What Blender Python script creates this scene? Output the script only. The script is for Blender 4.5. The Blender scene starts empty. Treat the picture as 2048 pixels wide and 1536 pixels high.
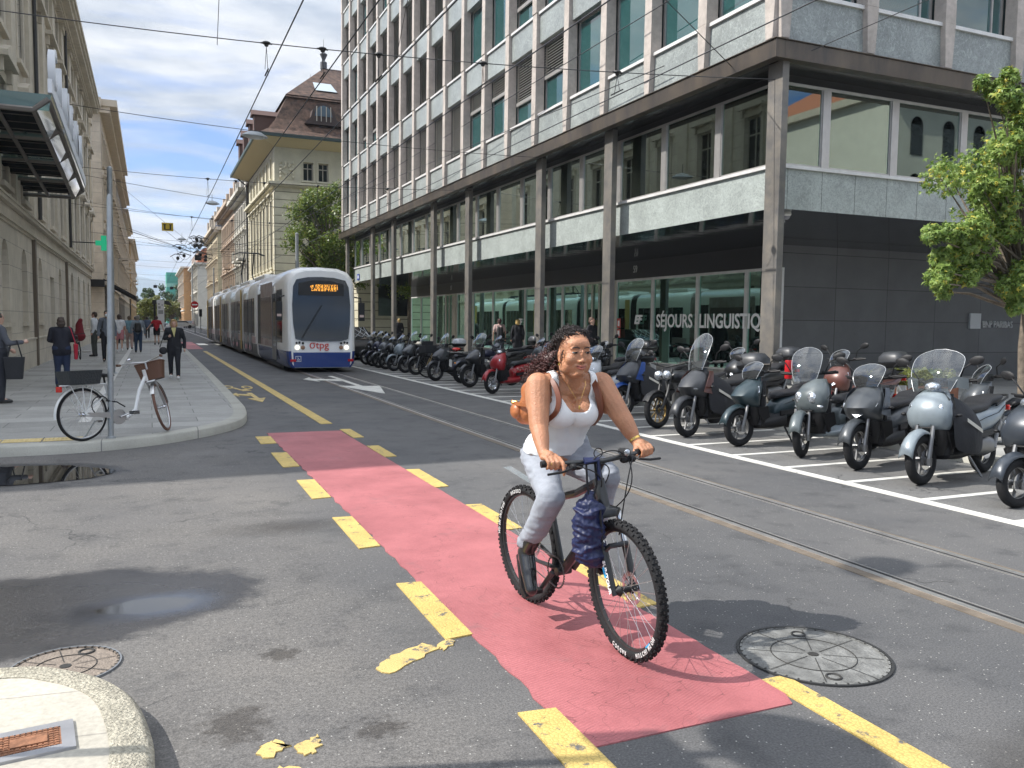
import bpy, bmesh, math, random
from mathutils import Vector, Matrix, noise
R_ = math.radians
SC = bpy.context.scene
COL = SC.collection
# ---------------- camera ----------------
cd = bpy.data.cameras.new('camera'); cam = bpy.data.objects.new('camera', cd); COL.objects.link(cam)
cd.sensor_width = 36; cd.lens = 36*1660/2048; cd.clip_end = 12000; cd.clip_start = 0.05
cam.matrix_world = Matrix(((0.91699349, 0.01877515, -0.39846008, 0), (-0.39873397, 0.07214662, -0.91422431, 0),
                           (0.01158284, 0.99721731, 0.07364427, 1.7), (0, 0, 0, 1)))
SC.camera = cam
SC.render.resolution_x, SC.render.resolution_y = 1024, 768
# ---------------- light ----------------
SUN_EL, SUN_DIR = R_(45.5), Vector((.957, -.29))          # horizontal direction the light travels
w = bpy.data.worlds.new('World'); SC.world = w; w.use_nodes = True
SC.view_settings.view_transform = 'Standard'; SC.view_settings.look = 'None'
SC.view_settings.exposure = 0.62; SC.view_settings.gamma = 1
sl = bpy.data.lights.new('sun', 'SUN'); sl.energy = 4.7; sl.angle = R_(.5); sl.color = (1, .96, .90)
so = bpy.data.objects.new('sun', sl); COL.objects.link(so)
d = Vector((SUN_DIR.x*math.cos(SUN_EL), SUN_DIR.y*math.cos(SUN_EL), -math.sin(SUN_EL)))
so.rotation_euler = d.to_track_quat('-Z', 'Y').to_euler(); so.location = (-30, 20, 40)

def build_world():
    nt = w.node_tree; N = nt.nodes; L = nt.links; N.clear()
    out = N.new('ShaderNodeOutputWorld'); bg = N.new('ShaderNodeBackground'); bg.inputs[1].default_value = .12
    sk = N.new('ShaderNodeTexSky'); sk.sky_type = 'NISHITA'; sk.sun_disc = False
    sk.sun_elevation = SUN_EL
    sk.sun_rotation = math.atan2(-SUN_DIR.x, -SUN_DIR.y)      # azimuth of the sun measured from +Y towards +X
    sk.altitude = 400; sk.air_density = 1.0; sk.dust_density = .6; sk.ozone_density = 1.6
    tc = N.new('ShaderNodeTexCoord'); sp = N.new('ShaderNodeSeparateXYZ'); L.new(tc.outputs['Generated'], sp.inputs[0])
    mz = N.new('ShaderNodeMath'); mz.operation = 'MAXIMUM'; mz.inputs[1].default_value = 0; L.new(sp.outputs[2], mz.inputs[0])
    ad = N.new('ShaderNodeMath'); ad.operation = 'ADD'; ad.inputs[1].default_value = .14; L.new(mz.outputs[0], ad.inputs[0])
    dx = N.new('ShaderNodeMath'); dx.operation = 'DIVIDE'; L.new(sp.outputs[0], dx.inputs[0]); L.new(ad.outputs[0], dx.inputs[1])
    dy = N.new('ShaderNodeMath'); dy.operation = 'DIVIDE'; L.new(sp.outputs[1], dy.inputs[0]); L.new(ad.outputs[0], dy.inputs[1])
    cb = N.new('ShaderNodeCombineXYZ'); L.new(dx.outputs[0], cb.inputs[0]); L.new(dy.outputs[0], cb.inputs[1])
    mp = N.new('ShaderNodeMapping'); mp.inputs['Location'].default_value = (3.35, .9, 0); mp.inputs['Rotation'].default_value = (0, 0, .5)
    mp.inputs['Scale'].default_value = (1, 1.5, 1); L.new(cb.outputs[0], mp.inputs[0])
    n1 = N.new('ShaderNodeTexNoise'); n1.inputs['Scale'].default_value = 1.25; n1.inputs['Detail'].default_value = 9; n1.inputs['Roughness'].default_value = .56
    n1.inputs['Distortion'].default_value = .35; L.new(mp.outputs[0], n1.inputs['Vector'])
    r1 = N.new('ShaderNodeValToRGB'); r1.color_ramp.elements[0].position = .36; r1.color_ramp.elements[1].position = .55
    L.new(n1.outputs[0], r1.inputs[0])
    n2 = N.new('ShaderNodeTexNoise'); n2.inputs['Scale'].default_value = 1.9; n2.inputs['Detail'].default_value = 8; n2.inputs['Roughness'].default_value = .6
    L.new(mp.outputs[0], n2.inputs['Vector'])
    r2 = N.new('ShaderNodeValToRGB'); r2.color_ramp.elements[0].position = .38; r2.color_ramp.elements[1].position = .62
    r2.color_ramp.elements[0].color = (2.6, 3.0, 3.6, 1); r2.color_ramp.elements[1].color = (5.4, 5.5, 5.6, 1)
    L.new(n2.outputs[0], r2.inputs[0])
    # cloud overhead, out of view, is brightened to add fill light
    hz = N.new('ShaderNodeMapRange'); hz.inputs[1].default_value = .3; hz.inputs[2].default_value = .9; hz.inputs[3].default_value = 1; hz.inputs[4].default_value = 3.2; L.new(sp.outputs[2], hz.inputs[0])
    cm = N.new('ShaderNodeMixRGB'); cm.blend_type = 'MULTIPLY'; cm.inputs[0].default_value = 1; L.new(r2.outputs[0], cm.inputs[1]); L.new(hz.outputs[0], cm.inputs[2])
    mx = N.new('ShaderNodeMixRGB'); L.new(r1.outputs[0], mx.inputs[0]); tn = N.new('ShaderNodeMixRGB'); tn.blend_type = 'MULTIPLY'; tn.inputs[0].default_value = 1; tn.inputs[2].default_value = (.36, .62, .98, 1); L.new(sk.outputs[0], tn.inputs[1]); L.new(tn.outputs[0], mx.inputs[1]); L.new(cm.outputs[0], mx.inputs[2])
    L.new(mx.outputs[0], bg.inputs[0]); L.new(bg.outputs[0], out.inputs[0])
build_world()

# ---------------- mesh helpers ----------------
def V3(*a): return Vector(a if len(a) > 1 else a[0])
class MB:
    def __init__(s): s.v = []; s.f = []; s.m = []
    def add(s, vs, fs, m=0):
        o = len(s.v); s.v += [tuple(p) for p in vs]
        s.f += [tuple(i+o for i in f) for f in fs]; s.m += [m]*len(fs); return s
    def bx(s, x0, x1, y0, y1, z0, z1, m=0, M=None):
        vs = [Vector((x, y, z)) for x in (x0, x1) for y in (y0, y1) for z in (z0, z1)]
        if M is not None: vs = [M @ v for v in vs]
        return s.add(vs, [(0, 1, 3, 2), (4, 6, 7, 5), (0, 4, 5, 1), (2, 3, 7, 6), (0, 2, 6, 4), (1, 5, 7, 3)], m)
    def tube(s, pts, r, n=8, m=0, cap=True, flat=1.0):
        pts = [Vector(p) for p in pts]; k = len(pts)
        rs = r if isinstance(r, (list, tuple)) else [r]*k
        t = (pts[1]-pts[0]).normalized(); a = t.orthogonal().normalized(); vs = []; fs = []
        for i in range(k):
            t = (pts[min(i+1, k-1)]-pts[max(i-1, 0)]).normalized()
            a = (a - t*a.dot(t)); a = a.normalized() if a.length > 1e-6 else t.orthogonal().normalized(); b = t.cross(a)
            for j in range(n):
                q = 2*math.pi*j/n; vs.append(pts[i]+(a*math.cos(q)+b*math.sin(q)*flat)*rs[i])
        for i in range(k-1):
            for j in range(n):
                fs.append((i*n+j, i*n+(j+1) % n, (i+1)*n+(j+1) % n, (i+1)*n+j))
        if cap: fs.append(tuple(range(n))[::-1]); fs.append(tuple((k-1)*n+j for j in range(n)))
        return s.add(vs, fs, m)
    def rings(s, rings, m=0, cap=True, close=True):
        n = len(rings[0]); vs = [p for r in rings for p in r]; fs = []
        for i in range(len(rings)-1):
            for j in range(n if close else n-1):
                fs.append((i*n+j, i*n+(j+1) % n, (i+1)*n+(j+1) % n, (i+1)*n+j))
        if cap: fs.append(tuple(range(n))[::-1]); fs.append(tuple((len(rings)-1)*n+j for j in range(n)))
        return s.add(vs, fs, m)
    def lathe(s, prof, o=(0, 0, 0), ax='z', n=20, m=0, cap=True):
        o = Vector(o); rr = []
        for r, h in prof:
            ring = []
            for j in range(n):
                q = 2*math.pi*j/n; c, e = math.cos(q)*r, math.sin(q)*r
                ring.append(o+(Vector((c, e, h)) if ax == 'z' else Vector((c, h, e)) if ax == 'y' else Vector((h, c, e))))
            rr.append(ring)
        return s.rings(rr, m, cap)
    def torus(s, o, R, r, ax='y', n=40, k=8, m=0, a0=0, a1=2*math.pi, rz=None):
        o = Vector(o); full = abs(a1-a0) > 6.2; rr = []; rz = rz or r
        for i in range(n + (0 if full else 1)):
            q = a0+(a1-a0)*i/n; ring = []
            for j in range(k):
                p = 2*math.pi*j/k; rad = R+r*math.cos(p); h = rz*math.sin(p)
                ring.append(o+(Vector((rad*math.cos(q), h, rad*math.sin(q))) if ax == 'y' else Vector((rad*math.cos(q), rad*math.sin(q), h)) if ax == 'z' else Vector((h, rad*math.cos(q), rad*math.sin(q)))))
            rr.append(ring)
        if full: rr.append(rr[0])
        return s.rings(rr, m, cap=not full)
    def prism(s, poly, off, m=0):
        n = len(poly); off = Vector(off); a = [Vector(p) for p in poly]
        return s.add(a+[p+off for p in a], [tuple(range(n)), tuple(range(2*n-1, n-1, -1))]+[(i, i+n, (i+1) % n+n, (i+1) % n) for i in range(n)], m)
    def ell(s, c, r, M=None, n=16, k=10, m=0):
        rr = []; c = Vector(c)
        for i in range(1, k):
            q = math.pi*i/k; ring = []
            for j in range(n):
                p = 2*math.pi*j/n; u = Vector((math.sin(q)*math.cos(p)*r[0], math.sin(q)*math.sin(p)*r[1], math.cos(q)*r[2]))
                ring.append(c+(M @ u if M is not None else u))
            rr.append(ring)
        return s.rings(rr, m)
    def poly(s, pts, m=0): return s.add(pts, [tuple(range(len(pts)))], m)
    def xf(s, M): s.v = [tuple(M @ Vector(p)) for p in s.v]; return s

def mesh(name, mb, mats, smooth=False, ang=40, fix=True):
    me = bpy.data.meshes.new(name); me.from_pydata(mb.v, [], mb.f)
    for mm in (mats if isinstance(mats, (list, tuple)) else [mats]): me.materials.append(mm)
    me.polygons.foreach_set('material_index', mb.m)
    if fix:
        bm = bmesh.new(); bm.from_mesh(me); bmesh.ops.recalc_face_normals(bm, faces=bm.faces); bm.to_mesh(me); bm.free()
    if smooth:
        me.polygons.foreach_set('use_smooth', [True]*len(me.polygons)); me.set_sharp_from_angle(angle=R_(ang))
    me.update(); return me
def link(name, me, parent=None, loc=None, rot=None):
    o = bpy.data.objects.new(name, me); COL.objects.link(o)
    if parent is not None: o.parent = parent
    if loc is not None: o.location = loc
    if rot is not None: o.rotation_euler = rot
    return o
def obj(name, mb, mats, parent=None, smooth=False, ang=40, bevel=0, fix=True, loc=None, rot=None):
    o = link(name, mesh(name, mb, mats, smooth, ang, fix), parent, loc, rot)
    if bevel:
        b = o.modifiers.new('bevel', 'BEVEL'); b.width = bevel; b.segments = 2; b.limit_method = 'ANGLE'; b.angle_limit = R_(40)
    return o
def tag(o, label, cat, group=None):
    o['label'] = label; o['category'] = cat
    if group: o['group'] = group
    return o
def thing(name, label, cat, loc=(0, 0, 0), rz=0, group=None):
    o = link(name, None, None, loc, (0, 0, rz)); return tag(o, label, cat, group)
def struct(name, mb, m, smooth=False, bevel=0):
    o = obj(name, mb, m, smooth=smooth, bevel=bevel); o['kind'] = 'structure'; return o
def copy_tree(o, parent=None):
    c = o.copy(); COL.objects.link(c)
    if parent is not None: c.parent = parent; c.matrix_parent_inverse = o.matrix_parent_inverse
    for ch in list(o.children): copy_tree(ch, c)
    return c
def text_obj(name, s, m, size, M, parent=None, ext=.004, font_x=1.0, align='LEFT', shear=0, bold=0):
    cu = bpy.data.curves.new(name, 'FONT'); cu.body = s; cu.size = size; cu.extrude = ext; cu.align_x = align; cu.shear = shear; cu.offset = bold
    cu.resolution_u = 3
    t = bpy.data.objects.new(name, cu); COL.objects.link(t)
    dg = bpy.context.evaluated_depsgraph_get(); me = bpy.data.meshes.new_from_object(t.evaluated_get(dg))
    bpy.data.objects.remove(t); me.name = name; me.materials.clear(); me.materials.append(m)
    me.transform(M @ Matrix.Diagonal((font_x, 1, 1, 1)))
    return link(name, me, parent)
def frame(o, x, y):            # matrix with local x axis, y axis, origin
    x = Vector(x).normalized(); y = Vector(y).normalized(); z = x.cross(y)
    return Matrix(((x.x, y.x, z.x, o[0]), (x.y, y.y, z.y, o[1]), (x.z, y.z, z.z, o[2]), (0, 0, 0, 1)))

# ---------------- materials ----------------
MATS = {}
def mat(name, col, rough=.6, metal=0, var=0, vs=4, bump=0, bs=30, spec=.5, coat=0, ior=None, col2=None, emit=None, es=1, det=5, streak=None, dirt=0):
    if name in MATS: return MATS[name]
    m = bpy.data.materials.new(name); m.use_nodes = True; nt = m.node_tree; N = nt.nodes; L = nt.links
    b = N['Principled BSDF']; c4 = (*col, 1)
    b.inputs['Base Color'].default_value = c4; b.inputs['Roughness'].default_value = rough; b.inputs['Metallic'].default_value = metal
    b.inputs['Specular IOR Level'].default_value = spec; b.inputs['Coat Weight'].default_value = coat; b.inputs['Coat Roughness'].default_value = .04
    if ior: b.inputs['IOR'].default_value = ior
    if emit: b.inputs['Emission Color'].default_value = (*emit, 1); b.inputs['Emission Strength'].default_value = es
    tc = N.new('ShaderNodeTexCoord')
    if var or col2:
        n = N.new('ShaderNodeTexNoise'); n.inputs['Scale'].default_value = vs; n.inputs['Detail'].default_value = det; n.inputs['Roughness'].default_value = .65
        mp = N.new('ShaderNodeMapping'); L.new(tc.outputs['Object'], mp.inputs[0]); L.new(mp.outputs[0], n.inputs['Vector'])
        if streak: mp.inputs['Scale'].default_value = streak
        r = N.new('ShaderNodeValToRGB'); r.color_ramp.elements[0].position = .32; r.color_ramp.elements[1].position = .68
        c2 = col2 or tuple(x*(1-var) for x in col); ch = tuple(min(1, x*(1+var*.6)) for x in col) if not col2 else col
        r.color_ramp.elements[0].color = (*c2, 1); r.color_ramp.elements[1].color = (*ch, 1)
        L.new(n.outputs[0], r.inputs[0]); last = r.outputs[0]
        if dirt:
            n2 = N.new('ShaderNodeTexNoise'); n2.inputs['Scale'].default_value = vs*.23; n2.inputs['Detail'].default_value = 6
            L.new(tc.outputs['Object'], n2.inputs['Vector'])
            mr = N.new('ShaderNodeMapRange'); mr.inputs[1].default_value = .35; mr.inputs[2].default_value = .7; mr.inputs[3].default_value = 1-dirt; mr.inputs[4].default_value = 1
            L.new(n2.outputs[0], mr.inputs[0]); mm = N.new('ShaderNodeMixRGB'); mm.blend_type = 'MULTIPLY'; mm.inputs[0].default_value = 1
            L.new(last, mm.inputs[1]); L.new(mr.outputs[0], mm.inputs[2]); last = mm.outputs[0]
        L.new(last, b.inputs['Base Color'])
    if bump:
        n = N.new('ShaderNodeTexNoise'); n.inputs['Scale'].default_value = bs; n.inputs['Detail'].default_value = 4
        L.new(tc.outputs['Object'], n.inputs['Vector'])
        bp = N.new('ShaderNodeBump'); bp.inputs['Strength'].default_value = bump; bp.inputs['Distance'].default_value = .02
        L.new(n.outputs[0], bp.inputs['Height']); L.new(bp.outputs[0], b.inputs['Normal'])
    MATS[name] = m; return m
def glass(name, tint=(.6, .8, .75), rough=.02, refl=1.0, opacity=.0, body=(.02, .05, .05), gc=(1, 1, 1)):
    """thin sheet: fresnel reflection over tinted see-through"""
    if name in MATS: return MATS[name]
    m = bpy.data.materials.new(name); m.use_nodes = True; N = m.node_tree.nodes; L = m.node_tree.links; N.clear()
    out = N.new('ShaderNodeOutputMaterial'); g = N.new('ShaderNodeBsdfGlossy'); g.inputs['Roughness'].default_value = rough; g.inputs[0].default_value = (*gc, 1)
    t = N.new('ShaderNodeBsdfTransparent'); t.inputs[0].default_value = (*tint, 1)
    f = N.new('ShaderNodeFresnel'); f.inputs[0].default_value = 1.5
    mu = N.new('ShaderNodeMath'); mu.operation = 'MULTIPLY'; mu.inputs[1].default_value = refl; mu.use_clamp = True; L.new(f.outputs[0], mu.inputs[0])
    base = t.outputs[0]
    if opacity:
        df = N.new('ShaderNodeBsdfDiffuse'); df.inputs[0].default_value = (*body, 1); m2 = N.new('ShaderNodeMixShader'); m2.inputs[0].default_value = opacity
        L.new(t.outputs[0], m2.inputs[1]); L.new(df.outputs[0], m2.inputs[2]); base = m2.outputs[0]
    mx = N.new('ShaderNodeMixShader'); L.new(mu.outputs[0], mx.inputs[0]); L.new(base, mx.inputs[1]); L.new(g.outputs[0], mx.inputs[2]); L.new(mx.outputs[0], out.inputs[0])
    MATS[name] = m; return m
def nodes(name, rough=.8):
    m = bpy.data.materials.new(name); m.use_nodes = True; MATS[name] = m
    return m, m.node_tree.nodes, m.node_tree.links, m.node_tree.nodes['Principled BSDF']
def nz(N, L, src, scale, det=4, rough=.6, dist=0):
    n = N.new('ShaderNodeTexNoise'); n.inputs['Scale'].default_value = scale; n.inputs['Detail'].default_value = det
    n.inputs['Roughness'].default_value = rough; n.inputs['Distortion'].default_value = dist; L.new(src, n.inputs['Vector']); return n.outputs[0]
def ramp(N, L, src, p0, p1, c0=(0, 0, 0), c1=(1, 1, 1)):
    r = N.new('ShaderNodeValToRGB'); e = r.color_ramp.elements; e[0].position = p0; e[1].position = p1; e[0].color = (*c0, 1); e[1].color = (*c1, 1)
    L.new(src, r.inputs[0]); return r.outputs[0]
def mixc(N, L, f, a, b, mode='MIX'):
    m = N.new('ShaderNodeMixRGB'); m.blend_type = mode
    for i, s in ((0, f), (1, a), (2, b)):
        if hasattr(s, 'links') or hasattr(s, 'is_linked'): L.new(s, m.inputs[i])
        else: m.inputs[i].default_value = s if i == 0 else (*s, 1)
    return m.outputs[0]
def bumpn(N, L, b, h, st=.4, di=.01):
    bp = N.new('ShaderNodeBump'); bp.inputs['Strength'].default_value = st; bp.inputs['Distance'].default_value = di; L.new(h, bp.inputs['Height']); L.new(bp.outputs[0], b.inputs['Normal'])
def asphalt(name, c0, c1, rough=.75, wet=None):
    m, N, L, b = nodes(name); P = N.new('ShaderNodeNewGeometry').outputs['Position']
    col = ramp(N, L, nz(N, L, P, .35, 6, .6), .3, .7, c0, c1)
    col = mixc(N, L, ramp(N, L, nz(N, L, P, 2.6, 7, .7), .52, .75), col, tuple(x*.62 for x in c0))
    if wet:     # older, paler, coarser surfacing in the side street, left of the lane
        sx = N.new('ShaderNodeSeparateXYZ'); L.new(P, sx.inputs[0]); ma = N.new('ShaderNodeMath'); ma.operation = 'MULTIPLY_ADD'; ma.inputs[1].default_value = .5; L.new(nz(N, L, P, .8, 5), ma.inputs[0]); L.new(sx.outputs[0], ma.inputs[2])
        old = ramp(N, L, ma.outputs[0], .9, 1.0, (1, 1, 1), (0, 0, 0)); r_ = [n for n in N if n.type == 'VALTORGB'][-1]; mrx = N.new('ShaderNodeMapRange'); mrx.inputs[1].default_value = 1.2; mrx.inputs[2].default_value = 2.0; mrx.inputs[3].default_value = 1; mrx.inputs[4].default_value = 0; L.new(ma.outputs[0], mrx.inputs[0])
        col = mixc(N, L, mrx.outputs[0], col, mixc(N, L, 1, mixc(N, L, 1, col, (1.32, 1.27, 1.2), 'MULTIPLY'), ramp(N, L, nz(N, L, P, 38, 4, .75), .3, .7, (.62,)*3, (1.3,)*3), 'MULTIPLY'))
    fine = nz(N, L, P, 95, 3, .7)
    col = mixc(N, L, 1, col, ramp(N, L, fine, .3, .72, (.55, .55, .55), (1.45, 1.42, 1.4)), 'MULTIPLY')
    v = N.new('ShaderNodeTexVoronoi'); v.inputs['Scale'].default_value = 46; L.new(P, v.inputs['Vector'])
    sep = N.new('ShaderNodeSeparateColor'); L.new(v.outputs['Color'], sep.inputs[0])
    s1 = ramp(N, L, v.outputs['Distance'], .13, .2, (1, 1, 1), (0, 0, 0)); s2 = ramp(N, L, sep.outputs[0], .8, .84)
    col = mixc(N, L, mixc(N, L, 1, s1, s2, 'MULTIPLY'), col, (.38, .37, .34))
    rg = ramp(N, L, nz(N, L, P, 1.1, 5), .3, .7, (rough-.12,)*3, (rough+.12,)*3)
    # seams, cracks and polished wheel tracks
    nzv = N.new('ShaderNodeTexNoise'); nzv.inputs['Scale'].default_value = 3; nzv.inputs['Detail'].default_value = 6; L.new(P, nzv.inputs['Vector'])
    ad = N.new('ShaderNodeVectorMath'); ad.operation = 'MULTIPLY_ADD'; ad.inputs[1].default_value = (.5,)*3; L.new(nzv.outputs['Color'], ad.inputs[0]); L.new(P, ad.inputs[2])
    vc = N.new('ShaderNodeTexVoronoi'); vc.feature = 'DISTANCE_TO_EDGE'; vc.inputs['Scale'].default_value = .42; L.new(ad.outputs[0], vc.inputs['Vector'])
    ck = mixc(N, L, 1, ramp(N, L, vc.outputs['Distance'], .0015, .004, (1, 1, 1), (0, 0, 0)), ramp(N, L, nz(N, L, P, .5, 2), .5, .56), 'MULTIPLY')
    col = mixc(N, L, ck, col, (.03, .03, .03))
    for (cx, cy, rx, ry, soft, fq, am, wetn) in wet or ():
        vm = N.new('ShaderNodeVectorMath'); vm.operation = 'SUBTRACT'; vm.inputs[1].default_value = (cx, cy, 0); L.new(P, vm.inputs[0])
        vs_ = N.new('ShaderNodeVectorMath'); vs_.operation = 'MULTIPLY'; vs_.inputs[1].default_value = (1/rx, 1/ry, 0); L.new(vm.outputs[0], vs_.inputs[0])
        ln = N.new('ShaderNodeVectorMath'); ln.operation = 'LENGTH'; L.new(vs_.outputs[0], ln.inputs[0])
        mo = N.new('ShaderNodeMath'); mo.operation = 'MULTIPLY_ADD'; mo.inputs[1].default_value = am; L.new(nz(N, L, P, fq, 8, .7), mo.inputs[0]); L.new(ln.outputs['Value'], mo.inputs[2])
        d_ = ramp(N, L, mo.outputs[0], 1-soft, 1, (1, 1, 1), (0, 0, 0))
        col = mixc(N, L, d_, col, mixc(N, L, 1, col, (.34, .34, .35) if wetn else (.5, .48, .46), 'MULTIPLY'))
        if wetn == 1: rg = mixc(N, L, ramp(N, L, mo.outputs[0], .72, .98, (1, 1, 1), (0, 0, 0)), mixc(N, L, d_, rg, (.45,)*3), (.26,)*3)
        elif wetn == 2: rg = mixc(N, L, d_, rg, (.05,)*3)
        if wetn == 2: core = d_
    L.new(rg, b.inputs['Roughness']); L.new(col, b.inputs['Base Color'])
    bumpn(N, L, b, nz(N, L, P, 110, 3, .6), .55, .006)
    if wet:      # standing water drowns the grain
        mr_ = N.new('ShaderNodeMapRange'); mr_.inputs[3].default_value = .55; mr_.inputs[4].default_value = .03; L.new(core, mr_.inputs[0]); L.new(mr_.outputs[0], [n for n in N if n.type == 'BUMP'][0].inputs['Strength'])
        mi = N.new('ShaderNodeMapRange'); mi.inputs[3].default_value = 1.5; mi.inputs[4].default_value = 2.2; L.new(core, mi.inputs[0]); L.new(mi.outputs[0], b.inputs['IOR'])
    return m
M_road = asphalt('asphalt', (.064, .066, .070), (.115, .113, .11), wet=[(-.9, 5.42, 2.2, 1.08, .10, 1.6, .5, 1), (-.05, 5.27, .78, .40, .45, 2.2, .6, 2), (-1.8, 10.25, 2.2, 1.1, .1, 1.5, .5, 1), (.58, 4.25, .3, .3, .15, 14, 1.3, 0), (.3, 3.55, .4, .5, .2, 11, 1.2, 0), (.85, 3.3, .4, .3, .2, 13, 1.3, 0), (1.0, 6.9, 1.1, .5, .5, 1.5, .8, 0), (3.4, 1.8, 1.6, .9, .4, 1.2, .8, 0)])
M_bay = asphalt('bay_asphalt', (.12, .12, .118), (.16, .158, .15))
def paint(name, c, worn=.56, pebbly=True, under=(.1, .1, .1)):
    m, N, L, b = nodes(name); P = N.new('ShaderNodeNewGeometry').outputs['Position']
    v = N.new('ShaderNodeTexVoronoi'); v.feature = 'DISTANCE_TO_EDGE'; v.inputs['Scale'].default_value = 48; L.new(P, v.inputs['Vector'])
    col = mixc(N, L, 1, c, ramp(N, L, nz(N, L, P, 3, 6), .25, .75, (.72,)*3, (1.08,)*3), 'MULTIPLY')
    wear = ramp(N, L, nz(N, L, P, 9, 9, .75), worn, worn+.06)
    col = mixc(N, L, wear, col, under)
    if pebbly: col = mixc(N, L, ramp(N, L, v.outputs['Distance'], .02, .09, (.55,)*3, (0, 0, 0)), col, tuple(x*.35 for x in c))
    L.new(col, b.inputs['Base Color']); b.inputs['Roughness'].default_value = .62
    bumpn(N, L, b, v.outputs['Distance'] if pebbly else nz(N, L, P, 120), .5, .008); return m
M_yel = paint('yellow_paint', (.62, .45, .14), .565)
M_yel2 = paint('worn_yellow_paint', (.60, .44, .16), .545, False)
M_wht = paint('white_paint', (.66, .65, .60), .62, False)
def red_lane_mat():
    m, N, L, b = nodes('red_coating'); P = N.new('ShaderNodeNewGeometry').outputs['Position']
    col = ramp(N, L, nz(N, L, P, 1.1, 8, .72), .36, .62, (.31, .095, .10), (.44, .145, .15))
    col = mixc(N, L, ramp(N, L, nz(N, L, P, 3.2, 8, .7, .6), .62, .72), col, (.30, .085, .09))
    # combed grooves: gently bent parallel ribs
    mp = N.new('ShaderNodeMapping'); mp.inputs['Rotation'].default_value = (0, 0, 1.2); L.new(P, mp.inputs[0])
    wv = N.new('ShaderNodeTexWave'); wv.inputs['Scale'].default_value = 17; wv.inputs['Distortion'].default_value = 38; wv.inputs['Detail'].default_value = 0; wv.inputs['Detail Scale'].default_value = .045; L.new(mp.outputs[0], wv.inputs['Vector'])
    sn = wv
    msk = ramp(N, L, nz(N, L, P, .9, 3), .42, .56)
    h = mixc(N, L, msk, (.5, .5, .5), sn.outputs[0])
    mr = ramp(N, L, h, .0, .9, (.86,)*3, (1, 1, 1)); col = mixc(N, L, 1, col, mr, 'MULTIPLY'); col = mixc(N, L, 1, col, ramp(N, L, nz(N, L, P, 130, 3), .3, .7, (.84,)*3, (1.1,)*3), 'MULTIPLY'); col = mixc(N, L, ramp(N, L, nz(N, L, P, 1.7, 9, .75), .57, .66, (0, 0, 0), (.45,)*3), col, (.20, .10, .10))
    v = N.new('ShaderNodeTexVoronoi'); v.feature = 'DISTANCE_TO_EDGE'; v.inputs['Scale'].default_value = .8
    nzv = N.new('ShaderNodeTexNoise'); nzv.inputs['Scale'].default_value = 4; L.new(P, nzv.inputs['Vector'])
    ad = N.new('ShaderNodeVectorMath'); ad.operation = 'ADD'; L.new(P, ad.inputs[0]); L.new(nzv.outputs['Color'], ad.inputs[1]); L.new(ad.outputs[0], v.inputs['Vector'])
    col = mixc(N, L, ramp(N, L, v.outputs['Distance'], .001, .0035, (.75,)*3, (0, 0, 0)), col, (.12, .04, .04))
    L.new(col, b.inputs['Base Color']); b.inputs['Roughness'].default_value = .6
    hh = N.new('ShaderNodeMath'); hh.operation = 'ADD'; L.new(h, hh.inputs[0]); L.new(nz(N, L, P, 60, 3), hh.inputs[1])
    bumpn(N, L, b, hh.outputs[0], .35, .006); return m
M_red = red_lane_mat()
def slabs(name, c, w=1.0, h=.5, rz=0, mortar=.008, joint=(.12, .12, .11), var=.16, fine=60):
    m, N, L, b = nodes(name); P = N.new('ShaderNodeNewGeometry').outputs['Position']
    mp = N.new('ShaderNodeMapping'); mp.inputs['Rotation'].default_value = (0, 0, rz); L.new(P, mp.inputs[0])
    br = N.new('ShaderNodeTexBrick'); br.inputs['Scale'].default_value = 1; br.inputs['Brick Width'].default_value = w; br.inputs['Row Height'].default_value = h
    br.inputs['Mortar Size'].default_value = mortar; br.inputs['Mortar Smooth'].default_value = .3
    br.inputs['Color1'].default_value = (*[x*(1-var) for x in c], 1); br.inputs['Color2'].default_value = (*[x*(1+var) for x in c], 1); br.inputs['Mortar'].default_value = (*joint, 1)
    L.new(mp.outputs[0], br.inputs['Vector'])
    col = mixc(N, L, 1, br.outputs[0], ramp(N, L, nz(N, L, P, 1.7, 8, .65), .25, .75, (.74,)*3, (1.12,)*3), 'MULTIPLY')
    col = mixc(N, L, 1, col, ramp(N, L, nz(N, L, P, fine, 3, .6), .3, .7, (.85,)*3, (1.12,)*3), 'MULTIPLY')
    L.new(col, b.inputs['Base Color']); b.inputs['Roughness'].default_value = .7
    bumpn(N, L, b, nz(N, L, P, fine, 3), .25, .006); return m
M_pav = slabs('pavement_slabs', (.30, .295, .275), 1.3, .62, 0)
M_pav2 = slabs('pale_pavement_slabs', (.43, .40, .335), 3.2, .42, .12, .006, (.3, .28, .24), .05, 40)
M_kerb = slabs('kerb_granite', (.40, .39, .34), 1.2, 40, 0, .008, (.16, .16, .15), .1, 130)
M_kerb2 = mat('kerb_concrete', (.5, .46, .36), .85, var=.45, vs=55, bump=.9, bs=90, det=3, dirt=.25)

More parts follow.
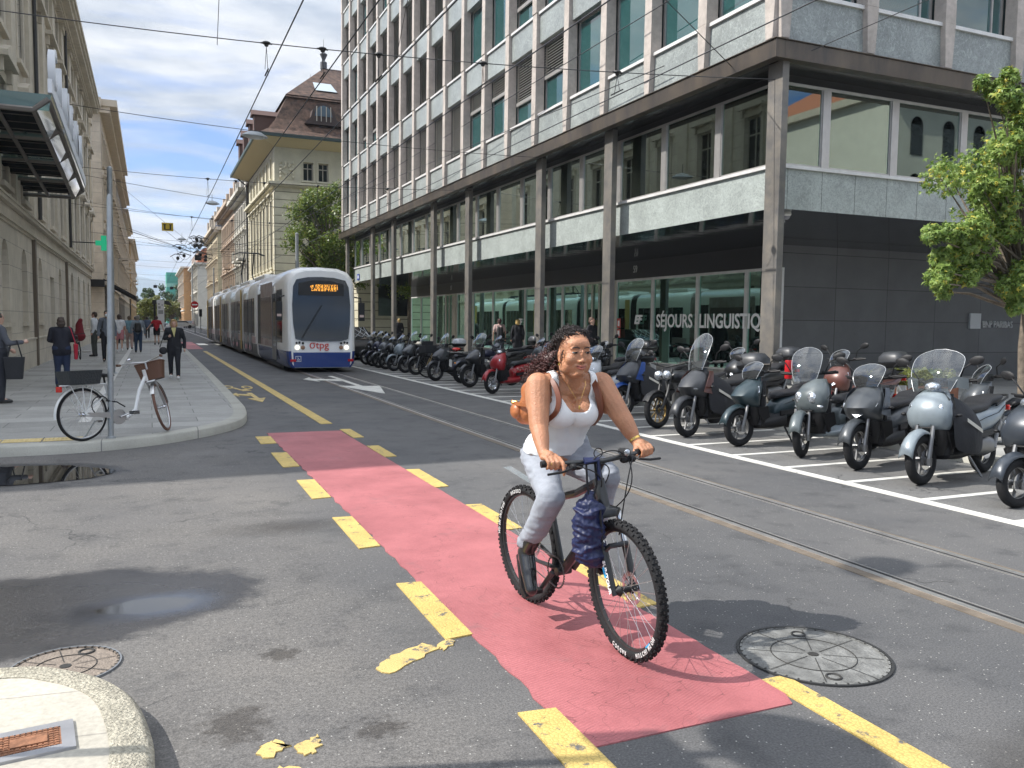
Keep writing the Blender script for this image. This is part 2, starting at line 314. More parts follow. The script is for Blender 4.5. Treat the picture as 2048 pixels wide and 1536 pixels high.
def smooth_poly(pts, sub=6):
    out = []; n = len(pts)
    for i in range(n-1):
        p0 = Vector(pts[max(i-1, 0)]); p1 = Vector(pts[i]); p2 = Vector(pts[i+1]); p3 = Vector(pts[min(i+2, n-1)])
        for k in range(sub):
            t = k/sub; out.append(.5*((2*p1)+(-p0+p2)*t+(2*p0-5*p1+4*p2-p3)*t*t+(-p0+3*p1-3*p2+p3)*t**3))
    out.append(Vector(pts[-1])); return out
def offset_line(pts, dist):
    out = []
    for i, p in enumerate(pts):
        a = pts[max(i-1, 0)]; b = pts[min(i+1, len(pts)-1)]; t = (b-a).normalized(); out.append(p+Vector((-t.y, t.x))*dist)
    return out
def pavement(name, line, closing, top_m, kerb_m, zt=.13, kw=.22, side=1, rnd=.02, fan=0):
    """line: kerb outer edge, closing: polygon closing points behind it"""
    inner = offset_line(line, side*kw); under = offset_line(line, side*(kw-.04)); b0 = offset_line(line, side*rnd)
    k = MB(); rr = []
    for a, c, e in zip(line, b0, inner):
        rr.append([Vector((a.x, a.y, -.05)), Vector((a.x, a.y, zt-rnd)), Vector((c.x, c.y, zt)), Vector((e.x, e.y, zt)), Vector((e.x, e.y, -.05))])
    k.rings(rr, close=True)
    t = MB(); hub = Vector((*closing[fan], zt-.004)); ps = [Vector((p.x, p.y, zt-.004)) for p in under]; rest_ = [Vector((x, y, zt-.004)) for x, y in closing]
    ps = ps+rest_[:fan] if fan > 0 else rest_[1:]+ps; n_ = len(ps); t.add(ps+[hub], [(i, i+1, n_) for i in range(n_-1)])
    s = struct(name, t, top_m); kk = obj('kerb', k, kerb_m, s, smooth=True, ang=50); return s
# ground sheet
g = MB(); g.poly([(-2500, -400, 0), (2500, -400, 0), (2500, 4500, 0), (-2500, 4500, 0)]); struct('road', g, M_road)
LK = smooth_poly([(-14, 11.55), (-6, 11.55), (-1.7, 11.6), (-.62, 11.72), (.1, 12.1), (.62, 12.6), (1.0, 13.1), (1.27, 13.65), (1.43, 14.3), (1.52, 15.2), (1.58, 17), (1.64, 25), (1.7, 40), (1.75, 56), (1.2, 57.5), (0, 58)])
pavement('pavement', LK, [(-14, 58)], M_pav, M_kerb)
LK2 = smooth_poly([(-4, 65), (.8, 65), (1.7, 66.5), (2.0, 69), (2.05, 90), (2.1, 170)])
pavement('pavement', LK2, [(-6, 170), (-6, 66)], M_pav, M_kerb)
LI = smooth_poly([(-5, 4.42), (-1.6, 4.36), (-.64, 4.26), (-.33, 4.1), (-.12, 3.82), (-.03, 3.42), (-.02, 3.06), (-.1, 2.6), (-.35, 2.0), (-.6, .5), (-.6, -3)])
pavement('foreground_pavement', LI, [(-5, -3)], M_pav2, M_kerb2, .13, .15, -1, .035)
RK = [Vector((9.4, 58)), Vector((9.4, 20)), Vector((9.4, -6))]
pavement('office_pavement', RK, [(45, -6), (45, 58)], M_pav, M_kerb, .13, .2, 1, fan=1)
t = MB(); t.poly([(6.98, -3, .004), (9.42, -3, .004), (9.42, 36, .004), (6.98, 36, .004)]); struct('parking_bay', t, M_bay)
RK2 = [Vector((8.2, 240)), Vector((8.0, 110)), Vector((8.6, 66))]
pavement('far_pavement', RK2, [(30, 66), (30, 240)], M_pav, M_kerb, .13, .2, 1, fan=1)
# pale drain strip in the left pavement
t = MB(); t.bx(-1.02, -.86, 14, 52, .1265, .1305); struct('drain_strip', t, mat('pale_stone', (.5, .49, .46), .6, var=.15, vs=8))
# tram rails
rg = MB(); rs_ = MB(); rb = MB()
for x, sd in ((4.55, 1), (5.5, -1)):
    rs_.bx(x-.03, x+.022, -4, 170, -.02, .008); rg.bx(x+.022 if sd > 0 else x-.065, x+.065 if sd > 0 else x-.03, -4, 170, -.02, .0045)
    rs_.bx(x+.065 if sd > 0 else x-.08, x+.08 if sd > 0 else x-.065, -4, 170, -.02, .007)
rb.bx(4.435, 4.52, -4, 170, -.02, .005); rb.bx(5.522, 5.56, -4, 170, -.02, .005)
tr = struct('tram_rails', rs_, mat('rail_steel', (.62, .60, .58), .42, .9, var=.2, vs=3))
obj('groove', rg, mat('groove_dark', (.012, .012, .013), .6), tr); obj('sealant', rb, mat('rail_sealant', (.16, .13, .10), .55, var=.3, vs=6), tr)
# red cycle lane
t = MB(); L0 = [(1.57, 12.8)]+[(1.575+.012*math.sin(i*1.7)+.016*noise.noise(Vector((i*.9, 3, 0))), 12.8-i*.1) for i in range(1, 100)]+[(1.6, 2.81)]
R0 = [(2.62, 2.81)]+[(2.66+.012*noise.noise(Vector((i*.8, 9, 0))), 2.9+i*.1) for i in range(0, 98)]+[(2.72, 12.75)]
t.prism([(x, y, .006) for x, y in L0+R0], (0, 0, -.02)); struct('cycle_lane', t, M_red)
t = MB(); t.poly([(1.9, 50, .005), (2.75, 50, .005), (2.8, 66, .005), (1.95, 66, .005)]); struct('far_cycle_lane', t, M_red)
# yellow dashes beside the lane
OR = ['nearest', 'second', 'third', 'fourth', 'fifth', 'sixth', 'farthest']
G1 = 'yellow dashes along the red cycle lane'
for i, (x0, x1, y0, y1) in enumerate([(1.435, 1.6, 2.3, 3.17), (1.43, 1.58, 4.1, 5.1), (1.41, 1.565, 6.03, 7.06), (1.395, 1.565, 7.9, 8.87), (1.385, 1.565, 9.74, 10.84), (1.37, 1.57, 11.7, 12.43)]):
    b = MB(); b.prism([(x0-.01, y0, .009), (x1, y0+.02, .009), (x1+.01, y1, .009), (x0, y1+.02, .009)], (0, 0, -.01))
    tag(obj('lane_dash', b, M_yel), f'{OR[i] if i < 5 else OR[6]} yellow dash on the left edge of the red cycle lane', 'road marking', G1)
for i, (x0, x1, y0, y1) in enumerate([(2.65, 2.8, 4.15, 5.2), (2.65, 2.8, 6.15, 7.13), (2.65, 2.8, 8.02, 9.1), (2.66, 2.82, 10.07, 11.03), (2.68, 2.84, 11.9, 12.88)]):
    b = MB(); b.prism([(x0, y0, .009), (x1, y0+.02, .009), (x1+.01, y1, .009), (x0+.01, y1+.02, .009)], (0, 0, -.01))
    tag(obj('lane_dash', b, M_yel), f'{OR[i] if i < 4 else OR[6]} yellow dash on the right edge of the red cycle lane, towards the tram rails', 'road marking', G1)
for x0, x1, y0, y1, lb in ((2.66, 2.8, -2, 3.06, 'solid yellow line running out of the near end of the red cycle lane'), (2.54, 2.73, 13.68, 47, 'long solid yellow line between the kerb lane and the tram lane')):
    b = MB(); b.prism([(x0, y0, .008), (x1, y0, .008), (x1, y1, .008), (x0, y1, .008)], (0, 0, -.01)); tag(obj('lane_line', b, M_yel), lb, 'road marking')
# old cracked yellow bits
def blot(name, pts, m, lb, z=.006):
    b = MB(); random.seed(len(pts)); q = []
    for i, p in enumerate(pts):
        n = pts[(i+1) % len(pts)]
        for k in range(5):
            f = k/5; q.append((p[0]*(1-f)+n[0]*f+random.uniform(-.013, .013), p[1]*(1-f)+n[1]*f+random.uniform(-.016, .016), z))
    b.prism(q, (0, 0, -.008)); return tag(obj(name, b, m), lb, 'road marking')
blot('worn_marking', [(.98, 3.88), (1.1, 4.0), (1.28, 4.1), (1.36, 4.02), (1.2, 3.9), (1.02, 3.8)], M_yel2, 'cracked worn yellow stroke on the asphalt left of the red lane')
blot('worn_marking', [(1.33, 4.02), (1.42, 4.12), (1.46, 4.06), (1.36, 3.98)], M_yel2, 'small cracked yellow flake at the right end of the worn stroke')
blot('worn_marking', [(.35, 3.27), (.4, 3.35), (.45, 3.34), (.475, 3.27), (.4, 3.22)], M_yel2, 'left small yellow fragment between the stone kerb and the red lane')
blot('worn_marking', [(.5, 3.27), (.55, 3.29), (.59, 3.33), (.6, 3.25), (.55, 3.18), (.51, 3.2)], M_yel2, 'right small yellow fragment between the stone kerb and the red lane')
blot('worn_marking', [(.3, 3.0), (.42, 3.15), (.52, 3.06), (.36, 2.9)], M_yel2, 'largest yellow fragment at the very bottom of the photo')
# tactile paving strip on left pavement
b = MB()
for i in range(3): b.bx(-2.2+i*.46, -1.76+i*.46, 11.95, 12.25, .127, .134)
for i in range(26):
    for j in range(5): b.lathe([(.014, .133), (.01, .138)], (-2.17+i*.05, 11.99+j*.055, 0), n=6)
tag(obj('tactile_paving', b, mat('tactile_yellow', (.55, .43, .2), .7, var=.2, vs=12)), 'worn yellow tactile slabs in the pavement near the white bicycle', 'tactile paving')
# bays for the motorbikes
t = MB(); t.bx(6.84, 6.97, -3, 36, -.005, .009)
for k in range(40):
    y = 4.8+k*.972-1.94
    if y < 36: t.bx(6.97, 9.3, y-.045, y+.045, -.005, .0095)
struct('bay_markings', t, M_wht)
# arrows, cycle symbol
def flat(name, polys, m, lb, cat='road marking', z=.009):
    b = MB()
    for p in polys: b.prism([(x, y, z) for x, y in p], (0, 0, -.01))
    return tag(obj(name, b, m), lb, cat)
flat('direction_arrow', [[(5.03, 19.0), (4.45, 21.6), (4.92, 21.45), (4.96, 25.5), (5.1, 25.5), (5.07, 21.4), (5.5, 21.3)],
     [(4.96, 23.2), (4.3, 23.8), (4.3, 23.2), (4.0, 24.2), (4.3, 25.0), (4.3, 24.4), (4.96, 24.0)]], M_wht, 'white road arrow pointing straight on and left in front of the tram')
ring = lambda cx, cy, rx, ry, r2, n=20: [(cx+rx*math.cos(i*6.2832/n), cy+ry*math.sin(i*6.2832/n)) for i in range(n+1)]+[(cx+rx*r2*math.cos(-i*6.2832/n), cy+ry*r2*math.sin(-i*6.2832/n)) for i in range(n+1)]
flat('cycle_symbol', [ring(1.76, 21.9, .13, .5, .6), ring(2.2, 21.7, .13, .5, .6), [(1.85, 21.4), (2.0, 20.6), (2.2, 20.7), (2.12, 21.2), (2.0, 21.0), (1.9, 21.7)]], M_yel2, 'pale yellow bicycle symbol painted in the kerb lane')
flat('direction_arrow', [[(2.1, 17.7), (1.9, 18.6), (2.04, 18.6), (2.02, 20.0), (2.13, 20.0), (2.14, 18.6), (2.28, 18.7)], [(2.02, 19.2), (1.78, 19.5), (1.78, 19.1), (1.66, 19.7), (1.8, 20.1), (1.8, 19.8), (2.02, 19.7)]], M_yel2, 'small pale yellow arrow below the bicycle symbol in the kerb lane')
t = MB()
for k in range(5): t.bx(2.9+k*1.15, 3.5+k*1.15, 58, 62.5, -.005, .006)
struct('far_crossing', t, M_wht)
# puddles: damp asphalt and standing water
def wetmat(name, c, r0, r1, bump=.3):
    m, N, L, b = nodes(name); P = N.new('ShaderNodeNewGeometry').outputs['Position']
    L.new(ramp(N, L, nz(N, L, P, 80, 3), .3, .7, tuple(x*.6 for x in c), tuple(x*1.5 for x in c)), b.inputs['Base Color'])
    L.new(ramp(N, L, nz(N, L, P, 3.5, 6), .35, .65, (r0,)*3, (r1,)*3), b.inputs['Roughness'])
    if bump: bumpn(N, L, b, nz(N, L, P, 70, 3), bump, .004)
    return m
def puddle(name, pts, m, z, seed=1, amp=.05, fr=2.5):
    q = smooth_poly([Vector(p) for p in pts]+[Vector(pts[0])], 14)[:-1]; c = sum(q, Vector((0, 0)))/len(q); o = []
    for p in q:
        d = (p-c); k = noise.fractal(Vector((p.x*fr, p.y*fr, seed)), .7, 2.1, 5)*amp+noise.noise(Vector((p.x*25, p.y*25, seed)))*amp*.25
        o.append((p.x+d.normalized().x*k, p.y+d.normalized().y*k, z))
    b = MB(); b.poly(o); return struct(name, b, m)
M_wet1 = wetmat('damp_asphalt', (.04, .04, .042), .32, .7, .35); M_wet2 = wetmat('wet_asphalt', (.02, .02, .022), .12, .34, .28); M_water = mat('puddle_water', (.012, .012, .012), .015, ior=2.3)
puddle('puddle', [(-3.2, 10.8), (-1.59, 10.82), (-.98, 10.7), (-.42, 10.2), (-.62, 9.75), (-1.42, 9.62), (-3.2, 9.5)], M_water, .006, 5, .06)
# covers
def cover(c, r, z, lb, mc, mr, rough_rim=False):
    t = thing('manhole_cover', lb, 'manhole cover', (c[0], c[1], z))
    b = MB(); b.lathe([(r*.955, -.02), (r*.955, .004), (r*.93, .005), (r*.93, -.001), (r*.2, 0), (.0, 0)], n=56, cap=False); 
    k = MB(); k.lathe([(r*1.0, -.02), (r*1.0, .006), (r*.965, .006), (r*.965, -.02)], n=56, cap=False)
    obj('lid', b, mc, t); obj('rim', k, mr, t)
    s = MB()
    for i in range(8):
        a = i*math.pi/4+.2; u = Vector((math.cos(a), math.sin(a), 0)); v = Vector((-u.y, u.x, 0))*.0022
        s.add([u*.05+v+V3(0, 0, .0026), u*r*.9+v+V3(0, 0, .0026), u*r*.9-v+V3(0, 0, .0026), u*.05-v+V3(0, 0, .0026)], [(0, 1, 2, 3)])
    s.torus((0, 0, .001), r*.55, .0022, 'z', 48, 6, rz=.003); s.lathe([(.028, -.01), (.028, .003)], n=8)
    for a in (1.1, 4.3):
        s.torus((r*.72*math.cos(a), r*.72*math.sin(a), .001), .035, .006, 'z', 16, 6)
    for i in range(40):
        a = i*math.tau/40; s.bx(-.006, .006, -.004, .004, 0, .007, M=Matrix.Translation((r*.945*math.cos(a), r*.945*math.sin(a), 0)) @ Matrix.Rotation(a, 4, 'Z'))
    obj('pattern', s, mat('cover_gap', (.025, .024, .022), .7), t)
    return t
cover((3.12, 3.21), .385, .004, 'large round concrete-filled cover on the road right of the yellow line', mat('cover_concrete', (.19, .19, .18), .8, var=.5, vs=9, dirt=.3, bump=.5, bs=70), mat('cover_iron', (.03, .03, .03), .5))
cover((-.41, 4.47), .25, .004, 'round rusty cover half hidden behind the pale stone kerb', mat('cover_rust', (.22, .18, .145), .7, var=.3, vs=25, bump=.6, bs=80), mat('cover_grey', (.2, .21, .22), .5, .3))
t = thing('access_cover', 'small square rusty grating set in the pale foreground pavement', 'access cover', (-.44, 3.42, .13), .12)
b = MB(); b.bx(-.135, .135, -.1, .1, -.01, .003); b.bx(-.06, .06, -.035, .035, 0, .011)
for i in range(11):
    for j in range(8):
        if abs(i-5) > 2 or abs(j-3.5) > 1.6: b.bx(-.09+i*.018-.006, -.09+i*.018+.006, -.068+j*.0195-.006, -.068+j*.0195+.006, 0, .009)
obj('grate', b, mat('rust', (.28, .13, .07), .65, .3, var=.4, vs=30, bump=.4), t)
b = MB(); b.bx(-.15, .15, -.12, -.078, -.01, .007); b.bx(-.15, .15, .078, .12, -.01, .007); b.bx(-.15, -.105, -.078, .078, -.01, .007); b.bx(.105, .15, -.078, .078, -.01, .007)
obj('surround', b, mat('dull_zinc', (.33, .33, .34), .5, .5, var=.2), t)
# distant hills
def hills(name, y, x0, x1, hmax, m, sd):
    b = MB(); n = 90; top = []
    for i in range(n+1):
        x = x0+(x1-x0)*i/n; f = math.sin(math.pi*i/n)**.6; top.append((x, hmax*f*(.62+.5*noise.fractal(Vector((i*.035, sd, 0)), 1, 2, 4))))
    rr = [[Vector((x, y, -5)), Vector((x, y+hmax*.3, h*.35)), Vector((x, y+hmax, h*.8)), Vector((x, y+hmax*1.6, h)), Vector((x, y+hmax*3, -5))] for x, h in top]
    b.rings(rr, cap=False, close=False); return struct(name, b, m, smooth=True)
hills('hills', 3300, -1500, 2200, 300, mat('far_hill', (.10, .15, .17), .9, var=.2, vs=.01), 3)
def stone_green(name, c):
    m, N, L, b = nodes(name, .45); P = N.new('ShaderNodeNewGeometry').outputs['Position']
    v = N.new('ShaderNodeTexVoronoi'); v.inputs['Scale'].default_value = 16; n0 = N.new('ShaderNodeTexNoise'); n0.inputs['Scale'].default_value = 9; L.new(P, n0.inputs['Vector'])
    vm = N.new('ShaderNodeVectorMath'); vm.operation = 'MULTIPLY_ADD'; vm.inputs[1].default_value = (.35,)*3; L.new(n0.outputs['Color'], vm.inputs[0]); L.new(P, vm.inputs[2]); L.new(vm.outputs[0], v.inputs['Vector'])
    col = ramp(N, L, v.outputs['Distance'], .0, .75, tuple(x*.72 for x in c), tuple(x*1.12 for x in c))
    col = mixc(N, L, 1, col, ramp(N, L, nz(N, L, P, 1.1, 6), .3, .75, (.72,)*3, (1.12,)*3), 'MULTIPLY')
    ve = ramp(N, L, nz(N, L, P, 1.6, 5, .6, 2.5), .492, .508); vb = ramp(N, L, nz(N, L, P, 1.6, 5, .6, 2.5), .508, .524, (1, 1, 1), (0, 0, 0))
    col = mixc(N, L, mixc(N, L, .45, (0, 0, 0), mixc(N, L, 1, ve, vb, 'MULTIPLY')), col, (.55, .6, .57))
    L.new(col, b.inputs['Base Color']); b.inputs['Roughness'].default_value = .38; return m
M_green = stone_green('green_marble', (.285, .31, .30))
M_pil = mat('pink_cast_stone', (.50, .445, .40), .8, var=.16, vs=7, bump=.5, bs=60, dirt=.2)
M_alu = mat('brushed_aluminium', (.50, .48, .46), .42, .75, var=.12, vs=3)
M_sill = mat('pale_aluminium', (.66, .65, .63), .5, .2, var=.12, vs=3)
M_bronze = mat('weathered_bronze', (.17, .135, .10), .42, .55, col2=(.085, .075, .068), vs=2.2, streak=(1, 1, .35), dirt=.3)
M_colm = mat('column_steel', (.25, .225, .19), .5, .3, col2=(.15, .145, .14), vs=3.2, det=8, bump=.25, bs=14, dirt=.3)
M_dark = mat('dark_panel', (.018, .018, .02), .35)
M_soff = mat('polished_soffit', (.022, .025, .03), .07, var=.3, vs=.8, bump=.35, bs=1.1)
M_teal = mat('teal_glass', (.012, .075, .075), .02, ior=2.3, var=.4, vs=.35)
M_glassd = glass('office_glass', (.34, .46, .40), .015, 4.2, gc=(.85, 1, .93))
M_shopg = glass('shop_glass', (.55, .80, .70), .012, 6.0, gc=(.55, .9, .78))
M_blind = mat('blind_slats', (.33, .315, .295), .45, .35, var=.12, vs=2)
M_tile = slabs('dark_tiles', (.055, .058, .062), 1.55, .8, 0, .012, (.02, .02, .02), .1, 8)
def tiles_xz(name, c, w, h, mort=.012, rough=.5, joint=(.02, .02, .02), var=.1, axis='x'):
    m, N, L, b = nodes(name); P = N.new('ShaderNodeNewGeometry').outputs['Position']
    sp = N.new('ShaderNodeSeparateXYZ'); L.new(P, sp.inputs[0]); cb = N.new('ShaderNodeCombineXYZ'); L.new(sp.outputs[0 if axis == 'x' else 1], cb.inputs[0]); L.new(sp.outputs[2], cb.inputs[1])
    br = N.new('ShaderNodeTexBrick'); br.inputs['Scale'].default_value = 1; br.inputs['Brick Width'].default_value = w; br.inputs['Row Height'].default_value = h
    br.inputs['Mortar Size'].default_value = mort; br.offset = 0 if name == 'dark_tile_wall' else .5
    br.inputs['Color1'].default_value = (*[x*(1-var) for x in c], 1); br.inputs['Color2'].default_value = (*[x*(1+var) for x in c], 1); br.inputs['Mortar'].default_value = (*joint, 1)
    L.new(cb.outputs[0], br.inputs['Vector']); col = mixc(N, L, 1, br.outputs[0], ramp(N, L, nz(N, L, P, 1.3, 7), .25, .75, (.75,)*3, (1.1,)*3), 'MULTIPLY')
    L.new(col, b.inputs['Base Color']); b.inputs['Roughness'].default_value = rough; return m
M_bnp = tiles_xz('dark_tile_wall', (.10, .104, .11), 2.0, .93, .011, .42)
OB = thing('office_building', 'office block with green marble bands, pale stone fins and teal windows above an arcade', 'building', (0, 0, 0))
Y0, BW, NB, SH, Z0 = 12.87, 2.153, 18, 3.05, 8.13
YE = Y0+.25+NB*BW; NF = 6; ZT = Z0+NF*SH-.3
XE = 34.0
# core behind everything so no light leaks
b = MB(); b.bx(12.5, XE, Y0+1.6, YE-.2, 7.2, ZT-.1); b.bx(11.0, XE, Y0, YE+.1, ZT, ZT+.6); obj('core', b, mat('core_dark', (.03, .035, .035), .9), OB)
pilY = [Y0+.22+k*BW for k in range(NB+1)]; pilX = [11.22+k*2.2 for k in range(11)]
def fin(face, c):
    b = MB(); w0, w1 = .10, .155
    def P3(u, dd, z): return Vector((11.0+dd, c+u, z)) if face == 'w' else Vector((c+u, Y0+dd, z))
    for f in range(NF+1):
        z = Z0-.96+f*SH if f else 7.19; zt = Z0+f*SH if f == 0 else z+SH
        if f == 0: b.rings([[P3(-w0, .0, z), P3(w0, .0, z), P3(w0, .2, z), P3(-w0, .2, z)], [P3(-w1, 0, Z0-.02), P3(w1, 0, Z0-.02), P3(w1, .3, Z0-.02), P3(-w1, .3, Z0-.02)]])
        else:
            za, zb = Z0+(f-1)*SH-.02, Z0+f*SH-.035
            if zb > ZT: continue
            b.rings([[P3(-w1, 0, za), P3(w1, 0, za), P3(w1, .3, za), P3(-w1, .3, za)], [P3(-w1*.93, .02, zb), P3(w1*.93, .02, zb), P3(w1*.93, .3, zb), P3(-w1*.93, .3, zb)]])
            b.rings([[P3(-w1*.9, .04, zb), P3(w1*.9, .04, zb), P3(w1*.9, .3, zb), P3(-w1*.9, .3, zb)], [P3(-w1*.9, .04, zb+.015), P3(w1*.9, .04, zb+.015), P3(w1*.9, .3, zb+.015), P3(-w1*.9, .3, zb+.015)]])
    obj('pilaster', b, M_pil, OB, bevel=.012)
for y in pilY: fin('w', y)
for x in pilX: fin('s', x)
for f in range(NF):
    b = MB(); z = Z0+f*SH
    b.bx(11.13, 11.4, Y0+.16, YE, z-.92 if f else 7.15, z-.075); b.bx(11.4, XE, Y0+.13, Y0+.4, z-.92 if f else 7.15, z-.075)
    obj('spandrel', b, M_green, OB)
    s = MB(); s.bx(11.075, 11.4, Y0+.15, YE, z-.075, z); s.bx(11.4, XE, Y0+.075, Y0+.4, z-.075, z); obj('sill', s, M_sill, OB)
# upper windows
wf = MB(); W2 = BW/2-.15; HH = SH-.92-.01
for a, c, e, g_ in ((-W2, -W2+.07, 0, HH), (W2-.07, W2, 0, HH), (-W2, W2, 0, .06), (-W2, W2, HH-.06, HH)): wf.bx(0, .06, a, c, e, g_)
wf.bx(0, .05, -W2+.32, -W2+.37, .06, HH-.06)
ME_f = mesh('window', wf, M_alu); wp = MB(); wp.bx(.03, .04, -W2+.06, W2-.06, .05, HH-.05); ME_p = mesh('pane', wp, M_teal)
def blind_mesh(fr):
    b = MB(); n = int(HH*fr/.082)
    for i in range(n):
        z = HH-.05-i*.082; b.add([(-.06, -W2+.03, z-.055), (-.06, W2-.03, z-.055), (0, W2-.03, z), (0, -W2+.03, z), (-.056, -W2+.03, z-.062), (-.056, W2-.03, z-.062), (.004, W2-.03, z-.007), (.004, -W2+.03, z-.007)], [(0, 1, 2, 3), (7, 6, 5, 4), (0, 4, 5, 1), (3, 2, 6, 7)])
    if fr < .95: b.bx(-.06, 0, -W2+.03, W2-.03, HH-.05-n*.082-.14, HH-.05-n*.082-.02)
    return mesh('blind', b, M_blind)
ME_b = {f: blind_mesh(f) for f in (1, .6, .45, .28, .15)}
random.seed(4)
def blindstate(k, f):
    if f == 0: return {0: 0, 1: 0, 2: 0, 3: 0, 4: .45, 5: .6, 6: .28, 7: .28, 16: 0, 17: 0}.get(k, 1)
    if f == 1: return {0: 0, 1: 0, 2: 0, 3: 0, 4: 0, 5: .6, 6: 0, 7: 0, 14: .6, 15: .6, 16: 0, 17: 0}.get(k, 1)
    if f == 2: return {0: 0, 1: .3, 5: 1, 8: 1, 16: 0, 17: 1}.get(k, 1 if k > 6 else 0)
    return random.choice([0, 1, 1]) if k > 12 else 1
wcount = 0; rest = MB(); restg = MB()
for f in range(NF):
    for k in range(NB):
        y = pilY[k]+BW/2; z = Z0+f*SH
        px_top = z > 1.7+ (.41*y+3.2)      # above the frame's top edge
        if px_top:
            rest.xf(Matrix.Identity(4)); restg.bx(11.37, 11.38, y-W2, y+W2, z, z+HH); rest.bx(11.34, 11.4, y-W2, y-W2+.07, z, z+HH); continue
        o = link('window', ME_f, OB, (11.34, y, z)); p_ = link('pane', ME_p, o)
        s = blindstate(k, f); s = min(ME_b, key=lambda q: abs(q-s)) if s else 0
        if s: link('blind', ME_b[s], o)
        wcount += 1
for k in range(6):
    x = pilX[k]+1.1; o = link('window', ME_f, OB, (x, Y0+.34, Z0), (0, 0, R_(90))); link('pane', ME_p, o)
for f in range(1, NF):
    for k in range(10): x = pilX[k]+1.1; restg.bx(x-W2, x+W2, Y0+.37, Y0+.38, Z0+f*SH, Z0+f*SH+HH)
for k in range(6, 10): x = pilX[k]+1.1; restg.bx(x-W2, x+W2, Y0+.37, Y0+.38, Z0, Z0+HH)
o = obj('upper_panes', restg, M_teal, OB); o['kind'] = 'stuff'; o = obj('upper_frames', rest, M_alu, OB); o['kind'] = 'stuff'
# backing walls behind the windows
b = MB(); b.bx(11.42, 11.5, Y0+.45, YE, 7.15, ZT); b.bx(11.5, XE, Y0+.42, Y0+.5, 7.15, ZT); b.bx(11.1, XE, YE, YE+.12, 7.15, ZT); obj('upper_wall', b, mat('upper_backing', (.02, .05, .05), .8), OB)
# fascia and first floor
b = MB(); b.bx(10.98, 11.2, Y0-.02, YE+.9, 6.80, 7.14); b.bx(11.2, XE, Y0-.02, Y0+.2, 6.80, 7.14); b.bx(10.95, 11.2, Y0-.05, YE+.93, 7.14, 7.16); b.bx(11.2, XE, Y0-.05, Y0+.2, 7.14, 7.16)
b.bx(11.2, XE, YE+.7, YE+.9, 6.8, 7.14); obj('fascia', b, M_bronze, OB, bevel=.006)
b = MB(); b.bx(11.2, XE, Y0+.2, YE+.7, 6.82, 7.13); obj('upper_soffit', b, mat('dark_gloss_soffit', (.02, .021, .022), .18), OB)
XB, YB = 11.75, Y0+.75
b = MB(); b.bx(XB, XB+.15, YB, YE, 4.10, 4.92); b.bx(XB+.15, XE, YB, YB+.15, 4.10, 4.92); b.bx(XB+.15, XE, YE-.15, YE, 4.1, 4.92)
b.bx(XB+.03, XB+.15, YE, YE+.001, 4.1, 4.2)
band = obj('spandrel', b, stone_green('green_marble_band', (.35, .385, .365)), OB); band.name = 'first_floor_band'
b = MB()
for k in range(24): b.bx(XB+.3+k*.92, XB+.306+k*.92, YB-.003, YB, 4.1, 4.92)
obj('panel_joints', b, M_dark, OB)
b = MB(); b.bx(XB-.06, XB+.12, YB-.06, YE, 4.92, 4.985); b.bx(XB+.12, XE, YB-.06, YB+.12, 4.92, 4.985); obj('first_floor_sill', b, M_sill, OB)
b = MB(); b.bx(XB+.04, XB+.1, YB+.04, YE, 6.60, 6.66); b.bx(XB+.1, XE, YB+.04, YB+.1, 6.60, 6.66); obj('transom', b, M_alu, OB)
b = MB(); b.bx(XB+.08, XB+.1, YB+.1, YE, 6.66, 6.82); b.bx(XB+.1, XE, YB+.08, YB+.1, 6.66, 6.82); obj('top_lights', b, M_dark, OB)
mlY = [YB+.1]+[pilY[k]+.35 for k in range(1, NB)]+[YE-.1]; mlX = [XB+.1, 13.05, 15.0, 17.15, 19.3, 21.5, 23.7, 25.9, 28.1]
def rib(x0, y0, x1, y1):
    L_ = math.hypot(x1-x0, y1-y0); fm = MB()
    for s0, s1 in ((.0, .1), (L_-.1, L_)): fm.bx(s0, s1, -.045, .05, 0, 1.615)
    fm.bx(.1, .13, -.02, .03, 0, 1.615); fm.bx(L_-.13, L_-.1, -.02, .03, 0, 1.615); fm.bx(.1, L_-.1, -.03, .03, 0, .05)
    gm = MB(); gm.bx(.12, L_-.12, .0, .008, .04, 1.615)
    o = obj('ribbon_window', fm, M_alu, OB, loc=(x0, y0, 4.985), rot=(0, 0, math.atan2(y1-y0, x1-x0))); obj('pane', gm, M_glassd, o)
for a, c in zip(mlY, mlY[1:]): rib(XB+.06, a+.0, XB+.06, c-.0)
for a, c in zip(mlX, mlX[1:]): rib(a, YB+.06, c, YB+.06)
# dim rooms behind the first-floor glazing
b = MB(); b.bx(XB+.9+3, XB+4, YB+4, YE-.2, 4.1, 6.8); b.bx(XB+.2, XE-.2, YB+.2, YE-.2, 6.70, 6.80); b.bx(XB+.15, XE-.2, YB+.16, YE-.2, 4.6, 4.62)
for k in range(1, 17, 3): b.bx(XB+.9, XB+3.9, pilY[k]+1, pilY[k]+1.1, 4.6, 6.7)
b.bx(XE-.3, XE-.2, YB+.2, YE-.2, 4.2, 6.7)
obj('interior', b, mat('dim_interior', (.16, .17, .155), .9, var=.3, vs=.7), OB)
b = MB(); random.seed(9)
for k in range(14):
    y = 14.6+k*2.4; b.bx(XB+.7, XB+1.3, y, y+1.1, 4.62, 5.2+random.random()*.25); b.bx(XB+.7, XB+1.0, y+.2, y+.55, 5.3, 5.6)
obj('desks', b, mat('office_clutter', (.42, .40, .34), .7, var=.4, vs=3), OB)
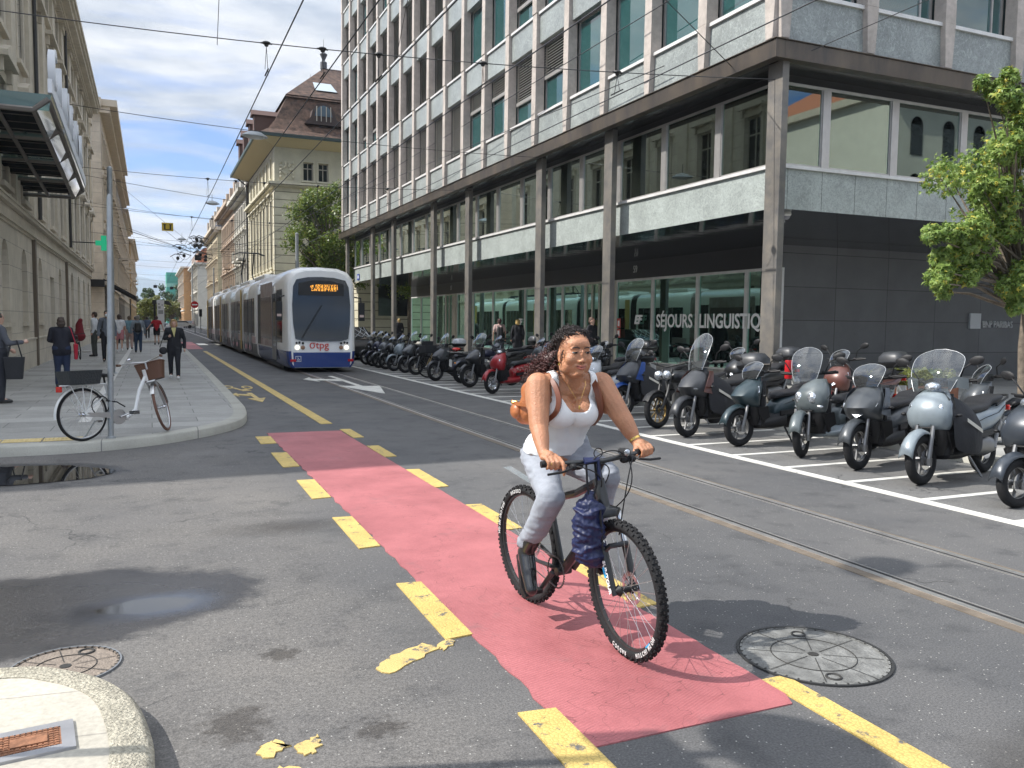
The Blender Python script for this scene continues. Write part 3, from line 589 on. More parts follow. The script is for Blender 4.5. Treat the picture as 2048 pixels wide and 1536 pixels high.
for y in [12.95, 19.4, 23.72, 30.17, 34.5, 40.95, 45.25, 51.7]:
    b = MB(); b.bx(11.28, 11.44, y+.03, y+.45, .10, 6.82); obj('column', b, M_colm, OB, bevel=.01)
# ground floor
XS, YS = 15.8, 18.2
b = MB(); b.add([(XB, YB, 4.10), (XE, YB, 4.10), (XE, YS, 3.93), (XS, YS, 3.93), (XS, YE, 3.93), (XB, YE, 4.10)], [(0, 1, 2, 3), (0, 3, 4, 5)]); obj('arcade_soffit', b, M_soff, OB, fix=False)
b = MB(); b.bx(XB+.15, XE, YB+.15, YE-.15, 4.12, 4.4); obj('slab', b, M_dark, OB)
b = MB(); b.bx(XS, XS+.2, YS, YE+1.2, 3.31, 4.12); obj('shop_fascia', b, M_dark, OB)
b = MB(); b.bx(XS+.25, XE, YS, YS+.3, .1, 4.12); obj('tiled_wall', b, M_bnp, OB)
b = MB(); b.bx(XS, XS+.3, YS-.01, YS+.28, .1, 3.31); obj('corner_post', b, mat('white_post', (.75, .75, .73), .5), OB)
b = MB(); b.bx(XS-.02, XS+.28, YS+.28, YE+1.2, .1, .36); obj('plinth', b, mat('grey_plinth', (.3, .29, .27), .8, var=.2, vs=6), OB)
sm = [18.5, 19.4, 21.75, 24.3, 26.75, 29.1, 31.1, 32.5, 34.9, 38.8, 41.6, 44.2, 46.1, 48.0, 50.9, 53.1]
for i, (a, c) in enumerate(zip(sm, sm[1:])):
    door = i in (4, 11); fm = MB(); z0 = .36 if not door else .14
    fm.bx(XS+.02, XS+.14, a, a+.12, z0, 3.31); fm.bx(XS+.02, XS+.14, c-.03, c, z0, 3.31); fm.bx(XS+.02, XS+.14, a+.12, c-.03, 3.23, 3.31); fm.bx(XS+.02, XS+.14, a+.12, c-.03, z0, z0+.05)
    o = obj('shop_door' if door else 'shop_window', fm, M_sill if not door else mat('door_beige', (.5, .47, .40), .5, var=.1), OB)
    gl = MB(); gl.bx(XS+.07, XS+.08, a+.1, c-.02, z0+.04, 3.25); obj('pane', gl, M_shopg, o)
    if door:
        d = MB(); 
        for y in (a+.7, a+1.25, a+1.8): d.bx(XS-.0, XS+.06, y, y+.06, .15, 3.2)
        d.bx(XS+.0, XS+.05, a+.15, a+.68, .15, 3.2); obj('leaf_frame', d, mat('door_beige', (.5, .47, .40)), o)
b = MB(); b.bx(XS+3.6, XS+3.8, YS+.35, YE, .1, 3.9); b.bx(XS, XS+3.6, YS+.3, YE, .12, .15); b.bx(XS+.2, XS+3.6, YS+.3, YE, 3.6, 3.65)
for y in (24.2, 31, 38.7, 46, 52.9): b.bx(XS+.3, XS+3.6, y, y+.1, .1, 3.6)
obj('shop_interior', b, mat('shop_interior_wall', (.22, .34, .29), .9, var=.3, vs=.8), OB)
b = MB()
for y in (18.95, 21.2, 23.75, 28.6, 33.6, 37): b.bx(XS+.35, XS+.75, y, y+.42, .15, 3.6)
obj('interior_column', b, mat('mint_column', (.35, .66, .45), .7), OB)
FW = lambda y, z, x=XS: frame((x, y, z), (0, -1, 0), (0, 0, 1))
M_let = mat('white_lettering', (.85, .85, .85), .5)
for s, y, wd in (('SÉJOURS', 24.02, 2.05), ('LINGUISTIQUES', 21.62, 3.75)):
    o = text_obj('lettering', s, M_let, .56, Matrix.Identity(4), OB, .003, bold=.012)
    vx = [v.co.x for v in o.data.vertices]; k = wd/(max(vx)-min(vx)); o.data.transform(FW(y, 1.62, XS-.005) @ Matrix.Diagonal((k, 1.08, 1, 1)))
for y, s in ((25.4, .42), (35.6, .4)): text_obj('logo', 'EF', M_let, s, FW(y, 1.72 if y < 30 else 1.6, XS-.02), OB, .003, 1.1, shear=.25, bold=.02)
M_num = mat('grey_numeral', (.45, .45, .43), .5)
text_obj('house_number', '59', M_num, .36, FW(25.55, 3.52, XS-.012), OB, .01, .72); text_obj('house_number', '57', M_num, .36, FW(45.2, 3.52, XS-.012), OB, .01, .72)
FS = lambda x, z: frame((x, YS-.02, z), (1, 0, 0), (0, 0, 1))
text_obj('bank_lettering', 'BNP PARIBAS', mat('pale_lettering', (.6, .6, .58), .5), .30, FS(24.1, 1.72), OB, .02, .8)
text_obj('bank_lettering', 'SUISSE', mat('pale_lettering', (.6, .6, .58)), .30, FS(26.7, 1.72), OB, .02, .8)
b = MB(); b.bx(23.5, 23.98, YS-.06, YS, 1.68, 2.16); obj('logo_plate', b, mat('pale_plate', (.55, .56, .56), .5), OB)
b = MB(); b.bx(XS+.1, XS+9, 18.0, 18.2, .12, .2); obj('wall_foot', b, mat('grey_plinth', (.3, .29, .27)), OB)
# items in the shop
def poster(y, w_, h_, z, lb, x=XS+.35):
    t = thing('poster', lb, 'poster', (x, y, z)); b = MB(); b.bx(0, .03, -w_/2, w_/2, 0, h_); obj('board', b, mat('mint_board', (.55, .78, .66), .6), t)
    c = MB(); c.bx(-.004, 0, -w_/2+.06, w_/2-.06, .12, h_*.5, 0); c.bx(-.004, 0, -w_/2+.06, w_/2-.06, h_*.5, h_-.12, 1); c.ell((-.006, .05, h_*.42), (.004, w_*.25, h_*.13), m=2, n=10, k=6)
    c.tube([(-.006, .02, h_*.3), (-.006, -.03, h_*.55)], .01, m=2)
    for k in range(6): a = k*1.05; c.tube([(-.006, -.03, h_*.55), (-.006, -.03+.12*math.cos(a), h_*.55+.07*math.sin(a))], .014, m=2)
    obj('picture', c, [mat('beach_sand', (.6, .55, .3)), mat('sea_print', (.08, .5, .5), .5, var=.3, vs=4), mat('palm_print', (.08, .2, .05))], t)
poster(22.35, .62, .95, .36, 'mint-framed palm beach poster in the left lettered shop window'); poster(20.05, .62, .95, .36, 'mint-framed palm beach poster nearest the corner column')
poster(33.9, .5, .7, .36, 'small mint poster in the shop window left of the EF logo')
t = thing('display_counter', 'pale green display counter with glass top inside the first lettered window', 'counter', (XS+.4, 23.4, .15)); b = MB(); b.bx(0, .5, -.4, .4, 0, .75); obj('body', b, mat('mint_board', (.55, .78, .66)), t)
b = MB(); b.bx(0, .5, -.4, .4, .75, 1.15); obj('glass_case', b, M_shopg, t)
t = thing('roller_banner', 'white roller banner with three round portraits beside the shop door', 'banner', (14.6, 25.4, .13)); b = MB(); b.bx(0, .03, -.22, .22, .06, 1.75); obj('sheet', b, mat('banner_white', (.75, .76, .78), .5), t)
b = MB(); b.bx(-.06, .08, -.24, .24, 0, .06); obj('foot', b, M_alu, t); b = MB()
for i, z in enumerate((.55, 1.0, 1.45)): b.lathe([(.0, 0), (.15, 0), (.15, -.006), (0, -.006)], (0, 0, z), 'x', 20, i)
obj('portraits', b, [mat('print_rose', (.6, .3, .3), .5), mat('print_tan', (.55, .35, .22), .5), mat('print_orange', (.7, .4, .12), .5)], t)
t = thing('security_camera', 'white dome security camera under the dark soffit by the corner column', 'camera', (12.35, 13.95, 4.1)); b = MB(); b.lathe([(.09, 0), (.1, -.06), (.07, -.1)], n=20); obj('base', b, M_sill, t, True); b = MB(); b.ell((0, 0, -.1), (.075, .075, .07)); obj('dome', b, mat('dome_grey', (.3, .3, .32), .1), t, True)
t = thing('street_sign', 'small blue street name plate at the far end of the green band', 'sign', (XB-.02, 50.6, 4.2)); b = MB(); b.bx(-.02, 0, -.28, .28, 0, .35); obj('plate', b, mat('sign_blue', (.03, .06, .3), .4), t)
b = MB(); b.bx(-.024, -.02, -.1, .1, .08, .27); obj('numeral', b, mat('white_lettering', (.85,)*3), t)
t = thing('red_notices', 'two small red notices stuck beside the EF door', 'notice', (XS-.03, 26.45, 1.2)); b = MB(); b.bx(0, .01, -.12, .12, 0, .32); b.bx(0, .01, -.12, .12, .36, .7); obj('sheets', b, mat('notice_red', (.5, .08, .07), .6), t)
b = MB(); b.bx(-.004, 0, -.07, .07, .06, .26); b.bx(-.004, 0, -.06, .06, .42, .62); obj('print', b, mat('white_lettering', (.85,)*3), t)
def cream(name, c, w=1.3, h=.5, axis='y', j=None, var=.05, rough=.8): return MATS[name] if name in MATS else tiles_xz(name, c, w, h, .009, rough, j or tuple(x*.55 for x in c), var, axis)
class Fac:
    """facade in local coords: u along, z up, d depth inward"""
    def __init__(s, kind, c): s.k = kind; s.c = c
    def p(s, u, z, d=0):
        return Vector((s.c-d, u, z)) if s.k == 'L' else Vector((s.c+d, u, z)) if s.k == 'R' else Vector((u, s.c+d, z))
    def box(s, b, u0, u1, z0, z1, d0, d1, m=0):
        vs = [s.p(u, z, d) for u in (u0, u1) for z in (z0, z1) for d in (d0, d1)]
        b.add(vs, [(0, 1, 3, 2), (4, 6, 7, 5), (0, 4, 5, 1), (2, 3, 7, 6), (0, 2, 6, 4), (1, 5, 7, 3)], m)
    def wall(s, b, u0, u1, z0, z1, holes, depth=.25, m=0):
        us = sorted({u0, u1, *[h[0] for h in holes], *[h[1] for h in holes]}); zs = sorted({z0, z1, *[h[2] for h in holes], *[h[3] for h in holes]})
        for a, c in zip(us, us[1:]):
            for e, f in zip(zs, zs[1:]):
                if any(h[0]-1e-6 <= a and c <= h[1]+1e-6 and h[2]-1e-6 <= e and f <= h[3]+1e-6 for h in holes): continue
                b.add([s.p(a, e), s.p(c, e), s.p(c, f), s.p(a, f)], [(0, 1, 2, 3)], m)
        for h in holes:
            q = [(h[0], h[2]), (h[1], h[2]), (h[1], h[3]), (h[0], h[3])]
            for i in range(4):
                a, c = q[i], q[(i+1) % 4]; b.add([s.p(*a), s.p(*c), s.p(c[0], c[1], depth), s.p(a[0], a[1], depth)], [(0, 1, 2, 3)], m)
    def arch_fill(s, b, u0, u1, zt, d=0, m=0, n=10, th=.25):
        r = (u1-u0)/2; c = (u0+u1)/2; arc = [(c+r*math.cos(math.pi*i/n), zt-r+r*math.sin(math.pi*i/n)) for i in range(n+1)]
        for a, e in zip(arc, arc[1:]):
            b.add([s.p(a[0], a[1], d), s.p(e[0], e[1], d), s.p(e[0], zt, d), s.p(a[0], zt, d)], [(0, 1, 2, 3)], m)
            b.add([s.p(a[0], a[1], d), s.p(e[0], e[1], d), s.p(e[0], e[1], d+th), s.p(a[0], a[1], d+th)], [(0, 1, 2, 3)], m)
M_oldgl = mat('old_window_glass', (.03, .035, .035), .06, ior=1.6, var=.5, vs=.6)
M_wfr = mat('window_wood', (.42, .38, .32), .6)
_wc = {}
def window(fac, par, u, z0, w_, h_, mf, pediment=0, surround=.12, arch=False, depth=.22, grid=1, mats2=None, shutter=None):
    key = (fac.k, round(w_, 2), round(h_, 2), pediment, surround, arch, depth, mf.name, shutter.name if shutter else 0)
    if key not in _wc:
        F = Fac(fac.k, 0); b = MB()
        if surround:
            F.box(b, -w_/2-surround, -w_/2, -.0, h_, -.07, .02); F.box(b, w_/2, w_/2+surround, -.0, h_, -.07, .02)
            if not arch: F.box(b, -w_/2-surround, w_/2+surround, h_, h_+surround*1.1, -.08, .02)
        F.box(b, -w_/2-surround-.06, w_/2+surround+.06, -.13, 0, -.16, .02)
        if pediment:
            F.box(b, -w_/2-surround-.14, w_/2+surround+.14, h_+.36, h_+.5, -.34, .02)
            for q in (-1, 1): F.box(b, q*(w_/2+surround/2)-.08, q*(w_/2+surround/2)+.08, h_+.02, h_+.36, -.2, .0)
            if pediment > 1:
                pr = [F.p(-w_/2-surround-.14, h_+.5, -.3), F.p(w_/2+surround+.14, h_+.5, -.3), F.p(0, h_+.85, -.3)]; o_ = F.p(0, 0, .3)-F.p(0, 0, 0); b.prism(pr, o_)
        g_ = MB(); F.box(g_, -w_/2, w_/2, 0, h_, depth, depth+.02, 0)
        for x in ([-w_/2+.04, 0, w_/2-.04]): F.box(g_, x-.035, x+.035, 0, h_, depth-.04, depth, 1)
        for zz in (.04, h_*.68, h_-.04): F.box(g_, -w_/2, w_/2, zz-.035, zz+.035, depth-.035, depth, 1)
        if shutter:
            for q in (-1, 1): F.box(g_, q*w_/2-(w_*.44 if q < 0 else 0), q*w_/2+(w_*.44 if q > 0 else 0), 0, h_, -.05, -.02, 2)
        _wc[key] = (mesh('window', b, mf), mesh('pane', g_, [M_oldgl, M_wfr]+([shutter] if shutter else [])))
    a, c = _wc[key]; o = link('window', a, par, fac.p(u, z0)); link('pane', c, o); return o

# ---------- long building on the left ----------
LB = thing('hall_building', 'long cream stone building on the left with arched niches and a glass canopy', 'building')
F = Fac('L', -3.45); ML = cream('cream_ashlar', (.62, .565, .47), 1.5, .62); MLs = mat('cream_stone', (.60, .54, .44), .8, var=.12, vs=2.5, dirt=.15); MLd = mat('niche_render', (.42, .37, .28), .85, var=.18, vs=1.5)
ar = [(21.5, 1.2), (25.4, 1.2), (29.05, 1.2), (33.05, 1.2), (40.0, 1.25), (46.0, 1.7), (50.0, 1.7), (53.8, 1.7), (57.6, 1.7)]
holes = [(u-w_/2, u+w_/2, 1.55 if u < 44 else .13, 3.74 if u < 44 else 3.9) for u, w_ in ar]+[(36.1, 37.6, .13, 3.25)]
b = MB(); F.wall(b, 18.5, 60, 0, 4.25, holes, .35)
for u, w_ in ar: F.arch_fill(b, u-w_/2, u+w_/2, 3.741 if u < 44 else 3.901, -.001, th=.35)
obj('ground_wall', b, ML, LB, fix=False)
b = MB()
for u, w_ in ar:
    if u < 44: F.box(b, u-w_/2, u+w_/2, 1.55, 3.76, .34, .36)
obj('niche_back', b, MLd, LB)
for u, w_ in ar:
    if u < 44: s = MB(); F.box(s, u-w_/2-.12, u+w_/2+.12, 1.44, 1.55, -.1, .05); F.box(s, u-w_/2-.05, u+w_/2+.05, .95, 1.3, -.012, 0); obj('niche_sill', s, MLs, LB)
    else:
        s = MB(); F.box(s, u-w_/2, u-w_/2+.08, .13, 3.1, .24, .3); F.box(s, u+w_/2-.08, u+w_/2, .13, 3.1, .24, .3); F.box(s, u-.04, u+.04, .13, 3.1, .24, .3); F.box(s, u-w_/2, u+w_/2, 2.95, 3.05, .2, .32); o = obj('arched_window', s, M_wfr, LB)
        s = MB(); F.box(s, u-w_/2, u+w_/2, .13, 3.9, .3, .33); obj('pane', s, M_oldgl, o)
s = MB(); F.box(s, 36.1, 37.6, .13, 3.25, 1.2, 1.25); F.box(s, 36.1, 37.6, .11, .14, 0, 1.2); F.box(s, 36.1, 36.12, .13, 3.25, .2, 1.2); F.box(s, 37.58, 37.6, .13, 3.25, .2, 1.2); obj('doorway', s, mat('doorway_grey', (.16, .155, .15), .8), LB)
b = MB(); F.box(b, 18.5, 60, .0, 1.0, -.05, .02); F.box(b, 18.5, 60, 1.0, 1.05, -.08, .02)
obj('plinth', b, ML, LB)
b = MB()
for z0, z1, d in ((4.18, 4.26, -.06), (4.26, 4.34, -.12), (4.34, 4.62, -.08), (4.62, 4.72, -.22), (4.72, 4.78, -.26)): F.box(b, 18.4, 60-d, z0, z1, d, .1)
obj('belt_course', b, MLs, LB)
uu = [21.6+k*3.83 for k in range(11)]; rows = [(5.15, 2.7, 1), (9.2, 2.65, 1), (12.95, 1.35, 0)]
b = MB(); F.wall(b, 18.5, 60, 4.5, 14.9, [(u-.6, u+.6, z, z+h) for u in uu for z, h, p_ in rows], .24); obj('upper_wall', b, ML, LB, fix=False)
for u in uu:
    for z, h, p_ in rows: window(F, LB, u, z, 1.2, h, MLs, p_*2 if z < 9 else p_, .2)
b = MB()
for k in range(11): u = 21.6+k*3.83+1.92; F.box(b, u-.42, u+.42, 4.9, 14.6, -.12, .02); F.box(b, u-.5, u+.5, 14.3, 14.6, -.2, .02)
obj('pilaster_strips', b, MLs, LB)
for u in (31.6, 43.2): p_ = MB(); p_.tube([F.p(u, 4.9, -.2), F.p(u, 14.8, -.2)], .06); obj('downpipe', p_, mat('pipe_dark', (.03, .03, .03), .5), LB)
for u in (31.1, 42.6): p_ = MB(); F.box(p_, u-.16, u+.16, .0, 4.2, -.1, .02); obj('downpipe_cover', p_, mat('brown_metal', (.14, .11, .08), .6), LB)
b = MB(); F.box(b, 18.4, 60.6, 14.6, 14.75, -.35, .1); F.box(b, 18.4, 60.6, 14.75, 14.95, -.62, .1); F.box(b, 18.4, 60.6, 14.95, 15.12, -.72, .1); F.box(b, 18.4, 60.6, 15.12, 15.3, -.8, .1)
for k in range(100): u = 18.8+k*.42; F.box(b, u, u+.16, 14.45, 14.6, -.3, .1)
obj('cornice', b, MLs, LB)
b = MB(); b.prism([(-3.7, 60, 0), (-3.7, 19, 0), (-9.3, 14.15, 0), (-20, 13.7, 0), (-20, 60, 0)], (0, 0, 15.1)); b.prism([(-3.0, 60.3, 15.1), (-3.0, 19, 15.1), (-9, 13.9, 15.1), (-20.5, 13.4, 15.1), (-20.5, 60.3, 15.1)], (0, 0, .2)); obj('core', b, ML, LB)
# glass canopy with sign
CN = thing('glass_canopy', 'dark steel and teal glass entrance canopy jutting from the cream building', 'canopy', (0, 0, 0))
A, B_, C_, D_ = V3(-1.8, 20.1, 6.33), V3(-1.8, 29.7, 5.8), V3(-3.5, 29.7, 5.8), V3(-3.5, 20.1, 6.33)
sl_ = lambda u, v, dz=0: Vector((-3.5+1.7*u, 20.1+9.6*v, 6.33-.53*v+dz))
b = MB()
for v in (0, .25, .5, .75, 1): b.tube([sl_(0, v, -.34), sl_(.8, v, -.34), sl_(.97, v, -.1)], .06, 6)
b.tube([sl_(.97, 0, -.1), sl_(.97, 1, -.1)], .05, 6); b.tube([sl_(.8, 0, -.34), sl_(.8, 1, -.34)], .05, 6); b.tube([sl_(.4, 0, -.34), sl_(.4, 1, -.34)], .05, 6)
obj('frame', b, mat('canopy_steel', (.17, .155, .14), .45, .5), CN)
b = MB()
for i in range(4):
    v0, v1 = i*.25+.01, i*.25+.215; b.add([sl_(0, v0, -.3), sl_(.8, v0, -.3), sl_(.8, v1, -.3), sl_(0, v1, -.3)], [(0, 1, 2, 3)])
obj('dark_panels', b, mat('canopy_dark', (.006, .009, .011), .8, spec=.1), CN, fix=False)
b = MB(); b.add([sl_(0, 0, 0), sl_(1, 0, 0), sl_(1, 1, 0), sl_(0, 1, 0)], [(0, 1, 2, 3)]); b.add([sl_(0, 0, 0), sl_(1, 0, 0), sl_(.97, 0, -.34), sl_(0, 0, -.34)], [(0, 1, 2, 3)])
b.add([sl_(1, 0, 0), sl_(1, 1, 0), sl_(.84, 1, -.34), sl_(.84, 0, -.34)], [(0, 1, 2, 3)]); obj('glazing', b, glass('teal_canopy_glass', (.25, .5, .46), .05, 1.6, .35, (.25, .42, .39)), CN, fix=False)
b = MB()
for i in range(17): v = i/16; b.tube([sl_(0, v, -.31), sl_(.82, v, -.31)], .012, 4)
obj('glazing_bars', b, mat('canopy_steel', (.17, .155, .14)), CN)
b = MB(); b.bx(-1.86, -1.78, 20.05, 29.8, 0, .28); b.v = [(x, y, z+6.36-.055*(y-20.1)) for x, y, z in b.v]; obj('sign_rail', b, mat('sign_white', (.72, .74, .78), .35), CN)
SG = thing('sign_letters', 'big white box letters standing along the outer edge of the glass canopy', 'sign', (0, 0, 0))
for i, c in enumerate('CINEMA'):
    y = 20.4+i*1.45; o = text_obj('letter', c, mat('sign_white', (.72, .74, .78)), 1.2, Matrix.Identity(4), SG, .07, .78, bold=.012)
    o.data.transform(frame((-1.82, y, 6.62-.055*(y-20.1)), (0, 1, 0), (0, 0, 1)))
# ---------- second building on the left ----------
def townhouse(label, side, X, y0, y1, zt, rows, sp, ww, mw, ms, ground=3.9, corn=.5, endwall=True, ends=True, roof=None, balc=(), sh=None, depth=14, start=None, mans=0, mr=None):
    T = thing('town_house', label, 'building'); F = Fac(side, X); u = start or (y0+sp*.55); us = []
    while u < y1-ww*.6: us.append(u); u += sp
    hs = [(u-ww/2, u+ww/2, z, z+h) for u in us for z, h in rows]+[(u-ww*.75, u+ww*.75, .13, ground-.7) for u in us]
    b = MB(); F.wall(b, y0, y1, 0, zt-corn, hs, .24); sgn = -1 if side == 'L' else 1
    b.bx(*(sorted((X+sgn*.3, X+sgn*depth))), y0, y1, 0, zt-.05); b.bx(*(sorted((X, X+sgn*.3))), y0, y0+.3, 0, zt-.05); b.bx(*(sorted((X, X+sgn*.3))), y1-.3, y1, 0, zt-.05)
    obj('wall', b, mw, T, fix=False)
    for i, u in enumerate(us):
        for z, h in rows: window(F, T, u, z, ww, h, ms, 1 if z < rows[-1][0] else 0, .12, shutter=sh)
    g_ = MB()
    for u in us: F.box(g_, u-ww*.75, u+ww*.75, .13, ground-.7, .2, .24)
    obj('shopfronts', g_, M_oldgl, T)
    c = MB(); bc_ = MB(); F.box(bc_, y0-.1, y1+.1, ground-.15, ground+.1, -.2, .1); obj('belt_course', bc_, ms, T); F.box(c, y0-.3, y1+.3, zt-corn, zt-corn*.5, -corn*.7, .1); F.box(c, y0-.4, y1+.4, zt-corn*.5, zt, -corn*1.2, .2)
    if side == 'L': c.bx(X-depth, X+.1, y0-corn, y0+.1, zt-corn*.6, zt)
    else: c.bx(X-.1, X+depth, y0-corn, y0+.1, zt-corn*.6, zt)
    obj('cornice', c, ms, T)
    for bi, (bu, bz) in enumerate(balc):
        k = MB(); F.box(k, bu-ww, bu+ww, bz-.2, bz, -.75, 0); 
        for q in range(9): F.box(k, bu-ww+.05+q*ww*.24, bu-ww+.08+q*ww*.24, bz, bz+.9, -.73, -.7)
        F.box(k, bu-ww, bu+ww, bz+.88, bz+.93, -.75, -.69); obj('balcony', k, ms, T)
    if mans:
        r = MB(); s2 = lambda d, z: [F.p(y0, z, d), F.p(y1, z, d)]
        r.prism([F.p(y0, zt, -.05), F.p(y0, zt+mans*.85, .9), F.p(y0, zt+mans, 2.2), F.p(y0, zt+mans, depth-2), F.p(y0, zt, depth)], Vector((0, y1-y0, 0))); o = obj('roof', r, mr, T)
        for i, u in enumerate(us[::2]):
            dm = MB(); F.box(dm, u-.5, u+.5, zt+.2, zt+mans*.75, .05, 1.2); obj('dormer', dm, ms, o)
        ch = MB()
        for i in range(3):
            q = y0+(y1-y0)*(.2+.3*i); F.box(ch, q, q+1.6, zt+mans-.1, zt+mans+1.0, 2.5, 3.2)
            for j in range(5): a = F.p(q+.2+j*.3, zt+mans+1.0, 2.85); ch.tube([a, a+V3(0, 0, .8)], .09, 6)
        obj('chimneys', ch, mat('chimney_render', (.2, .15, .12), .9), o)
    return T
M2 = cream('beige_ashlar', (.60, .52, .42), 1.6, .7); M2s = mat('beige_trim', (.56, .48, .38), .8, var=.12, vs=2)
MR = mat('slate_roof', (.075, .078, .09), .6, var=.3, vs=4); MRb = mat('brown_tiles', (.10, .058, .04), .9, var=.75, vs=2.6, bump=.8, bs=22, det=6, dirt=.35)
T2 = townhouse('beige building with tall windows and black awning just beyond the side street on the left', 'L', -2.93, 66, 96, 16.9, [(5.0, 2.6), (8.8, 2.6), (12.6, 2.2)], 3.1, 1.25, M2, M2s, 4.2, .9)
t = thing('awning', 'black shop awning on the corner of the beige building on the left', 'awning', (0, 0, 0)); b = MB(); b.add([(-3.0, 66, 4.5), (-3.0, 80, 4.5), (-.9, 80, 3.3), (-.9, 66, 3.3), (-3.0, 66, 4.3), (-3.0, 80, 4.3), (-.9, 80, 3.1), (-.9, 66, 3.1)], [(0, 1, 2, 3), (4, 5, 6, 7), (0, 3, 7, 4), (3, 2, 6, 7), (1, 2, 6, 5)]); b.bx(-6, -2.9, 65.4, 66, 3.9, 4.4); obj('cloth', b, mat('awning_black', (.012, .012, .013), .8), t)
b = MB(); b.bx(-1.6, -1.55, 80.2, 82.5, 1.6, 3.4); tag(obj('hanging_banner', b, mat('awning_black', (.012,)*3)), 'black hanging banner under the awning on the left', 'banner')
townhouse('dark weathered apartment house with balconies third on the left', 'L', -2.95, 96.4, 118, 16.4, [(5.0, 2.3), (8.5, 2.3), (12, 2.2)], 2.9, 1.15, mat('grey_stone', (.24, .215, .18), .85, var=.25, vs=1.5), M2s, 4.0, .7, balc=[(100, 5), (106, 8.5), (112, 5)], mans=2.6, mr=MR)
townhouse('pale grey apartment house with slate roof farther along the left side', 'L', -3.0, 118.3, 150, 15.6, [(5.0, 2.2), (8.5, 2.2), (12, 2.0)], 2.9, 1.15, mat('pale_render', (.42, .39, .33), .85, var=.15, vs=1), M2s, 4.0, .6, balc=[(124, 5), (124, 8.5), (135, 8.5)], mans=2.4, mr=MR)
townhouse('last visible ochre house before the trees on the left', 'L', -2.7, 150.3, 200, 14.6, [(5.0, 2.2), (8.3, 2.2), (11.4, 1.9)], 3.0, 1.15, mat('ochre_render', (.47, .33, .18), .85, var=.15, vs=1), M2s, 4.0, .6, balc=[(160, 5), (160, 8.3), (175, 8.3)], mans=0)
# ---------- bank with brown roof ----------
BK = thing('corner_mansion', 'cream corner building with wide eaves and a steep brown tiled roof', 'building')
MB1 = tiles_xz('rusticated_stone', (.60, .56, .42), 30, .62, .035, .85, (.2, .18, .13), .03, 'x'); MBs = mat('bank_stone', (.60, .56, .43), .82, var=.12, vs=1.2, dirt=.15)
FN, FWt = Fac('N', 68.0), Fac('R', 9.14)
nh = [(11.35, 12.15, 12.75, 14.2), (12.55, 13.35, 12.75, 14.2), (11.7, 13.9, 5.5, 10.6)]
b = MB(); FN.wall(b, 9.14, 26, 0, 12.2, [nh[2]], .3); FN.arch_fill(b, 11.7, 13.9, 10.601, -.001, th=.3, n=14); obj('near_wall', b, MB1, BK, fix=False)
b = MB(); FN.wall(b, 9.14, 26, 12.2, 15.3, nh[:2]+[(15, 15.8, 12.75, 14.2), (16.2, 17, 12.75, 14.2)], .3); obj('upper_near_wall', b, MBs, BK, fix=False)
wu = [69.7+k*2.35 for k in range(7)]
sh_ = [(u-.55, u+.55, 5.9, 11.2) for u in wu]+[(u-.45, u+.45, 12.9, 14.5) for u in wu]+[(u-.55, u+.55, 1.0, 3.4) for u in wu]
b = MB(); FWt.wall(b, 68, 86.5, 0, 15.3, sh_, .3); b.bx(9.5, 26, 68.4, 86.5, 0, 15.4); b.bx(9.14, 9.5, 86.1, 86.5, 0, 15.4); obj('street_wall', b, MBs, BK, fix=False)
b = MB()
for k in range(20):
    if k*.62+.3 < 12: FWt.box(b, 68, 68.7, k*.62+.02, k*.62+.58, -.06, .02); FWt.box(b, 85.8, 86.5, k*.62+.02, k*.62+.58, -.06, .02)
obj('quoins', b, MBs, BK)
for u in wu: window(FWt, BK, u, 5.9, 1.1, 5.3, MBs, 1, .15, depth=.28); window(FWt, BK, u, 12.9, .9, 1.6, MBs, 0, .1, depth=.28); window(FWt, BK, u, 1.0, 1.1, 2.4, MBs, 0, .1, depth=.28)
for h in nh: window(FN, BK, (h[0]+h[1])/2, h[2], h[1]-h[0], h[3]-h[2], MBs, 0, .1 if h[3] > 11 else .0, depth=.28)
for x in (15.4, 16.6): window(FN, BK, x, 12.75, .8, 1.45, MBs, 0, .1, depth=.28)
b = MB(); FN.box(b, 9.14-.3, 26, 12.15, 12.3, -.25, .1); FN.box(b, 9.14-.45, 26, 12.3, 12.5, -.45, .1); FWt.box(b, 68, 86.8, 12.15, 12.3, -.25, .1); FWt.box(b, 67.6, 86.8, 12.3, 12.5, -.45, .1)
FN.box(b, 9.14-.3, 26, 4.3, 4.7, -.3, .1); FWt.box(b, 67.8, 86.8, 4.3, 4.7, -.3, .1); FWt.box(b, 68.5, 86, 5.4, 5.6, -.2, .1)
for u0, u1 in ((11.4, 11.7), (13.9, 14.2)): FN.box(b, u0, u1, 4.7, 12.15, -.1, .05)
b.prism([FN.p(12.6, 10.5, -.2), FN.p(13.0, 10.5, -.2), FN.p(13.2, 11.7, -.2), FN.p(12.4, 11.7, -.2)], (0, .25, 0)); obj('string_course', b, MBs, BK)
b = MB(); FN.box(b, 9.45, 10.7, 12.75, 14.25, -.04, .02)
for i in range(26):
    a = i*.9; FN_p = FN.p(10.08+.42*math.cos(a)*(.5+.5*((i*7) % 5)/4), 13.5+.55*math.sin(a)*(.5+.5*((i*3) % 4)/3), -.08); b.ell(FN_p, (.1, .1, .1), n=8, k=5)
for q in (9.6, 10.55):
    for j in range(5): b.ell(FN.p(q, 12.95+j*.27, -.08), (.1, .1, .14), n=8, k=5)
obj('relief_panel', b, MBs, BK)
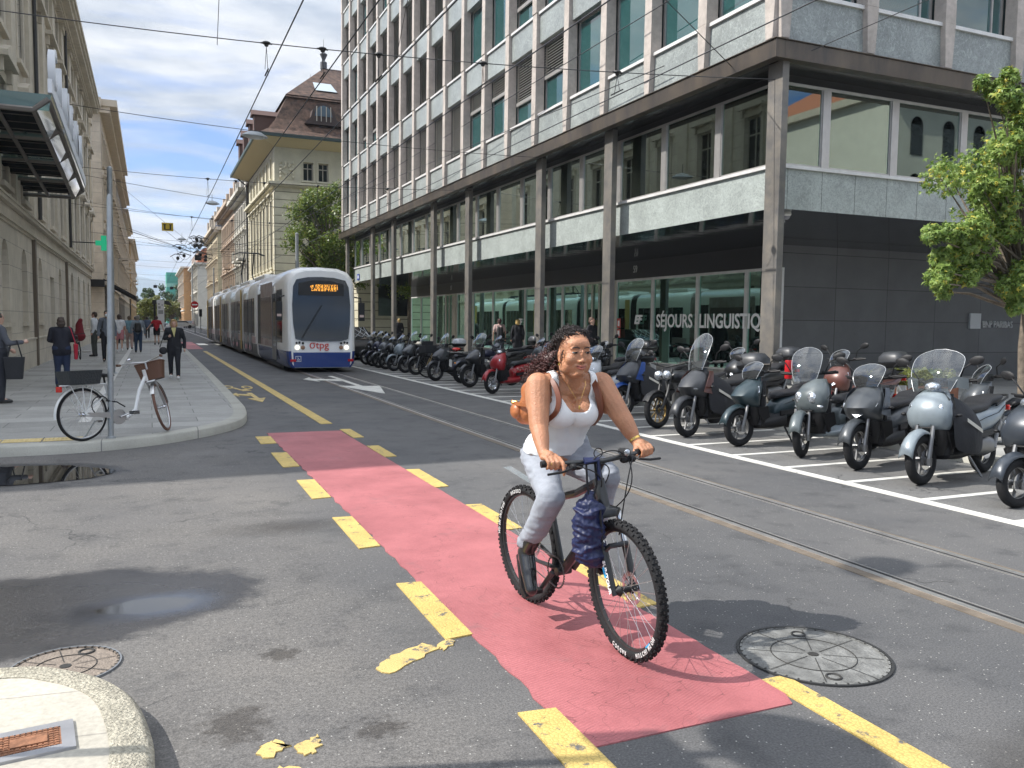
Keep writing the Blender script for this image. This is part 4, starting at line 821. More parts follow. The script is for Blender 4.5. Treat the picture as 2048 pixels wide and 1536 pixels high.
# eaves + roof
ex0, ex1, ey0, ey1, ez = 7.65, 27.5, 66.6, 88, 15.75
b = MB(); b.add([(ex0, ey0, ez), (ex1, ey0, ez), (ex1, ey1, ez), (ex0, ey1, ez), (9.1, 67.95, 15.2), (26, 67.95, 15.2), (26, 86.5, 15.2), (9.1, 86.5, 15.2)], [(0, 1, 5, 4), (3, 0, 4, 7), (2, 3, 7, 6), (1, 2, 6, 5)]); obj('eaves_soffit', b, mat('soffit_cream', (.5, .42, .26), .8), BK, fix=False)
b = MB(); b.bx(ex0-.1, ex1, ey0-.1, ey0+.05, ez-.03, ez+.22); b.bx(ex0-.1, ex0+.05, ey0+.05, ey1, ez-.03, ez+.22); obj('gutter', b, mat('gutter_green', (.03, .055, .05), .5), BK)
def rr_(ins, z, cx=0): return [Vector((ex0+ins, ey0+ins, z)), Vector((ex1-ins, ey0+ins, z)), Vector((ex1-ins, ey1-ins, z)), Vector((ex0+ins, ey1-ins, z))]
b = MB(); b.rings([rr_(0, ez+.1), rr_(1.0, ez+.75), rr_(1.7, ez+1.7), rr_(2.35, ez+3.0), rr_(2.7, ez+3.75)], cap=False); b.rings([rr_(2.5, ez+3.7), rr_(2.75, ez+3.95)], cap=False)
b.rings([rr_(2.6, ez+3.9), [Vector((14.6, 76.3, 24.1)), Vector((20.5, 76.3, 24.1)), Vector((20.5, 78.3, 24.1)), Vector((14.6, 78.3, 24.1))]], cap=True); rf = obj('roof', b, MRb, BK, fix=True)
def finial(x, y, z):
    f = MB(); f.lathe([(.3, 0), (.3, .6), (.14, .7), (.12, .8), (.28, 1.15), (.34, 1.3), (.2, 1.4), (.08, 1.5), (.18, 1.65), (.08, 1.85), (.02, 2.0), (.015, 2.6)], (x, y, z), n=10); obj('finial', f, mat('lead', (.08, .085, .09), .6), rf, True)
finial(14.6, 76.3, 24.0); finial(14.8, 84, 23.0)
dm = MB(); cx, zz = 12.95, 17.2   # curved dormer on the near slope
arc = [(cx-1.75, 0), (cx-1.5, .25), (cx-1.15, .6), (cx-1.0, 1.2), (cx-.55, 1.65), (cx, 1.8), (cx+.55, 1.65), (cx+1.0, 1.2), (cx+1.15, .6), (cx+1.5, .25), (cx+1.75, 0)]
arc = [(cx+(x-cx)*.85, z*.95) for x, z in arc]; ia = [(cx+(x-cx)*.72, .22+z*.75) for x, z in arc[2:-2]]
dm.prism([(x, 67.8, zz+z) for x, z in arc], (0, 2.8, 0)); o = obj('dormer', dm, mat('dormer_wood', (.06, .04, .035), .7), rf)
dm = MB(); dm.prism([(x, 67.74, zz+z) for x, z in ia], (0, .05, 0)); obj('pane', dm, mat('dormer_glass', (.12, .16, .2), .05, ior=1.8), o)
dm = MB()
for q in (-.55, -.2, .2, .55): dm.bx(cx+q-.03, cx+q+.03, 67.68, 67.74, zz+.25, zz+1.4)
obj('mullions', dm, M_wfr, o)
dm = MB(); sk0 = lambda x, t: Vector((x, ey0+2.6+(76.3-ey0-2.6)*t, ez+3.9+(24.1-ez-3.9)*t+.12)); dm.add([sk0(12.8, .18), sk0(14.6, .18), sk0(14.4, .42), sk0(12.9, .42)], [(0, 1, 2, 3)]); obj('skylight', dm, mat('skylight', (.45, .5, .5), .1), rf, fix=False)
for y in (70, 73.5, 78, 82):
    dm = MB(); dm.bx(7.9, 9.6, y, y+1.1, ez+.6, ez+2.2); dm.prism([(7.7, y-.15, ez+2.2), (7.7, y+1.25, ez+2.2), (7.7, y+.55, ez+2.7)], (2.2, 0, 0)); obj('dormer', dm, mat('dormer_brown', (.09, .05, .04), .8), rf)
p_ = MB(); p_.tube([(9.0, 86.6, .2), (9.0, 86.6, 14.8), (8.2, 87, 15.5)], .08); obj('downpipe', p_, mat('pipe_dark', (.03,)*3), BK)
# wing seen under the arcade
t = thing('town_house', 'cream rusticated wing glimpsed between the far columns of the arcade', 'building'); b = MB(); b.bx(14, 40, 60.5, 64, 0, 9); obj('wall', b, MB1, t)
b = MB(); b.bx(15.5, 20, 60.4, 60.5, 2.1, 4.6); b.bx(21.5, 26, 60.4, 60.5, 2.1, 4.6); obj('window', b, M_oldgl, t)
# ---------- right row beyond ----------
MH1 = mat('rose_render', (.50, .40, .31), .85, var=.14, vs=1); MH2 = mat('white_render', (.55, .53, .47), .85, var=.1, vs=1)
townhouse('pale grey balconied house beside the brown roofed corner building', 'R', 9.1, 88.5, 101, 14.9, [(4.6, 2.4), (8.0, 2.4), (11.3, 2.2)], 2.5, 1.2, MH2, MH2, 4.0, .7, balc=[(90.5, 4.6), (90.5, 8), (95.5, 8), (98, 4.6)], mans=2.8, mr=MRb)
townhouse('rose coloured corner house with brown mansard roof on the right', 'R', 9.1, 101.2, 120, 15.3, [(4.6, 2.4), (8.0, 2.4), (11.3, 2.2)], 2.5, 1.2, MH1, MH1, 4.0, .8, balc=[(104, 4.6), (108, 8), (112, 4.6)], mans=3.0, mr=MRb)
townhouse('ochre house with dark roof and a row of chimney pots on the right', 'R', 9.6, 134, 160, 15.6, [(4.6, 2.4), (8.0, 2.4), (11.5, 2.2)], 2.9, 1.2, mat('yellow_stone', (.48, .42, .28), .85, var=.14, vs=1), M2s, 4.0, .8, balc=[(138, 4.6), (146, 8)], mans=4.2, mr=MR)
townhouse('low white house with orange roof on the right before the crossroads', 'R', 9.2, 185, 214, 13.4, [(4.6, 2.2), (8.0, 2.2), (10.9, 1.6)], 3, 1.2, MH2, MH2, 3.8, .6, mans=3.2, mr=mat('orange_tiles', (.42, .15, .075), .8, var=.2, vs=3), balc=[(188, 8)])
townhouse('orange rendered house with white balconies deep in the street', 'R', 7.6, 215, 258, 14.2, [(4.6, 2.2), (7.8, 2.2), (11, 1.9)], 3.1, 1.3, mat('apricot_render', (.50, .30, .15), .85, var=.14, vs=1), MH2, 3.8, .6, balc=[(219, 4.6), (219, 7.8), (230, 7.8), (240, 4.6), (225, 11)], mans=0)
def slab_block(lb, x0, x1, y0, y1, z, m, bands, mb):
    T = thing('modern_block', lb, 'building'); b = MB(); b.bx(x0, x1, y0, y1, 0, z); obj('wall', b, m, T); b = MB()
    for zz in bands: b.bx(x0-.05, x1, y0-.05, y0, zz, zz+1.3); b.bx(x0-.05, x0, y0, y1, zz, zz+1.3)
    obj('window_bands', b, mb, T); return T
slab_block('green netted scaffold tower at the end of the street', 5.6, 9.5, 322, 340, 18.2, mat('green_net', (.09, .36, .27), .9, var=.2, vs=.3), [3, 8, 13], mat('green_net_pale', (.25, .48, .38), .9))
slab_block('light blue apartment block low at the end of the street', 11.2, 15, 312, 318, 10.5, mat('blue_panel', (.15, .24, .50), .7, var=.2, vs=.4), [2.5, 5.5, 8.5], mat('blue_window', (.05, .07, .12), .3))
T = thing('modern_block', 'grey block with curved top behind the blue apartments', 'building'); b = MB(); pr = [(9.5, 320, 0), (9.5, 320, 17.6)]+[(9.5+i*3.5, 320, 17.6+4.2*math.sin(i/7*1.7)) for i in range(1, 7)]+[(34, 320, 0)]; b.prism(pr, (0, 18, 0)); obj('wall', b, mat('grey_cladding', (.30, .31, .33), .6, var=.12, vs=.4), T)
b = MB(); b.bx(9.6, 33, 319.9, 320, 13.2, 14.2); b.bx(9.4, 10.6, 319.7, 319.99, 0, 18); obj('window_bands', b, mat('blue_window', (.05, .07, .12)), T)
# ---------------- tram ----------------
M_tw = mat('tram_white', (.86, .85, .82), .28, coat=.5, var=.07, vs=.7); M_tb = mat('tram_blue', (.018, .05, .22), .25, coat=.6); M_tg = mat('tram_glass', (.012, .014, .015), .05, ior=1.7, var=.5, vs=.5)
M_ts = mat('tram_grey', (.20, .20, .205), .4, var=.25, vs=.6); M_tk = mat('tram_black', (.012, .012, .013), .45); M_ty = mat('tram_yellow', (.52, .36, .10), .45, var=.1); M_tad = mat('tram_advert', (.26, .17, .15), .5, col2=(.46, .41, .40), vs=1.3)
TR = thing('tram', 'long articulated white and blue tram coming down the street, lit orange display on its front', 'tram', (5.15, 27.4, 0))
prof = [(-1.02, .16), (-1.12, .3), (-1.15, .7), (-1.15, 1.1), (-1.15, 1.8), (-1.15, 2.5), (-1.14, 2.9), (-1.08, 3.15), (-.92, 3.34), (-.6, 3.45), (0, 3.48)]
prof = prof+[(-x, z) for x, z in prof[-2::-1]]
def tring(y, k=1, dz=0, rake=0): return [Vector((x*k, y+(max(0, z-.9)*.07*rake), z if z < 1 else z-dz*(z-1)/2.4)) for x, z in prof]
def tbody(y0, y1, nose=False, tail=False):
    b = MB(); rs2 = []
    if nose: rs2 += [tring(y0+.0, .86, .15, 1), tring(y0+.05, .93, .10, 1), tring(y0+.18, .975, .06, .9), tring(y0+.4, .995, .03, .6), tring(y0+.9, 1, 0, .2)]
    else: rs2 += [tring(y0, .97), tring(y0+.08, 1)]
    rs2 += [tring(y1-.08, 1), tring(y1, .97)]
    n = len(prof); b.rings(rs2, close=False, cap=False); b.add(rs2[0], [tuple(range(n))]); b.add(rs2[-1], [tuple(range(n))])
    cnt = 0; b.m = []
    for f in b.f:
        z = sum(b.v[i][2] for i in f)/len(f); ym = max(b.v[i][1] for i in f)
        if len(f) > 4: b.m.append(0); continue
        b.m.append(1 if z < .7 else 0)
    return b
sec = [(0, 7.6), (8.3, 13.4), (14.1, 20.0), (20.7, 26.0), (26.7, 32.5), (33.2, 40)]
# front flat cap gets split: lower blue panel laid 5mm proud
for i, (a, c) in enumerate(sec): obj('car_body', tbody(a, c, i == 0), [M_tw, M_tb if i == 0 else M_ts], TR, True, 32)
def ncap(pts, off=-.006): return [Vector((x, off+max(0, z-.9)*.07, z)) for x, z in pts]
def ftab(pts, th, m, name, par=TR, off=-.012):
    b = MB(); b.prism([Vector((x, off+max(0, z-.9)*.07, z)) for x, z in pts], (0, th, 0)); return obj(name, b, m, par, bevel=.004)
ftab([(-.91, .17), (.91, .17), (.93, .66), (-.93, .66)], .03, M_tb, 'bumper')
ws = [(-.80, 1.1), (-.6, 1.04), (0, 1.02), (.6, 1.04), (.80, 1.1), (.86, 1.6), (.88, 2.2), (.84, 2.8), (.74, 3.02), (.4, 3.1), (0, 3.12), (-.4, 3.1), (-.74, 3.02), (-.84, 2.8), (-.88, 2.2), (-.86, 1.6)]
ws = [(x*1.07, z) for x, z in ws]
W = ftab(ws, .05, M_tg, 'windscreen', off=-.03)
ftab([(x*.93, 1.1+(z-1.1)*.97+.0) for x, z in [(-.8, 2.55), (.8, 2.55), (.78, 2.95), (.3, 3.06), (-.3, 3.06), (-.78, 2.95)]], .01, M_tk, 'display_housing', W, -.042)
b = MB(); random.seed(3)
for i in range(34):
    for j in range(9):
        if random.random() < (.62 if i % 4 else .1) : x = -.35+i*.026; z = 2.66+j*.024; b.bx(x, x+.018, -.05+(z-.9)*.07, -.045+(z-.9)*.07, z, z+.016)
o = obj('destination_display', b, mat('led_orange', (.6, .25, .02), .5, emit=(1, .42, .05), es=1.6), W)
b = MB(); b.bx(-.3, .25, .22, .25, 1.15, 2.5); b.bx(-.5, -.35, .4, .5, 1.3, 1.9); obj('driver_blind', b, mat('driver_shirt', (.3, .4, .55), .8, var=.3, vs=3), W)
for s in (-1, 1):
    for nm, x, z, r, m in (('headlight', .80, .82, .062, mat('lamp_clear', (.8, .78, .7), .1, emit=(1, .95, .8), es=.8)), ('headlight', .62, .82, .055, mat('lamp_amber', (.35, .2, .12), .2)), ('marker_lamp', .82, .97, .03, M_tk), ('marker_lamp', .73, .98, .03, M_tk), ('marker_lamp', .62, .96, .032, M_tk)):
        b = MB(); b.lathe([(r*1.25, 0), (r*1.2, -.012), (r, -.014), (r*.7, -.02), (.001, -.022)], (s*x, -.005, z), 'y', 18); obj(nm, b, m, TR, True)
    b = MB(); b.bx(s*.93-.09, s*.93+.09, -.03, .02, .36, .44); obj('tail_lamp', b, mat('lamp_red', (.5, .01, .02), .2), TR)
    b = MB(); b.tube([(s*1.1, .45, 2.5), (s*1.32, .2, 2.45), (s*1.34, .2, 2.2)], .025); b.bx(s*1.34-.1, s*1.34+.1, .12, .24, 1.7, 2.3); obj('mirror', b, M_tk, TR, bevel=.02)
    b = MB(); b.bx(s*1.34-.07, s*1.34+.07, .115, .12, 1.82, 1.9); obj('mirror_number', b, mat('number_pale', (.6, .45, .4)), TR)
o = text_obj('operator_lettering', 'σtpg', mat('lettering_red', (.62, .05, .03), .5), .34, frame((-.42, -.008, .79), (1, 0, 0), (0, 0, 1)), TR, .004, 1.0, bold=.001)
b = MB(); b.bx(-.86, -.68, -.018, -.012, .36, .54, 0); obj('access_sign', b, mat('white_lettering', (.85,)*3), TR)
b = MB(); b.bx(-.845, -.695, -.022, -.018, .375, .525); obj('access_sign_blue', b, M_tb, TR)
b = MB(); b.torus((-.77, -.026, .42), .03, .007, 'y', 14, 5); b.tube([(-.79, -.026, .5), (-.77, -.026, .45), (-.73, -.026, .43)], .007); obj('access_symbol', b, mat('white_lettering', (.85,)*3), TR)
b = MB()
for x0 in (-.02, .02): b.tube([(-.65+x0, -.03, 1.12), (.0+x0, .05, 2.2)], .009)
obj('wiper', b, M_tk, W)
def sp(y0, y1, z0, z1, m, name, th=.012, s=-1, par=TR):
    b = MB(); b.bx(*sorted((s*1.149, s*(1.15+th))), y0, y1, z0, z1); return obj(name, b, m, par, bevel=.003)
for s in (-1, 1):
    sp(.85, 2.1, .95, 2.72, M_tg, 'cab_window', s=s); d = sp(2.15, 3.15, .32, 2.62, M_tg, 'door', s=s)
    b = MB(); b.bx(*sorted((s*1.16, s*1.175)), 2.15, 2.2, .32, 2.62); b.bx(*sorted((s*1.16, s*1.175)), 3.1, 3.15, .32, 2.62); b.bx(*sorted((s*1.16, s*1.175)), 2.2, 3.1, .32, .8); obj('door_frame', b, M_ts, d)
    sp(3.2, 6.6, .75, 3.05, M_tad, 'advert_panel', .008, s); sp(3.4, 6.5, 1.0, 2.55, mat('advert_glass', (.10, .07, .065), .12, col2=(.2, .15, .14), vs=1.1), 'side_window', .014, s)
    sp(6.65, 7.55, .75, 2.7, M_tk, 'gangway_edge', .008, s)
    for i, (a, c) in enumerate(sec[1:]):
        L_ = c-a; ad = (.25, .3, .25, .3, .8)[i]
        sp(a+.5, c-.3, 1.02, 2.6, M_tg, 'side_window', .012, s); 
        for q in (.3, .62):
            d = sp(a+L_*q-.1, a+L_*q+1.1, .34, 2.6, M_tg, 'door', .018, s); b = MB()
            for y in (a+L_*q-.1, a+L_*q+.47, a+L_*q+1.06): b.bx(*sorted((s*1.168, s*1.18)), y, y+.05, .34, 2.6)
            obj('door_frame', b, M_ts, d)
        sp(a+.15, c-.15, .72, 1.0, mat('tram_band', (.45, .44, .46), .4, col2=(.42, .22, .22), vs=.5), 'advert_band', .01, s)
        if i in (1, 3): sp(a-.02, a+.48, .3, 3.1, M_ty, 'yellow_panel', .014, s)
    sp(38.6, 40, .3, 3.1, M_ty, 'yellow_panel', .014, s)
for a, c in zip(sec, sec[1:]):
    b = MB(); y = a[1]
    for k in range(7): b.rings([tring(y-.02+k*.105, .93 if k % 2 else .88, .05), tring(y+.085+k*.105, .88 if k % 2 else .93, .05)], cap=False, close=False)
    obj('bellows', b, M_tk if a[0] else M_tad, TR)
b = MB()
for i, (a, c) in enumerate(sec):
    if i % 2 == 0: b.bx(-1.0, 1.0, a+1.6, c-1.6, .05, .3)
b.bx(-.95, .95, .3, 39.5, .25, .3); obj('undercarriage', b, M_tk, TR)
for y in (3.2, 5.0, 16, 18, 28.5, 30.5):
    for s in (-1, 1): b = MB(); b.lathe([(.29, -.05), (.3, .05), (.22, .06), (.06, .06)], (s*.5, y, .3), 'x', 20); obj('wheel', b, mat('wheel_steel', (.1, .09, .08), .5, .6), TR)
b = MB()
for a, c in sec[1:]: b.bx(-.7, .7, a+.8, c-.8, 3.4, 3.62)
obj('roof_equipment', b, M_tw, TR, bevel=.05)
b = MB(); y = 21.5
b.tube([(-.35, y, 3.5), (-.3, y+1.2, 4.3), (-.25, y-.1, 5.35)], .035); b.tube([(.35, y, 3.5), (.3, y+1.2, 4.3), (.25, y-.1, 5.35)], .035); b.tube([(-.85, y-.1, 5.3), (-.5, y-.1, 5.42), (.5, y-.1, 5.42), (.85, y-.1, 5.3)], .025); b.tube([(-.85, y+.25, 5.3), (-.5, y+.25, 5.42), (.5, y+.25, 5.42), (.85, y+.25, 5.3)], .025); b.bx(-.5, .5, y-.3, y+.6, 3.45, 3.55)
obj('pantograph', b, M_tk, TR)
# ---------------- scooters and motorbikes ----------------
M_tyre = mat('tyre_rubber', (.016, .016, .017), .8, spec=.25, bump=.4, bs=90); M_blk = mat('black_plastic', (.012, .012, .013), .5, spec=.3, bump=.15, bs=200); M_seat = mat('seat_vinyl', (.018, .018, .02), .55, spec=.35, bump=.2, bs=60); M_chr = mat('chrome', (.6, .6, .62), .16, 1); M_gm = mat('engine_metal', (.22, .22, .22), .42, .8)
M_lamp = mat('lamp_lens', (.62, .65, .68), .16, .85, coat=1, var=.75, vs=26, bump=.6, bs=45); M_red = MATS['red_coating']; M_lr = mat('lens_red', (.5, .02, .015), .15); M_am = mat('lens_amber', (.7, .25, .03), .2)
M_scr = glass('clear_screen', (.80, .85, .86), .03, 1.6, .03, (.6, .63, .65)); M_smoke = glass('smoked_screen', (.32, .34, .36), .03, 1.8, .12, (.12, .13, .14)); M_cloth = mat('apron_cloth', (.018, .019, .022), .85, bump=.7, bs=9)
M_plate = mat('number_plate', (.6, .6, .58), .5)
def paintm(n, c, metal=.12, rough=.38): return mat(n, tuple(x*.72 for x in c), rough, metal, coat=.25, var=.12, vs=6)
def sell(cx, cy, cz, ax, h1, h2, n=16, p=2.6):
    out = []
    for i in range(n):
        a = 2*math.pi*i/n; c, s = math.cos(a), math.sin(a); u = abs(c)**(2/p)*(1 if c >= 0 else -1)*h1; v = abs(s)**(2/p)*(1 if s >= 0 else -1)*h2
        out.append(Vector((cx+u, cy+v, cz)) if ax == 'z' else Vector((cx, cy+u, cz+v)))
    return out
def wheel_parts(par, R, r, M=Matrix.Identity(4), rim='spoke5', mr=None, x=0, lm=None):
    mr = mr or M_gm; b = MB(); b.torus((0, 0, 0), R-r, r, 'y', 40, 10)
    w_ = obj('wheel', b.xf(M), M_tyre, par, True, 60); k = MB(); Ri = R-r*1.75; k.lathe([(Ri+.012, -r*.5), (Ri-.012, -r*.42), (Ri-.012, r*.42), (Ri+.012, r*.5)], (0, 0, 0), 'y', 36, cap=False)
    k.lathe([(.03, -.06), (.035, 0), (.03, .06)], (0, 0, 0), 'y', 12)
    n = {'spoke5': 5, 'spoke3': 3, 'wire': 26, 'spoke10': 10}[rim]
    for i in range(n):
        a = 2*math.pi*i/n; c, s = math.cos(a), math.sin(a)
        if rim == 'wire': k.tube([(0, .04*(1 if i % 2 else -1), 0), (c*Ri, 0, s*Ri)], .0022, 4)
        else: k.tube([(c*.02, .0, s*.02), (c*Ri, 0, s*Ri)], .017 if n == 5 else .011, 6)
    obj('rim', k.xf(M), mr, w_, True); d = MB(); d.lathe([(.045, .05), (.105, .05), (.105, .054), (.045, .054)], (0, 0, 0), 'y', 24, cap=False); obj('brake_disc', d.xf(M), M_chr, w_)
    return w_
def moto(label, pos, rz, body, screen=.5, scr=None, lights='slant', steer=0, topbox=None, apron=False, sport=0, rimc=None, rim='spoke5', group='parked scooters and motorbikes in the marked bays', lean=4, scale=.96, guards=False, mirrors=1, accent=None, fender=None, seat=None, sw=.19, backrest=False, cat='scooter', panel=None, R=.28, z0=.004):
    """pos: front wheel contact; the bike points along local +x"""
    t = thing('motor_scooter', label, cat, (0, 0, 0), 0, group)
    ax = 1.28; S = Matrix.Translation((pos[0], pos[1], z0)) @ Matrix.Rotation(rz, 4, 'Z') @ Matrix.Rotation(R_(lean), 4, 'X') @ Matrix.Scale(scale, 4) @ Matrix.Translation((-ax, 0, 0)); t.matrix_world = S
    st = Matrix.Translation((ax, 0, 0)) @ Matrix.Rotation(R_(steer), 4, 'Z') @ Matrix.Translation((-ax, 0, 0))
    fender = fender or body; g = .035*sport
    wheel_parts(t, R, .052, st @ Matrix.Translation((ax, 0, R)), rim, rimc); wheel_parts(t, R, .058, Matrix.Translation((-.08, 0, R)), rim, rimc)
    b = MB()
    for s in (-1, 1): b.tube([(ax, s*.085, R), (1.17, s*.085, .62)], [.026, .022]); b.lathe([(.03, -.06), (.035, .02)], (ax, s*.085, R), 'z', 8)
    obj('fork', b.xf(st), M_gm, t, True)
    b = MB(); rr = []
    for i in range(11):
        a = R_(12+i*14.5); rr.append([Vector((ax+.02+math.cos(a)*(R+.035-.01*abs(u)), u*.078, R+.02+math.sin(a)*(R+.04)-abs(u)**2*.05)) for u in (-1, -.6, 0, .6, 1)])
    b.rings(rr, cap=False, close=False); o = obj('front_fender', b.xf(st), fender, t, True); m_ = o.modifiers.new('s', 'SOLIDIFY'); m_.thickness = .008
    # nose / leg shield
    pw = 1.75 if sport else 2.3
    b = MB(); b.rings([sell(1.06, 0, .56, 'z', .07, .19, p=pw), sell(1.07+g, 0, .63, 'z', .12+g, .225, p=pw), sell(1.07+g*1.8, 0, .74, 'z', .165+g*1.6, .235, p=pw), sell(1.03+g, 0, .85, 'z', .165+g, .215, p=pw), sell(.98, 0, .94, 'z', .13, .165, p=pw), sell(.93, 0, 1.01, 'z', .08, .11, p=pw)])
    o = obj('front_shield', b, body, t, True, 60)
    b = MB(); b.rings([sell(1.02, 0, .30, 'z', .05, .12), sell(1.05, 0, .42, 'z', .07, .17), sell(1.06, 0, .58, 'z', .09, .2)]); b.rings([[V3(1.06, s_*.2, .36), V3(.98, s_*.235, .4), V3(.93, s_*.25, .8), V3(1.0, s_*.23, .86)] for s_ in (-1, 1)][0:2]) if 0 else None
    for s_ in (-1, 1): b.prism([V3(1.10, s_*.19, .56), V3(.94, s_*.23, .58), V3(.90, s_*.225, .42), V3(1.0, s_*.17, .36)], (0, s_*.02, 0)); b.tube([(1.0, s_*.25, .72), (1.06, s_*.29, .73)], .012, 6); b.ell((1.05, s_*.3, .735), (.03, .03, .02), n=8, k=6)
    b.tube([(1.16, -.1, .60), (1.17, .1, .60)], .014, 6)
    
    for q in range(5): b.bx(1.08, 1.135, -.09, .09, .39+q*.033, .405+q*.033)
    obj('radiator_grille', b, M_blk, t, True)
    b = MB(); b.rings([sell(.95, 0, .30, 'z', .1, .17), sell(.95, 0, .55, 'z', .06, .2), sell(.9, 0, .95, 'z', .06, .17)]); obj('inner_shield', b, M_blk, t, True, 60)
    b = MB(); b.rings([sell(1.0, 0, .30, 'x', .17, .05), sell(.75, 0, .30+g, 'x', .2, .07+g), sell(.5, 0, .34+g, 'x', .2, .1+g)]); obj('footboard', b, panel or M_blk, t, True)
    b = MB(); b.rings([sell(.66, 0, .46, 'x', .11, .1), sell(.5, 0, .52, 'x', .165, .17), sell(.3, 0, .58, 'x', .19, .17), sell(.05, 0, .62, 'x', .195, .15), sell(-.2, 0, .67+g, 'x', .17, .115), sell(-.42, 0, .74+g, 'x', .12, .075), sell(-.58, 0, .79+g*2, 'x', .05, .03)]); obj('rear_body', b, body, t, True, 60)
    b = MB()
    for s_ in (-1, 1): b.rings([[V3(.62, s_*.17, .42), V3(.62, s_*.2, .44), V3(.62, s_*.2, .50), V3(.62, s_*.17, .5)], [V3(.1, s_*.19, .46), V3(.1, s_*.215, .47), V3(.1, s_*.215, .53), V3(.1, s_*.19, .53)], [V3(-.35, s_*.1, .62), V3(-.35, s_*.135, .64), V3(-.35, s_*.135, .67), V3(-.35, s_*.1, .67)]])
    obj('side_skirt', b, M_blk, t, True, 50)
    b = MB(); b.rings([sell(.3, 0, .33, 'x', .12, .1), sell(.1, .03, .34, 'x', .15, .13), sell(-.12, .05, .33, 'x', .1, .09)]); b.tube([(.15, -.14, .24), (-.1, -.16, .28), (-.42, -.17, .36)], [.03, .055, .06], 10); b.tube([(-.05, .14, .3), (-.2, .14, .62)], .03)
    b.tube([(.45, .1, .25), (.42, .22, .02)], .014); obj('engine', b, M_gm if not sport else M_blk, t, True)
    b = MB(); b.rings([sell(.6, 0, .70, 'x', .09, .03), sell(.5, 0, .74, 'x', .14, .055), sell(.25, 0, .755, 'x', .165, .06), sell(.08, 0, .77, 'x', .16, .055), sell(-.02, 0, .83, 'x', .155, .06), sell(-.3, 0, .85, 'x', .13, .055), sell(-.45, 0, .86, 'x', .08, .03)]); obj('seat', b, seat or M_seat, t, True, 60)
    b = MB()
    for s in (-1, 1): b.tube([(-.1, s*.16, .78), (-.35, s*.17, .86), (-.52, s*.1, .88), (-.53, 0, .88)], .013)
    obj('grab_rail', b, M_blk, t, True)
    b = MB(); b.bx(-.62, -.57, -.09, .09, .70, .76); obj('tail_lamp', b, M_lr, t, bevel=.01)
    b = MB(); b.bx(-.6, -.585, -.09, .09, .45, .62); b.tube([(-.45, 0, .66), (-.6, 0, .5)], .02); obj('number_plate', b, M_plate, t)
    q = MB()
    for s in (-1, 1): q.tube([(1.19+g, s*.06, .63), (1.1+g, s*.215, .70), (1.0, s*.236, .80), (.95, s*.19, .92)], .004, 4); q.tube([(.52, s*.186, .60), (.25, s*.2, .66), (-.1, s*.185, .70), (-.4, s*.125, .77)], .004, 4)
    obj('panel_seams', q, mat('seam_black', (.004, .004, .004), .8), t)
    # headlamps
    def lens(nm, c, r, rot=None, m=M_lamp): q = MB(); q.ell(c, r, rot, 14, 9); return obj(nm, q, m, o, True)
    if lights == 'twin_round':
        for s in (-1, 1): lens('headlight', (1.185, s*.10, .77), (.045, .07, .08)); lens('indicator', (1.12, s*.17, .655), (.05, .05, .03), None, M_lamp)
    elif lights == 'slant':
        for s in (-1, 1):
            q = MB(); q.rings([[Vector(p) for p in ((1.235+g, s*.03, .70), (1.24+g, s*.05, .66), (1.2+g, s*.10, .70), (1.2+g, s*.09, .76))], [Vector(p) for p in ((1.10+g, s*.16, .83), (1.13+g, s*.19, .74), (1.05+g, s*.235, .79), (1.03+g, s*.205, .88))]]); obj('headlight', q, M_lamp, o, True, 60, bevel=.006)
    elif lights == 'v':
        for s in (-1, 1): q = MB(); q.rings([[Vector(p) for p in ((1.27+g, 0, .62), (1.24+g, 0, .69), (1.2+g, 0, .70), (1.2, 0, .6))], [Vector(p) for p in ((1.19+g, s*.2, .74), (1.15+g, s*.215, .79), (1.08+g, s*.2, .8), (1.1, s*.2, .7))]]); obj('headlight', q, M_lamp, o, True, 60)
    elif lights == 'single': lens('headlight', (1.0, 0, 1.025), (.075, .085, .06)); [lens('indicator', (1.135, s*.155, .8), (.035, .03, .06)) for s in (-1, 1)]
    elif lights == 'dark':
        for s in (-1, 1): lens('headlight', (1.2+g, s*.12, .72), (.05, .07, .035), Matrix.Rotation(s*-.4, 3, 'X'), mat('lens_dark', (.08, .085, .09), .06, coat=1))
    if accent:
        for s in (-1, 1):
            q = MB(); q.rings([[Vector(p) for p in ((1.17+g, s*.255, .66), (1.0, s*.27, .62), (.98, s*.255, .66), (1.1, s*.25, .72))], [Vector(p) for p in ((1.06, s*.245, .88), (.9, s*.22, .92), (.88, s*.2, .96), (.98, s*.2, .97))]]); obj('side_panel', q, accent, t, True, 60, bevel=.006)
    # bars
    b = MB(); b.rings([sell(.92, 0, 1.02, 'z', .09, .12), sell(.89, 0, 1.09, 'z', .07, .13), sell(.87, 0, 1.12, 'z', .04, .08)]) if lights != 'naked' else None; b.tube([(.86, -.2, 1.08), (.9, 0, 1.06), (.86, .2, 1.08)], .015)
    for s in (-1, 1): b.tube([(.86, s*.2, 1.08), (.80, s*.37, 1.09)], .019); b.tube([(.9, s*.2, 1.09), (.89, s*.27, 1.10), (.87, s*.36, 1.11)], .008); b.ell((.85, s*.2, 1.09), (.035, .035, .03), n=8, k=6)
    obj('handlebar', b.xf(st), M_blk, t, True)
    if mirrors:
        for s in (-1, 1):
            q = MB(); q.tube([(.86, s*.22, 1.1), (.9, s*.28, 1.22), (.87, s*.36, 1.28)], .008); q.ell((.87, s*.4, 1.30), (.02, .085, .05), Matrix.Rotation(s*.25, 3, 'X'), 14, 8); mo = obj('mirror', q.xf(st), M_blk, t, True)
